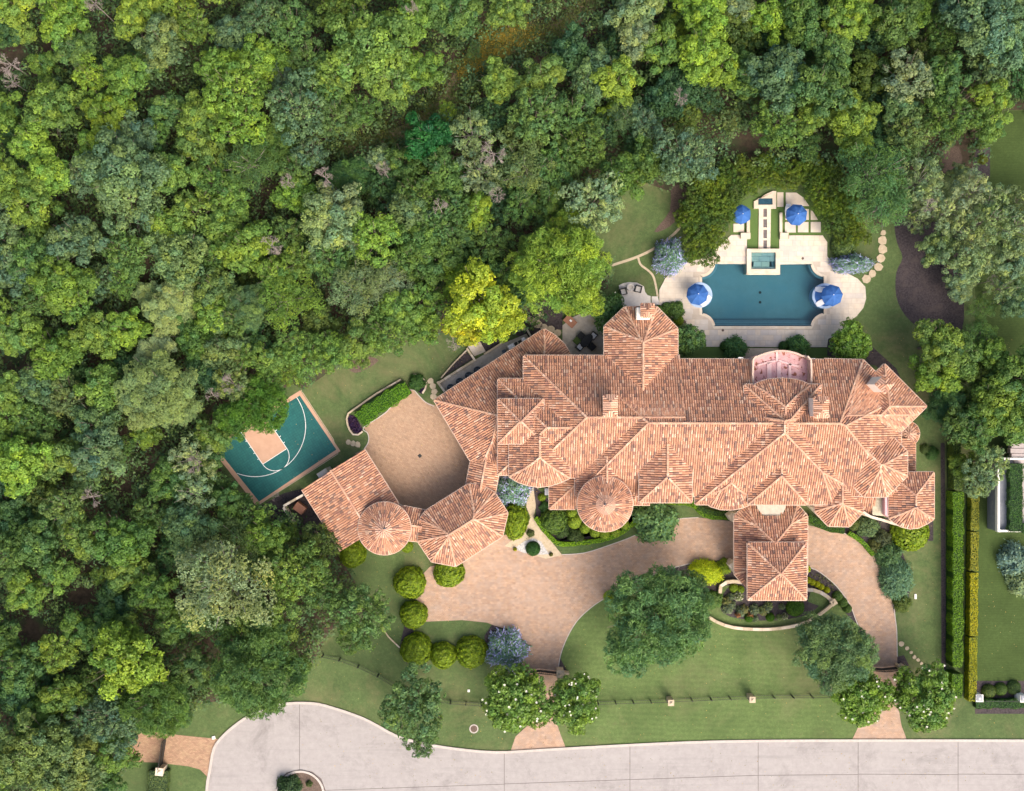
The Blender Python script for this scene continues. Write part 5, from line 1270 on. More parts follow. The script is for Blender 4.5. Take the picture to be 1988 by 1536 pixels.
gaps = [[(a + r * math.cos(t_), b_ + r * .8 * math.sin(t_)) for t_ in [k * .7854 for k in range(8)]] for a, b_, r in ((35, 122, 36), (100, 95, 22), (205, 65, 12), (515, 380, 18), (1440, 285, 34), (1610, 290, 20), (165, 1150, 30), (70, 1215, 40), (250, 840, 16), (40, 700, 22), (1640, 100, 8), (1230, 112, 12), (200, 720, 14), (270, 990, 20), (290, 530, 16), (700, 190, 8), (430, 455, 10), (1020, 460, 12), (560, 720, 10), (480, 980, 12), (1270, 400, 40), (1850, 310, 30))]
scatter(34000, forest_px, [track_px] + gaps, np.random.default_rng(3), lambda n, r: r.uniform(.2, 5.0, n) * r.uniform(.4, 1, n), .34, .22, 'woodland_undergrowth', (0.095, 0.165, 0.062))
scatter(2600, [(640, 250), (700, 240), (800, 210), (860, 140), (930, 80), (1010, 30), (1080, -10), (1200, -20), (1130, 60), (1040, 110), (960, 150), (900, 220), (820, 270), (740, 300), (650, 320)], [], np.random.default_rng(14), lambda n, r: r.uniform(0, .6, n), .28, .14, 'clearing_scrub', (0.12, 0.165, 0.05))
_y = [(930, 60), (1010, 50), (1050, 65), (990, 100), (940, 130), (900, 160), (890, 130), (915, 100)]
scatter(1500, _y, [], np.random.default_rng(15), lambda n, r: r.uniform(0, .3, n), .16, .14, 'yellow_wildflowers', (0.34, 0.27, 0.05))
scatter(900, track_px, [], np.random.default_rng(4), lambda n, r: r.uniform(0, .3, n), .26, .1, 'track_weeds', (0.15, 0.165, 0.05))
# ------------------------------------------------------------------ clipped shrubs, hedges, flower bushes
def dome_mesh(seed, n, ll, lw, tufts=False, name='foliage', flower=None, lobes=0):
    """leafy dome of radius 1, height 1, origin at the ground"""
    g = np.random.default_rng(seed)
    d = unit(n, g, .55); d[:, 2] = np.abs(d[:, 2]) * 1.0
    ring = 1 + .04 * np.sin(d[:, 2] * 24 + 2.2 * np.sin(np.arctan2(d[:, 1], d[:, 0]) * 3)) * (n > 2000) if not tufts else 1 + g.normal(0, .10, n)
    if n > 2000 and not tufts:
        t0 = np.arctan2(d[:, 1], d[:, 0]); ring = ring * (1 + .035 * np.sin(3 * t0 + seed) + .025 * np.sin(7 * t0 + d[:, 2] * 9))
    if lobes:
        ph = g.uniform(0, 6.28, lobes); t_ = np.arctan2(d[:, 1], d[:, 0]); ring = ring * (1 + .10 * np.sin(t_ * 5 + ph[0]) + .08 * np.sin(d[:, 2] * 7 + ph[1] + t_ * 3))
    pos = d * (ring * g.uniform(.93, 1.02, n))[:, None]; pos[:, 2] *= .95
    nr = d + unit(n, g) * (.55 if not tufts else .8) + ((0, 0, .7) if tufts else (0, 0, .15)); dr = unit(n, g) if not tufts else d + unit(n, g) * .6
    cr = np.clip(.5 + .16 * np.sin(d[:, 2] * 24 + 2.2 * np.sin(np.arctan2(d[:, 1], d[:, 0]) * 3)) * (0 if tufts else 1) + g.normal(0, .16, n), 0, 1); cg = np.clip(g.normal(.5, .2, n), 0, 1)
    mi = None; mats = ('leaf',)
    if flower: mi = (g.random(n) < flower[1] * (1.4 - d[:, 2])).astype(int); mats = ('leaf', flower[0])
    return leaf_mesh(name, pos, nr, dr, ll * g.uniform(.7, 1.3, n), lw * g.uniform(.7, 1.3, n), cr, cg, mats, mi)
M['lavender'] = simple('lavender_bloom', (0.30, 0.33, 0.60), (0.45, 0.46, 0.72), 6, 0.8)
M['white_bloom'] = simple('white_bloom', (0.62, 0.60, 0.45), (0.75, 0.73, 0.6), 6, 0.8)
M['rose'] = simple('rose_leaf', (0.22, 0.10, 0.07), (0.32, 0.16, 0.11), 6, 0.8)
DM = {'clip': [dome_mesh(s_, 3400, .13, .10) for s_ in (1, 2)], 'clip_s': [dome_mesh(s_, 1500, .15, .11) for s_ in (3, 4)], 'tuft': [dome_mesh(s_, 2600, .26, .05, True) for s_ in (5, 6)],
      'bush': [dome_mesh(s_, 2600, .16, .11, True, lobes=3) for s_ in (7, 8, 9)], 'vitex': [dome_mesh(s_, 3600, .22, .05, True, flower=('lavender', .42), lobes=2) for s_ in (10, 11)],
      'rosebush': [dome_mesh(s_, 420, .34, .24, True, lobes=2) for s_ in (12, 13)], 'roseflower': [dome_mesh(14, 420, .34, .24, True, flower=('white_bloom', .3))]}
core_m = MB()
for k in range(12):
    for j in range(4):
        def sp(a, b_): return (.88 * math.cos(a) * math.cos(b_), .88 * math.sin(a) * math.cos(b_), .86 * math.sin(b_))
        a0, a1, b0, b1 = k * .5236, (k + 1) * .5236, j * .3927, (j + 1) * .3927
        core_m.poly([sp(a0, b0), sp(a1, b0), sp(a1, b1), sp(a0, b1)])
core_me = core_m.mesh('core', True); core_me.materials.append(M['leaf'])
def shrub(x, y, r, col, label, kind='clip', hgt=None, name='clipped_shrub', cat='shrub', group=None, ry=None, rot=0.0, core=True):
    hz = hgt if hgt else r * K * 1.25
    p = P(x, y, hz * .45); rm = r * K * (H - hz * .5) / H; rym = (ry or r) * K * (H - hz * .5) / H
    root = empty(name, (p[0], p[1], 0), label, cat, group)
    o = link('foliage', DM[kind][int(x + y) % len(DM[kind])], root); o.scale = (rm, rym, hz); o.rotation_euler = (0, 0, -rot if rot else random.uniform(0, 6.28) if not ry else 0); o.color = (*col, 1)
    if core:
        c_ = link('dark_core', core_me, root); c_.scale = o.scale; c_.rotation_euler = o.rotation_euler; c_.color = (col[0] * .45, col[1] * .5, col[2] * .5, 1)  # solid inner dome, leaf colour darkened to stand for shade inside the foliage
    return root
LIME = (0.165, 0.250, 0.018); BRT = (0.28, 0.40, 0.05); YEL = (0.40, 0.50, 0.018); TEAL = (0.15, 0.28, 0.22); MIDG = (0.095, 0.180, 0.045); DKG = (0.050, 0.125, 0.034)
gb = 'clipped round shrubs along the driveway'
for x, y, r, l in ((683, 1077, 26, 'clipped round shrub tucked under the garage eave beside the turret'), (795, 1133, 31, 'clipped round shrub at the left tip of the driveway, upper one'), (871, 1112, 30, 'clipped round shrub against the long pavilion roof corner'),
                   (802, 1195, 27, 'clipped round shrub at the left tip of the driveway, lower one'), (808, 1262, 31, 'leftmost of three clipped round shrubs in a row below the driveway'), (860, 1274, 26, 'smallest, middle one of three clipped round shrubs in a row'),
                   (915, 1268, 31, 'clipped round shrub beside the blue-flowering bush'), (1076, 1011, 27, 'clipped round shrub inside the curved hedge by the entry walk')):
    shrub(x, y, r, LIME if x != 1076 else (0.085, 0.155, 0.03), l, 'clip', group=gb)
shrub(1000, 1012, 25, LIME, 'oval clipped shrub between the pavilion and the entry walk', 'clip', ry=37, hgt=2.6)
shrub(1035, 1066, 14.5, (0.03, 0.10, 0.022), 'small dark round shrub in white gravel where the walk meets the driveway', 'clip_s', hgt=1.2)
gb = 'small lime globes around the round tower'
for x, y, r, l in ((1110, 996, 10, 'small lime globe shrub highest beside the low corner roof'), (1116, 1014, 14, 'largest lime globe shrub beside the round tower'), (1136, 1026, 11, 'third lime globe shrub from the upper left around the tower'),
                   (1156, 1034, 11, 'lime globe shrub just below the round tower to the left'), (1174, 1038, 11, 'lime globe shrub directly below the round tower'), (1195, 1034, 11, 'lime globe shrub just below the round tower to the right'), (1213, 1020, 10, 'lime globe shrub at the right side of the round tower')):
    shrub(x, y, r, BRT, l, 'clip_s', hgt=1.3, group=gb)
shrub(1372, 1111, 31, YEL, 'bright chartreuse oval shrub beside the driveway porch', 'tuft', ry=22, hgt=1.8, name='oval_shrub', rot=.25)
shrub(1407, 1100, 14, LIME, 'small green shrub between the chartreuse shrub and the porch', 'bush', hgt=1.2, name='green_shrub')
shrub(1184, 1160, 11, YEL, 'small chartreuse shrub peeping from the left of the huge oak', 'tuft', hgt=1.3, name='oval_shrub')
shrub(1567, 1105, 8, YEL, 'small yellow shrub against the right side of the porch', 'clip_s', hgt=.9, name='yellow_shrub')
gy = 'yellow edging shrubs right of the porch'
for k, (x, y) in enumerate(((1570, 1127), (1578, 1131), (1587, 1135), (1595, 1140), (1606, 1146))):
    shrub(x, y, 6.5, (0.38, 0.42, 0.02), ['first', 'second', 'third', 'fourth', 'last'][k] + ' yellow shrub of the row leading away from the porch', 'clip_s', hgt=.7, name='yellow_shrub', group=gy)
for x, y, r, l in ((1627, 1158, 10, 'upper green bush of three beside the wall end pillar'), (1637, 1170, 10, 'middle green bush of three beside the wall end pillar'), (1646, 1182, 9, 'lower green bush of three beside the wall end pillar')):
    shrub(x, y, r, MIDG, l, 'clip_s', hgt=1.0, name='green_bush', group='green bushes along the inner driveway edge')
for x, y, r, ry, l in ((995, 950, 33, 32, 'blue-flowering bush between the house bay and the entry walk'), (984, 1262, 36, 36, 'largest blue-flowering bush beside the driveway, above a magnolia'), (1301, 499, 29, 32, 'teal flowering bush at the upper left of the pool deck'), (1655, 512, 38, 17, 'wide teal flowering bush at the upper right of the pool deck')):
    shrub(x, y, r, TEAL, l, 'vitex', hgt=2.6, name='flowering_bush', cat='bush', ry=ry, group='blue-flowering bushes')
shrub(1274, 1014, 39, (0.115, 0.225, 0.095), 'large leafy green small tree overhanging the driveway right of the tower', 'bush', hgt=3.2, name='leafy_tree', cat='tree')
shrub(1428, 677, 22, (0.085, 0.20, 0.07), 'bushy green shrub between pool deck and roof, left of the pink terrace', 'bush', hgt=2.0, name='leafy_shrub')
shrub(1550, 672, 20, (0.09, 0.21, 0.07), 'bushy green shrub above the pink roof terrace', 'bush', hgt=2.2, name='leafy_shrub')
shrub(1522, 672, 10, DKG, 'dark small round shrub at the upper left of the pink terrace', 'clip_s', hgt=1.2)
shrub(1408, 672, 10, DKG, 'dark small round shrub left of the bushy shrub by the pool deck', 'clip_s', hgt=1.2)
for x, y, r, c_, k, l in ((1312, 602, 16, MIDG, 'bush', 'green shrub at the right of the octagonal roof by the pool deck'), (1318, 622, 10, LIME, 'clip_s', 'small clipped shrub below the green shrub near the octagonal roof'), (1295, 598, 12, MIDG, 'clip_s', 'round shrub touching the octagonal roof chimney'),
                          (1685, 1022, 20, (0.10, 0.165, 0.075), 'bush', 'pale green shrub between the octagon bay and the right tower'), (1715, 1048, 17, (0.075, 0.10, 0.05), 'bush', 'olive brown shrub in the bed right of the driveway'), (1726, 1078, 24, (0.07, 0.145, 0.06), 'bush', 'dark green bush beside the right driveway curve'),
                          (1742, 1125, 30, (0.10, 0.20, 0.12), 'tuft', 'large grey-teal bush right of the driveway'), (1770, 1034, 38, LIME, 'clip_s', 'wide clipped hedge mass below the right tower roof'), (1752, 1172, 16, (0.09, 0.14, 0.03), 'bush', 'olive shrub below the large grey-teal bush'),
                          (1660, 1018, 12, (0.12, 0.17, 0.05), 'bush', 'small yellow-green plant just right of the octagon bay'), (1700, 1062, 14, (0.10, 0.12, 0.04), 'bush', 'small bronze shrub at the driveway edge bed'),
                          (1545, 1180, 18, (0.07, 0.165, 0.016), 'clip_s', 'bright green shrub at the right end of the rose bed'), (1386, 1165, 16, MIDG, 'bush', 'green bush between the huge oak and the rose bed'),
                          (1425, 1142, 9, LIME, 'clip_s', 'small round shrub inside the looped wall, left one'), (1438, 1145, 8, LIME, 'clip_s', 'small round shrub inside the looped wall, right one'),
                          (1640, 478, 25, (0.10, 0.165, 0.055), 'clip_s', 'round pale green shrub at the upper right of the pool deck'), (700, 1063, 1, MIDG, 'bush', ''),
                          (1090, 1030, 14, (0.05, 0.095, 0.028), 'bush', 'dark green plant inside the curved hedge, left'), (1118, 1042, 14, (0.06, 0.10, 0.03), 'bush', 'dark green plant inside the curved hedge, below the lime globes'),
                          (1058, 985, 10, DKG, 'bush', 'dark shrub at the left of the low corner roof'), (1052, 966, 8, LIME, 'clip_s', 'small clipped shrub beside the entry walk near the house'), (790, 1062, 12, LIME, 'clip_s', 'low green shrub between the turret and the pavilion'),
                          (1921, 1343, 14, (0.09, 0.14, 0.035), 'clip_s', 'leftmost ball shrub behind the white pillars next door'), (1944, 1339, 13, (0.075, 0.14, 0.03), 'clip_s', 'middle ball shrub behind the white pillars next door'), (1970, 1336, 14, (0.08, 0.14, 0.045), 'clip_s', 'right ball shrub behind the white pillars next door'),
                          (1973, 1088, 30, (0.15, 0.25, 0.22), 'bush', 'blue-grey bushy tree on the neighbouring lawn, upper crown'), (1985, 1130, 26, (0.19, 0.27, 0.15), 'bush', 'pale green lower crown of the bushy tree next door'),
                          (1905, 280, 9, (0.14, 0.18, 0.03), 'bush', 'upper small yellow-green shrub in the strip bed next door'), (1909, 309, 9, (0.14, 0.18, 0.03), 'bush', 'lower small yellow-green shrub in the strip bed next door'),
                          (830, 738, 1, MIDG, 'bush', ''), (810, 742, 15, (0.045, 0.115, 0.028), 'bush', 'round leafy end of the planter hedge by the motor court'), (1030, 1036, 7, (0.10, 0.13, 0.05), 'bush', 'small grassy tuft in the middle of the walk fork'),
                          (1000, 1067, 4, (0.35, 0.35, 0.03), 'clip_s', 'tiny yellow plant at the left tip of the white gravel'), (1070, 1077, 4, (0.15, 0.16, 0.05), 'clip_s', 'tiny olive plant at the right tip of the white gravel'),
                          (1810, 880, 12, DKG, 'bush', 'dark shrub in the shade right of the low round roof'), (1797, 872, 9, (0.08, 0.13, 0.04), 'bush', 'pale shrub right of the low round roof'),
                          (575, 1520, 8, MIDG, 'bush', 'green tuft near the top of the round island'), (600, 1522, 6, (0.08, 0.12, 0.04), 'bush', 'right green tuft on the round island'), (560, 1530, 22, (0.04, 0.085, 0.035), 'bush', 'dark bush at the lower left of the round island')):
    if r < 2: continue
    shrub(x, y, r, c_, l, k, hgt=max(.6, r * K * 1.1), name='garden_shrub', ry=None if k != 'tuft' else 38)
# rose bed
gr = random.Random(9); n_ = 0
tn = ['grey-green', 'olive', 'pale green', 'reddish', 'white-flowering', 'dark green']
for k in range(40):
    x, y = gr.uniform(1402, 1560), gr.uniform(1146, 1202)
    if not (y > 1168 or x < 1448) or ((x - 1482) / 84) ** 2 + ((y - 1158) / 46) ** 2 > 1: continue
    ci = gr.choice((0, 0, 1, 2, 0, 3, 4, 5, 1)); col = [(0.14, 0.19, 0.12), (0.18, 0.19, 0.08), (0.20, 0.27, 0.12), (0.30, 0.15, 0.08), (0.16, 0.20, 0.09), (0.09, 0.17, 0.05)][ci]
    shrub(x, y, gr.uniform(5, 9.5), col, f"{tn[ci]} rose bush in the dark bed, {'left part by the looped wall' if x < 1440 else 'middle part' if x < 1485 else 'part below the porch eave' if y < 1182 else 'part near the long curved wall'}", 'roseflower' if ci == 4 else 'rosebush', hgt=.8, name='rose_bush', group='rose bushes in the dark mulch bed', core=False)
for x, y in ((1455, 1200), (1496, 1199)): shrub(x, y, 9, (0.06, 0.16, 0.012), ('left' if x < 1470 else 'right') + ' bright green ball at the lower edge of the rose bed', 'clip_s', hgt=.9)
# planting of small plugs right of the porch
g_ = np.random.default_rng(21); pl = []
for k in range(200):
    x, y = g_.uniform(1570, 1650), g_.uniform(1100, 1190)
    if inpoly(x, y, [(1572, 1106), (1600, 1119), (1628, 1145), (1640, 1160), (1620, 1152), (1600, 1135), (1575, 1122)]): pl.append(P(x, y, .12))
pl = np.repeat(np.array(pl), 9, 0); d = unit(len(pl), g_, .8)
o = link('edging_plants', leaf_mesh('edging_plants', pl + d * .13, d, unit(len(pl), g_), np.full(len(pl), .16), np.full(len(pl), .10), g_.random(len(pl)), g_.random(len(pl)))); o.color = (.12, .13, .07, 1); o['kind'] = 'stuff'

def hedge(name, pts, wpx, hgt, col, label, dens=150, ll=.14, lw=.10, cat='hedge', group=None, rough=.10, px_z=None):
    """leafy box hedge along a polyline of pixels"""
    g = np.random.default_rng(int(pts[0][0] + pts[0][1])); q = np.array([p[:2] for p in PP(pts, hgt)]); w_ = wpx * K * (H - hgt) / H
    seg = np.diff(q, axis=0); L = np.hypot(seg[:, 0], seg[:, 1]); tot = L.sum(); n = int(dens * tot * (w_ + 1.6 * hgt))
    s_ = g.uniform(0, tot, n); cs = np.concatenate([[0], np.cumsum(L)]); i = np.clip(np.searchsorted(cs, s_) - 1, 0, len(L) - 1); f = (s_ - cs[i]) / L[i]
    c_ = q[i] + seg[i] * f[:, None]; d = seg[i] / L[i][:, None]; nn = np.stack([-d[:, 1], d[:, 0]], 1)
    per = g.uniform(0, w_ + 1.6 * hgt, n); off = np.where(per < w_, per - w_ / 2, np.where(per < w_ + .8 * hgt, w_ / 2, -w_ / 2)); z = np.where(per < w_, hgt, np.where(per < w_ + .8 * hgt, hgt - (per - w_), hgt - (per - w_ - .8 * hgt)))
    wob = 1 + rough * np.sin(s_ * 1.7) * .5 + rough * np.sin(s_ * 4.1 + 1) * .5
    nx = np.where(per < w_, off / w_ * .5, np.sign(off)); nz = np.where(per < w_, 1, .15)
    pos = np.stack([c_[:, 0] + nn[:, 0] * off * wob, c_[:, 1] + nn[:, 1] * off * wob, z + g.normal(0, rough * .6, n) * hgt * .4], 1)
    nr = np.stack([nn[:, 0] * nx, nn[:, 1] * nx, nz], 1) + unit(n, g) * .6
    m0 = q.mean(0); pos[:, :2] -= m0
    root = empty(name, (m0[0], m0[1], 0), label, cat, group)
    o = link('foliage', leaf_mesh('foliage', pos, nr, unit(n, g), ll * g.uniform(.7, 1.3, n), lw * g.uniform(.7, 1.3, n), np.clip(.5 + g.normal(0, .18, n) + .1 * np.sin(s_ * 1.3), 0, 1), np.clip(g.normal(.5, .2, n), 0, 1)), root); o.color = (*col, 1)
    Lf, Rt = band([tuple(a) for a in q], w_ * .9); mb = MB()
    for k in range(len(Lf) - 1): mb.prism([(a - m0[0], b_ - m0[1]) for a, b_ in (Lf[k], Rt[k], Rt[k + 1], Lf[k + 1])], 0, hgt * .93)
    c2 = mb.build('dark_core', M['leaf'], root); c2.color = (col[0] * .5, col[1] * .55, col[2] * .5, 1); return root  # solid box under the leaves; inner shade is put into its darker colour
hedge('boundary_hedge', [(1860, 955), (1860, 1120), (1859, 1295)], 20, 2.3, (0.11, 0.225, 0.014), 'tall bright green clipped hedge along the right side of the garden', rough=.22)
hedge('boundary_hedge', [(1859, 1309), (1858, 1356)], 20, 2.4, (0.10, 0.215, 0.016), 'short separate block of green hedge at the lower right corner')
hedge('boundary_hedge', [(1858, 860), (1860, 950)], 16, 2.2, (0.09, 0.15, 0.035), 'upper looser part of the green boundary hedge')
for a, b_, l, c_ in ((945, 1030, 'upper block of the yellow hedge beside the neighbouring lawn', (0.26, 0.27, 0.035)), (1033, 1108, 'second block of the yellow hedge beside the neighbouring lawn', (0.28, 0.28, 0.03)),
                     (1112, 1235, 'third and brightest block of the yellow hedge next door', (0.34, 0.33, 0.014)), (1238, 1362, 'lowest block of the yellow hedge ending at a white pillar', (0.30, 0.31, 0.016))):
    xx = 1894 - (a - 945) * .014; hedge('yellow_hedge', [(xx, a), (xx - 1.5, b_)], 15, 1.6, c_, l, group='blocks of yellow hedge')
hedge('clipped_hedge', smooth_open([(1040, 1005), (1052, 1024), (1075, 1050), (1092, 1057), (1115, 1056), (1150, 1052), (1180, 1046), (1210, 1032), (1232, 1015), (1243, 998)], 3), 8, .8, (0.17, 0.32, 0.012), 'low bright curved hedge sweeping round the tower bed')
hedge('clipped_hedge', smooth_open([(1345, 975), (1356, 990), (1368, 1000), (1385, 1005), (1418, 1004)], 3), 8, .8, (0.14, 0.28, 0.014), 'low curved hedge below the rounded front bay')
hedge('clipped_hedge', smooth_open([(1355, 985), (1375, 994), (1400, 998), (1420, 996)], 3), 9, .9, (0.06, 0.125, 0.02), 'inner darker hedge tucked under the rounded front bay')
hedge('clipped_hedge', smooth_open([(1290, 976), (1330, 978), (1350, 984)], 3), 7, .8, (0.13, 0.26, 0.014), 'low hedge strip along the foot of the square front gable')
hedge('clipped_hedge', smooth_open([(1568, 1004), (1590, 1017), (1612, 1026), (1640, 1029)], 3), 14, .9, (0.055, 0.13, 0.016), 'low hedge right of the porch below the octagon bay')
hedge('clipped_hedge', smooth_open([(1648, 1035), (1672, 1050), (1697, 1078)], 3), 8, .8, (0.14, 0.28, 0.014), 'low bright hedge along the outer right driveway curve')
hedge('planter_hedge', [(698, 817), (725, 793), (760, 772), (792, 752)], 30, 1.0, (0.10, 0.235, 0.014), 'thick bright green hedge in the stone planter above the motor court', rough=.25)
hedge('box_hedge', [(307, 1497), (305, 1560)], 38, 1.2, (0.10, 0.155, 0.06), 'pale green box hedge around the white pillar by the neighbouring driveway')
hedge('box_hedge', [(300, 1395), (345, 1372), (400, 1342)], 10, 1.0, (0.10, 0.14, 0.05), 'low hedge along the edge of the woods above the neighbouring driveway')
hedge('street_hedge', [(1895, 1367), (2060, 1367)], 17, .9, (0.045, 0.12, 0.03), 'low dark hedge in front of the white pillars next door', rough=.2)
hedge('clipped_hedge', [(1275, 598), (1300, 604)], 9, 1, (0.07, 0.14, 0.02), 'short hedge between octagonal roof and pool deck')
# rounded shrub wall that wraps the upper pool garden
SW = '1345 392 26;1358 360 22;1385 352 26;1410 338 24;1440 328 22;1335 425 27;1360 440 28;1385 462 26;1350 475 24;1395 432 24;1412 400 24;1388 400 28;1425 375 22;1452 362 20;1468 345 20;1375 498 20;1345 500 16;1495 345 22;1512 325 20;1535 350 22;1550 330 22;1575 350 22;1588 372 24;1600 340 22;1618 365 26;1605 400 24;1630 395 28;1622 430 26;1650 425 26;1662 455 24;1635 458 22;1648 380 24;1480 318 20;1612 330 20;1580 320 18'
wl_ = ['left of the upper garden', 'above the fountain', 'right of the umbrella terrace']
for k, tok in enumerate(SW.split(';')):
    x, y, r = map(float, tok.split()); root, c_ = tree(x, y, r * 1.12, 'N', 'oak', 2.2, mklabel('', 'dark olive', 'screening', 'shrub', x, y), 'shrub', 'screen_shrub', 'screening shrubs around the upper pool garden', zs=1.0, col=(0.120, 0.190, 0.026) if k % 3 else (0.080, 0.145, 0.030))
    pass
# flower patches
def patch(name, poly, n, col, label, cat, mat2=None, zz=.25):
    g = np.random.default_rng(int(poly[0][0])); xs = [a for a, _ in poly]; ys = [b_ for _, b_ in poly]; pts = []
    while len(pts) < n:
        x, y = g.uniform(min(xs), max(xs)), g.uniform(min(ys), max(ys))
        if inpoly(x, y, poly): pts.append(P(x, y, g.uniform(.05, zz)))
    pts = np.array(pts); d = unit(n, g, 1.0)
    o = link(name, leaf_mesh(name, pts, d, unit(n, g), np.full(n, .2), np.full(n, .14), g.random(n), g.random(n))); o.color = (*col, 1); o['kind'] = 'stuff'
patch('purple_flowers', [(680, 806), (692, 812), (703, 836), (692, 842), (678, 830), (675, 815)], 900, (0.060, 0.032, 0.095), '', '')
patch('purple_flowers', [(808, 738), (818, 736), (828, 745), (828, 754), (818, 765), (806, 757)], 900, (0.060, 0.032, 0.095), '', '')

# ------------------------------------------------------------------ walls, kerbs, steps of stone (each stone its own piece)
def stonewall(name, pts, wpx, hgt, label, mat='buff', slen=.95, cat='stone wall', z0=0.0, sm=4, mats=None):
    q = [p[:2] for p in PP(smooth_open(pts, sm) if sm else pts, hgt)]; q2 = [q[0]]
    acc = []; 
    tot = sum(math.hypot(q[i + 1][0] - q[i][0], q[i + 1][1] - q[i][1]) for i in range(len(q) - 1)); n = max(1, round(tot / slen))
    def at(s_):
        for i in range(len(q) - 1):
            l = math.hypot(q[i + 1][0] - q[i][0], q[i + 1][1] - q[i][1])
            if s_ <= l or i == len(q) - 2: return (q[i][0] + (q[i + 1][0] - q[i][0]) * s_ / l, q[i][1] + (q[i + 1][1] - q[i][1]) * s_ / l)
            s_ -= l
    pp = [at(tot * k / n) for k in range(n + 1)]; L, Rr = band(pp, wpx * K)
    root = empty(name, (q[0][0], q[0][1], 0), label, cat); g = random.Random(n)
    core = MB(); L2, R2 = band(pp, wpx * K * .86)
    for k in range(n): core.prism([L2[k], R2[k], R2[k + 1], L2[k + 1]], z0, hgt - .05)
    rel(core.build('wall_core', M[mat]), root)
    mats = mats or [mat, 'cream', mat]
    for k in range(n):
        a, b_, c_, d_ = Vector(L[k]), Vector(Rr[k]), Vector(Rr[k + 1]), Vector(L[k + 1]); cen = (a + b_ + c_ + d_) / 4; sh = .96
        st_ = MB(); st_.prism([tuple(cen + (v - cen) * sh) for v in (a, b_, c_, d_)], hgt - .08, hgt + g.uniform(-.01, .02)); rel(st_.build('cap_stone', M[g.choice(mats)]), root)
    return root
stonewall('garden_wall', [(1374, 1197), (1392, 1208), (1420, 1218), (1460, 1222), (1510, 1221), (1560, 1211), (1590, 1195), (1616, 1174)], 6, .45, 'long pale stone wall curving below the rose bed to the pillar', slen=1.2)
stonewall('garden_wall', [(1564, 1145), (1585, 1147), (1603, 1156), (1617, 1168)], 7, .7, 'short curved stone wall from the porch to the pillar', 'grey_stone', mats=['grey_stone', 'buff'])
stonewall('garden_wall', [(1398, 1152), (1398, 1141), (1407, 1132), (1422, 1129), (1440, 1131)], 7, .7, 'looped stone wall left of the porch')
stonewall('planter_kerb', [(704, 838), (690, 846), (679, 836), (673, 817), (676, 803), (690, 793), (730, 765), (778, 737)], 3.4, .3, 'stone kerb around the upper side of the planter hedge', slen=.7)
stonewall('planter_kerb', [(803, 727), (815, 731), (826, 740), (828, 750), (820, 764)], 3.4, .3, 'short curved stone kerb around the right purple flowers', slen=.7)
stonewall('retaining_wall', [(851, 744), (880, 725), (922, 699)], 4.5, .6, 'straight stone wall along the dark round machines beside the west roof', sm=0)
stonewall('retaining_wall', [(849, 741), (863, 760)], 4.5, .6, 'short end wall of the service yard near the stepping stones', sm=0)
stonewall('retaining_wall', [(906, 676), (923, 701)], 4, .7, 'short stone wall at the left of the garden steps', sm=0)
stonewall('retaining_wall', [(940, 688), (978, 664)], 4, .7, 'stone wall between the garden steps and the grill row', sm=0)
stonewall('retaining_wall', [(1012, 640), (1020, 634), (1030, 652)], 4, .7, 'stone wall corner above the end of the grill row', sm=0)
stonewall('retaining_wall', [(856, 734), (880, 706), (906, 680)], 2.5, .35, 'thin stone edging of the dark triangular bed', sm=0)
stonewall('rear_wall', [(588, 961), (550, 983)], 4.5, 1.8, 'upper stone wall of the small yard behind the garage', 'stucco', sm=0, mats=['stucco', 'buff'])
stonewall('rear_wall', [(550, 985), (558, 998), (570, 1015)], 5, 1.6, 'left stone wall of the small yard behind the garage', 'stucco', sm=0, mats=['stucco', 'buff'])
stonewall('garden_edging', [(743, 1218), (752, 1234), (768, 1250), (776, 1258)], 2.4, .15, 'thin curved stone edging left of the three round shrubs', slen=.6)
stonewall('court_kerb', [(584, 757), (663, 877), (496, 984)], 1.3, .12, 'thin pale kerb around the lower side of the sports court', sm=0, slen=2.5, mats=['buff'])
# pillars
def pillar(x, y, w_, hgt, label, rot=0, mat='buff', name='stone_pillar', cat='pillar', base=False):
    p = P(x, y, hgt); root = empty(name, (p[0], p[1], 0), label, cat, rz=rot)
    mb = MB(); mb.box(0, 0, 0, w_, w_, hgt - .12); mb.build('shaft', M[mat], root)
    mb = MB(); mb.box(0, 0, hgt - .12, w_ * 1.18, w_ * 1.18, .12); mb.build('cap', M[mat], root)
    mb = MB(); mb.bar((0, 0, hgt), (0, 0, hgt + .15), w_ * .45, 4, w_ * .12); mb.build('cap_top', M[mat], root); return root
pillar(1619, 1170, .6, 1.0, 'stone pillar where the two garden walls meet', .6)
pillar(1303, 1365, .62, 2.0, 'left stone pillar in the middle of the street fence'); pillar(1461, 1359, .62, 2.0, 'right stone pillar in the street fence')
pillar(1088, 1309, .8, 2.1, 'stone gate pillar right of the left gate'); pillar(1757, 1303, .8, 2.1, 'stone gate pillar right of the right gate', .4)
pillar(1007, 1309, .8, 2.1, 'stone gate pillar hidden left of the left gate')
pillar(309, 1499, .8, 1.9, 'pale stone gate pillar beside the neighbouring driveway', -.1, 'cream')
pillar(1902, 1356, .75, 1.9, 'left white pillar with grey cap next door', 0, 'white', 'white_pillar'); pillar(1988, 1357, .75, 1.9, 'right white pillar with grey cap at the picture edge', 0, 'white', 'white_pillar')
for x in (1902, 1988):
    p = P(x, 1356, 2.0); mb = MB(); mb.box(p[0], p[1], 1.92, .62, .62, .08); tag(mb.build('slate_cap', M['next_stone']), ('left' if x < 1950 else 'right') + ' dark slate cap on top of the white pillar next door', 'pillar cap')
stonewall('gate_wall', [(1615, 1330), (1613, 1345), (1622, 1360)], 7, 1.3, 'curved stone wing wall left of the right gate magnolia', slen=.8)
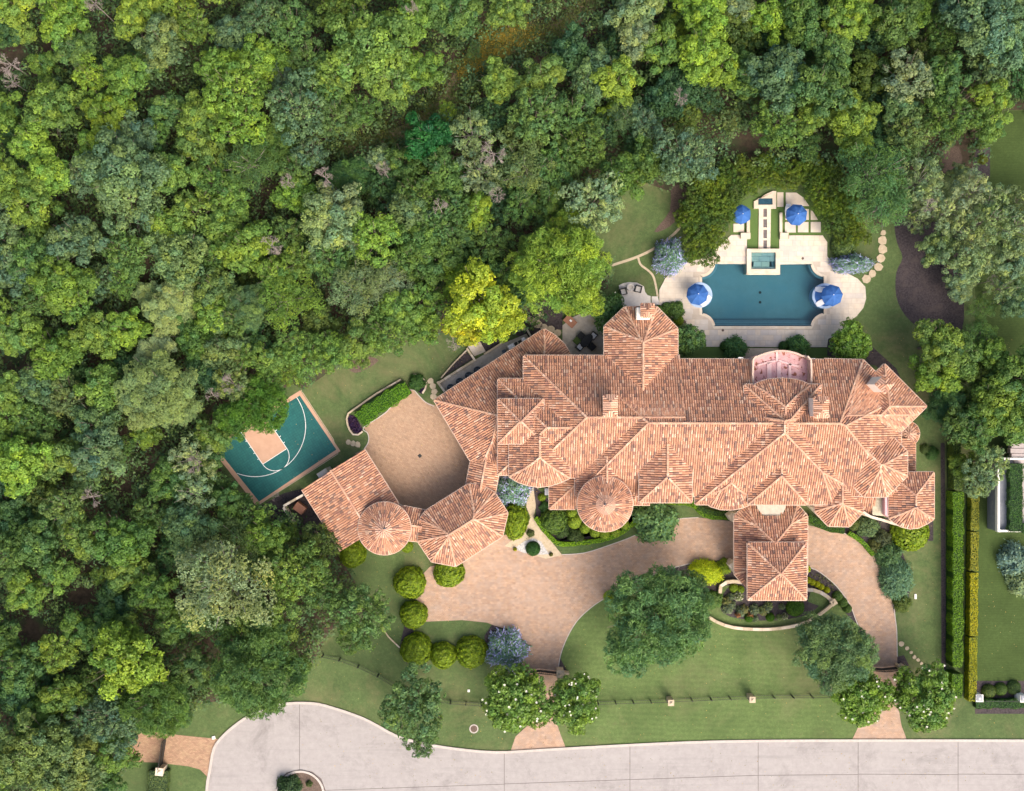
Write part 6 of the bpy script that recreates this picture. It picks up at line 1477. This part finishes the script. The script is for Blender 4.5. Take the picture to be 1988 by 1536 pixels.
stonewall('gate_wall', [(1745, 1292), (1757, 1302), (1770, 1306)], 5, 1.3, 'stone wing wall right of the right gate', slen=.8)
stonewall('gate_wall', [(1088, 1306), (1105, 1309)], 4, 1.2, 'stone wing wall right of the left gate', slen=.8, sm=0)

# stepping stones
def stones(lst, base, group):
    for k, (x, y, r, l) in enumerate(lst):
        g = random.Random(int(x * y)); n = 7; a0 = g.uniform(0, 6); pts = [(x + r * g.uniform(.82, 1.12) * math.cos(a0 + i * 6.283 / n), y + r * g.uniform(.82, 1.12) * math.sin(a0 + i * 6.283 / n)) for i in range(n)]
        tag(slab('stepping_stone', pts, M[base], 0, .09), l, 'stepping stone', group)
stones([(1713.7, 466, 9.5, 'second stepping stone from the top right of the pool'), (1713.7, 484, 9.5, 'third stepping stone from the top right of the pool'), (1711, 502, 8.8, 'fourth stepping stone in the line to the pool deck'), (1705.5, 518, 8.6, 'fifth stepping stone in the line to the pool deck'),
        (1694, 531, 8.2, 'sixth stepping stone, just before the pool deck'), (1683, 542, 9, 'grey stepping stone touching the pool deck'), (1715, 452, 6, 'topmost small stepping stone right of the pool')], 'buff', 'stepping stones to the pool deck')
stones([(836, 740, 6.5, 'top stepping stone between planter and service yard'), (840, 749.5, 6.5, 'second stepping stone between planter and service yard'), (843, 760, 6.5, 'third stepping stone between planter and service yard'), (841, 769.5, 6.5, 'lowest stepping stone beside the west roof corner')], 'buff', 'stepping stones by the service yard')
stones([(676.5, 859, 5.5, 'left stepping stone beside the garage corner'), (685.4, 861, 5.5, 'middle stepping stone beside the garage corner'), (694.5, 863.5, 6.3, 'right stepping stone beside the garage corner')], 'buff', 'stepping stones by the garage')
stones([(1750, 1250, 5.5, 'largest stepping stone beside the right driveway'), (1761, 1259, 4.2, 'second stepping stone of the line below the right driveway bend'), (1769, 1267, 3.6, 'third stepping stone of the line to the hedge'), (1775.5, 1276, 4, 'fourth stepping stone of the line to the hedge'),
        (1782.6, 1281.5, 3.8, 'fifth stepping stone of the line near the magnolia'), (1789, 1288, 3.2, 'sixth stepping stone of the line near the magnolia'), (1798, 1299, 3.4, 'last stepping stone at the magnolia edge')], 'buff', 'stepping stones by the right gate')
stones([(1030, 622, 9, 'rough stone step highest behind the west roof end'), (1044, 630, 9, 'rough stone step second from the upper left'), (1056, 636, 8, 'rough stone step in the middle of the flight'), (1070, 640, 8, 'rough stone step fourth along the flight'), (1083, 646, 8, 'rough stone step nearest the dining patio'), (1050, 612, 7, 'loose stone above the rough steps')], 'buff', 'rough stone steps')
# garden steps
stp = empty('garden_steps', P(924, 683), 'flight of stone garden steps beside the west roof', 'steps')
for k in range(5):
    t_ = k / 5; a = (908 + 12 * t_, 672 + 20 * t_); b_ = (932 + 10 * t_, 664 + 18 * t_); dx, dy = 3.1, 3.9
    rel(slab('tread', [a, b_, (b_[0] + dx, b_[1] + dy), (a[0] + dx, a[1] + dy)], M['grey_stone'], 0, .75 - k * .14), stp)

# ------------------------------------------------------------------ iron fences and gates
def fence(pts, label, hgt=1.5, step=2.4, rails=(0.15, 1.35), picket=.22, name='iron_fence'):
    q = [p[:2] for p in PP(pts, 0)]; root = empty(name, (*q[0], 0), label, 'fence'); pk = MB(); rl = MB()
    carry = 0
    for i in range(len(q) - 1):
        a, b_ = Vector(q[i]), Vector(q[i + 1]); L = (b_ - a).length; d = (b_ - a) / L
        for z in rails: mb = MB(); mb.bar((*a, z), (*b_, z), .03, 4); rel(mb.build('rail', M['iron']), root)
        n = max(1, round(L / step))
        for k in range(n + (1 if i == len(q) - 2 else 0)):
            p = a + d * L * k / n; mb = MB(); mb.box(p.x, p.y, 0, .11, .11, hgt + .1); rel(mb.build('post', M['iron']), root)
        m_ = int(L / picket)
        for k in range(m_):
            p = a + d * (k + .5) * L / m_; pk.box(p.x, p.y, .05, .025, .025, hgt - .1)
    o = rel(pk.build('pickets', M['iron']), root); o['kind'] = 'stuff'; return root
fence([(628, 1271), (661, 1278), (697, 1291), (735, 1309), (770, 1330), (820, 1350), (875, 1361), (935, 1365), (1000, 1362)], 'dark iron fence curving across the left front lawn')
fence([(1100, 1365), (1160, 1362), (1296, 1358)], 'dark iron fence between the left gate magnolia and the first street pillar')
fence([(1304, 1357), (1452, 1351)], 'dark iron fence between the two street pillars')
fence([(1462, 1350), (1610, 1349)], 'dark iron fence from the second pillar to the right gate')
fence([(1906, 1356), (1982, 1356)], 'thin fence between the white pillars next door', 1.2)
def gate(pts, label, hgt=1.9):
    q = [p[:2] for p in PP(pts, hgt * .5)]; root = empty('iron_gate', (*q[0], 0), label, 'gate')
    for i in range(len(q) - 1):
        a, b_ = q[i], q[i + 1]; mb = MB()
        for z in (.15, hgt * .5, hgt): mb.bar((*a, z), (*b_, z), .05, 4)
        n = 9
        for k in range(n + 1): t_ = k / n; x, y = a[0] + (b_[0] - a[0]) * t_, a[1] + (b_[1] - a[1]) * t_; mb.bar((x, y, .1), (x, y, hgt), .035, 4)
        L_ = math.hypot(b_[0] - a[0], b_[1] - a[1]); mb.box((a[0] + b_[0]) / 2, (a[1] + b_[1]) / 2, .2, L_, .05, hgt * .45, math.atan2(b_[1] - a[1], b_[0] - a[0]))
        rel(mb.build('gate_leaf', M['iron']), root)['kind'] = 'stuff'
    return root
gate([(1011, 1309), (1047, 1304), (1083, 1308)], 'black bowed iron gate across the left driveway'); gate([(1690, 1299), (1716, 1301), (1745, 1298)], 'black iron gate across the right driveway')
gate([(319, 1436), (315, 1462), (311, 1490)], 'dark iron gate across the neighbouring driveway')

# ------------------------------------------------------------------ umbrellas, loungers, furniture
def umbrella(x, y, r, n=8, rot=0.0, label='', hgt=2.6, tilt=0.0):
    p = P(x, y, hgt); root = empty('umbrella', (p[0], p[1], 0.1), label, 'umbrella', 'blue canvas umbrellas', rz=rot)
    rm = r * K * (H - hgt) / H; mb = MB()
    mb2 = MB(); mb2.bar((0, 0, 0), (0, 0, hgt + .1), .035, 8); mb2.build('pole', M['steel'], root)
    mb2 = MB(); mb2.cyl(0, 0, 0, .12, .32, 14); mb2.build('base', M['iron'], root)
    top = hgt + .28
    for k in range(n):
        a0, a1 = 2 * math.pi * k / n, 2 * math.pi * (k + 1) / n; am = (a0 + a1) / 2; pn = MB()
        rows = []
        for f, z in ((.0, top), (.35, top - .16), (.7, top - .42), (1.0, top - .78)):
            rr_ = rm * f; rows.append([(rr_ * math.cos(a0), rr_ * math.sin(a0), z), (rr_ * .93 * math.cos(am), rr_ * .93 * math.sin(am), z - .07 * f), (rr_ * math.cos(a1), rr_ * math.sin(a1), z)])
        for i in range(3):
            if i == 0: pn.poly([rows[0][0], rows[1][0], rows[1][1]]); pn.poly([rows[0][0], rows[1][1], rows[1][2]])
            else:
                pn.poly([rows[i][0], rows[i + 1][0], rows[i + 1][1], rows[i][1]]); pn.poly([rows[i][1], rows[i + 1][1], rows[i + 1][2], rows[i][2]])
        pn.poly([rows[3][0], (rows[3][0][0], rows[3][0][1], top - .93), (rows[3][1][0], rows[3][1][1], top - .98), rows[3][1]]); pn.poly([rows[3][1], (rows[3][1][0], rows[3][1][1], top - .98), (rows[3][2][0], rows[3][2][1], top - .93), rows[3][2]])
        pn.build('canopy_panel', M['blue_fabric'], root)
        rb = MB(); rb.bar((0, 0, top - .02), (rm * .97 * math.cos(a0), rm * .97 * math.sin(a0), top - .78), .018, 4); rb.build('rib', M['steel'], root)
    mb2 = MB(); mb2.cyl(0, 0, top - .02, top + .1, .05, 8); mb2.build('finial', M['plastic_white'], root)
    root.rotation_euler = (tilt, 0, rot); return root
umbrella(1355, 571, 21.5, 8, .2, 'blue umbrella over the left round ledge of the pool'); umbrella(1617, 573, 21.5, 8, .1, 'blue umbrella over the right round ledge, largely on the deck')
umbrella(1440, 414, 19.5, 6, .5, 'blue umbrella left of the runnel in the upper garden', tilt=.05); umbrella(1548, 416, 21.5, 8, .3, 'blue umbrella right of the runnel on the stone pads')
def lounger(x, y, rot, label, z=.15, L=1.5):
    p = P(x, y, z); root = empty('pool_lounger', (p[0], p[1], z), label, 'lounger', 'white in-pool loungers', rz=rot); mb = MB(); n = 8
    prof = [(-L / 2, .12), (-L / 4, .2), (0, .16), (L / 4, .3), (L / 2, .55)]
    for (x0, z0), (x1, z1) in zip(prof, prof[1:]):
        w0, w1 = .34 if x0 > -.6 else .22, .34 if x1 < .6 else .26
        mb.poly([(x0, -w0, z0), (x1, -w1, z1), (x1, w1, z1), (x0, w0, z0)]); mb.poly([(x0, w0, z0 - .12), (x1, w1, z1 - .12), (x1, -w1, z1 - .12), (x0, -w0, z0 - .12)])
        for s_ in (-1, 1): mb.poly([(x0, s_ * w0, z0 - .12), (x1, s_ * w1, z1 - .12), (x1, s_ * w1, z1), (x0, s_ * w0, z0)])
    mb.build('shell', M['plastic_white'], root); mb = MB(); mb.box(L * .34, 0, .42, .28, .5, .12); mb.build('pillow', M['plastic_white'], root); mb = MB(); mb.box(0, 0, 0, L * .5, .4, .08); mb.build('foot', M['plastic_white'], root); return root
lounger(1594, 562.5, -.1, 'upper white lounger under the right pool umbrella'); lounger(1595, 587, .5, 'lower white lounger under the right pool umbrella'); lounger(1370, 585, .9, 'white lounger peeping out under the left pool umbrella')
lounger(1529, 410, 1.57, 'white lounger left of the right upper garden umbrella', .1, 1.6)
def armchair(x, y, rot, label, mat='dark_wicker', seat='grey_cushion', s_=1.0, group=None):
    p = P(x, y, .6); root = empty('armchair', (p[0], p[1], .04), label, 'chair', group, rz=rot, sc=(s_, s_, s_))
    for nm, b in (('backrest', (0, .36, .1, .8, .12, .75)), ('armrest', (-.36, 0, .1, .10, .72, .5)), ('armrest', (.36, 0, .1, .10, .72, .5)), ('front_rail', (0, -.35, .1, .8, .08, .3))):
        mb = MB(); mb.box(*b); mb.build(nm, M[mat], root)
    mb = MB(); mb.box(0, 0, .3, .6, .6, .14); mb.build('seat_cushion', M[seat], root)
    for a in (-.34, .34):
        for b_ in (-.34, .34): mb = MB(); mb.box(a, b_, 0, .07, .07, .12); mb.build('leg', M[mat], root)
    return root
armchair(1210.8, 566, .25, 'left armchair with pale cushion on the small patio', group='armchairs on the small patio'); armchair(1239.6, 561, -.22, 'right armchair with pale cushion on the small patio', group='armchairs on the small patio')
p = P(1223.7, 558.5); fp = empty('fire_pit', (p[0], p[1], .04), 'round pale fire pit table between the two armchairs', 'fire pit')
mb = MB(); mb.ring(0, 0, 0, .4, .28, .45, 24); mb.build('rim', M['patio_pale'], fp); mb = MB(); mb.cyl(0, 0, 0, .3, .29, 18); mb.build('bowl', M['grey_stone'], fp)
p = P(1139, 661.5, .7); tb = empty('dining_table', (p[0], p[1], .04), 'black oval dining table on the stone patio', 'table', rz=.85)
mb = MB(); pts = [(.95 * math.cos(a), .55 * math.sin(a)) for a in [k * .2618 for k in range(24)]]; mb.prism(pts, .66, .72, bottom=True); mb.build('tabletop', M['dark_wicker'], tb)
for a in (-.6, .6):
    for b_ in (-.28, .28): mb = MB(); mb.box(a, b_, 0, .06, .06, .66); mb.build('leg', M['dark_wicker'], tb)
gp = 'black chairs around the dining table'
armchair(1128.5, 652, .85, 'black chair at the upper left of the dining table', seat='dark_wicker', group=gp); armchair(1152, 652, -.7, 'black chair with a white cushion at the upper right of the table', seat='plastic_white', group=gp)
armchair(1126, 673.5, 2.4, 'black chair with a white cushion at the lower left of the table', seat='plastic_white', group=gp); armchair(1149, 673, 3.9, 'black chair at the lower right of the dining table', seat='dark_wicker', group=gp)
p = P(1120, 661.5, .4); sq = MB(); sq.box(p[0], p[1], .04, .75, .75, .4, .8); M['green_cushion'] = simple('green_cushion', (.07, .12, .03), (.1, .15, .04), 5); tag(sq.build('footstool', M['green_cushion']), 'square green footstool left of the dining table', 'stool')
p = P(1107, 624, .6); ft2 = empty('fire_table', (p[0], p[1], .04), 'brown copper fire table at the corner of the dining patio', 'table', rz=-.75)
mb = MB(); mb.box(0, 0, 0, 1.35, .85, .5); mb.build('cabinet', M['rust_planter'], ft2); mb = MB(); mb.box(0, 0, .5, 1.5, 1.0, .08); mb.build('top', M['rust_planter'], ft2); mb = MB(); mb.box(0, .1, .58, .3, .22, .04); mb.build('burner_cover', M['plastic_white'], ft2)
# round air units, grills
for k, (x, y) in enumerate(((875, 753), (892.5, 741), (910, 729.5), (927, 719))):
    p = P(x, y, 1.0); root = empty('air_conditioner', (p[0], p[1], 0.03), ['first', 'second', 'third', 'fourth'][k] + ' dark air conditioner from the lower left beside the west roof', 'air conditioner', 'air conditioners in the service yard', rz=-.57)
    mb = MB(); mb.ring(0, 0, 0, 1.0, .42, .48, 20); mb.build('casing', M['bluegrey'], root); mb = MB(); mb.cyl(0, 0, 0, .8, .42, 18); mb.build('drum', M['iron'], root)
    for q_ in range(4): mb = MB(); mb.box(.18 * math.cos(q_ * 1.571), .18 * math.sin(q_ * 1.571), .86, .34, .12, .02, q_ * 1.571); mb.build('fan_blade', M['bluegrey'], root)
    mb = MB(); mb.ring(0, 0, .96, 1.0, .2, .24, 16); mb.build('guard_ring', M['bluegrey'], root)
gk = empty('outdoor_kitchen', P(1003, 667, .9), 'long steel outdoor kitchen with grills beside the west roof', 'outdoor kitchen', rz=.5)
gk.location.z = .03
mb = MB(); mb.box(0, 0, 0, 2.5, .7, .88); mb.build('counter', M['grey_stone'], gk)
for nm, x0, w_, d_, h_, m_ in (('grill_lid', -.75, .75, .5, .22, 'steel'), ('burner', -.1, .4, .4, .08, 'iron'), ('sink', .45, .4, .35, .03, 'iron'), ('grill_lid', .98, .45, .5, .16, 'steel'), ('side_shelf', -.32, .12, .5, .06, 'plastic_white')):
    mb = MB(); mb.box(x0, 0, .88, w_, d_, h_); mb.build(nm, M[m_], gk)
mb = MB(); p = P(979, 683, .5); mb.box(p[0], p[1], 0, .5, .5, .5, .4); tag(mb.build('utility_box', M['bluegrey']), 'small dark box at the lower end of the outdoor kitchen', 'box')
# odds and ends
p = P(600, 985, .6); mb = MB(); mb.box(0, 0, 0, 1.0, 1.3, 1.3, .95)
p = P(581, 987, 1.3); o = mb.build('generator', M['rust_planter']); o.location = (p[0], p[1], 0); tag(o, 'brown metal box in the small walled yard behind the garage', 'utility box')
mb = MB(); p = P(1062, 955, 1.1); mb.box(p[0], p[1], 0, .55, .8, 1.1); tag(mb.build('utility_cabinet', M['steel']), 'pale grey cabinet beside the house wall near the entry walk', 'cabinet')
mc = empty('manhole', P(920, 1415), 'round brown manhole cover with pale ring in the verge', 'manhole'); mb = MB(); mb.ring(0, 0, 0, .05, .42, .55, 28); mb.build('ring', M['kerb'], mc); mb = MB(); mb.cyl(0, 0, 0, .03, .42, 24); mb.build('cover', M['mulch_brown'], mc)
for x, y, s_, rz, l, m_ in ((815, 885, .4, .7, 'square drain grate in the middle of the motor court', 'iron'), (359.5, 1397, .45, .2, 'pale blue-grey utility box on the grass beside the neighbouring driveway', 'next_stone'), (415, 1432, .38, .2, 'small white box at the kerb of the cul-de-sac', 'white'), (910, 1341, .3, 0, 'small pale box on the left front lawn', 'white'),
                            (1777, 1158, .26, 0, 'white marker box on the right side lawn', 'white')):
    p = P(x, y); mb = MB(); mb.box(p[0], p[1], 0, s_, s_ if 'marker' not in l else .6, .016 if 'drain' in l else .12, rz); tag(mb.build('drain_grate' if 'drain' in l else 'utility_box', M[m_]), l, 'drain' if 'drain' in l else 'box')
for x, y, l in ((1403, 641.5, 'round deck lid below the left part of the pool'), (1558, 502, 'round deck lid right of the spa'), (1327, 626, 'larger purple-brown round lid at the lower left of the deck')):
    p = P(x, y); mb = MB(); mb.cyl(p[0], p[1], .1, .13, .16 if 'larger' not in l else .3, 16); tag(mb.build('deck_lid', M['mulch_brown']), l, 'lid')
# ------------------------------------------------------------------ next door house corner
nb = empty('neighbour_house', P(1975, 960, 3), 'corner of a pale modern house with a planted roof edge, right picture edge', 'house')
rel(slab('planter_wall', [(1937, 889), (2080, 889), (2080, 893), (1941, 893), (1941, 1029), (2080, 1029), (2080, 1033), (1937, 1033)], M['white'], 3.2, 3.9), nb)
rel(slab('wall', [(1938, 890), (2080, 890), (2080, 1032), (1938, 1032)], M['next_stone'], 0, 3.2), nb)
rel(slab('terrace', [(1970, 850), (2080, 850), (2080, 1028), (1970, 1028)], M['roof_grey'], 3.2, 3.5), nb)
for k in range(4): rel(slab('step', [(1962 + 2 * (k % 2), 851 + k * 10), (2080, 851 + k * 10), (2080, 860 + k * 10), (1962 + 2 * (k % 2), 860 + k * 10)], M['roof_grey'], 3.0, 3.6 + .12 * (4 - k)), nb)
hh = hedge('roof_hedge', [(1950, 897), (1950, 1026)], 26, 1.0, (0.045, 0.115, 0.030), 'dark green planting on the roof terrace of the house next door', rough=.2); hh.location.z = 3.3
hh = hedge('roof_hedge', [(1962, 1020), (2060, 1020)], 16, 1.0, (0.045, 0.115, 0.030), 'planting along the lower side of the roof terrace next door', rough=.2); hh.location.z = 3.3

# fallen leaves and petals blown over lawns and paving
g = np.random.default_rng(77); bs = g.uniform((560, 640), (1980, 1530), size=(2600, 2)); n = len(bs)
ps = np.stack([(bs[:, 0] - CX) * K, (CY - bs[:, 1]) * K, np.full(n, .05)], 1); lf = leaf_mesh('fallen_leaves', ps, unit(n, g) * .3 + (0, 0, 1), unit(n, g), g.uniform(.07, .17, n), g.uniform(.05, .12, n), g.random(n), g.random(n))
o = link('fallen_leaves', lf); o.color = (.26, .20, .10, 1); o['kind'] = 'stuff'
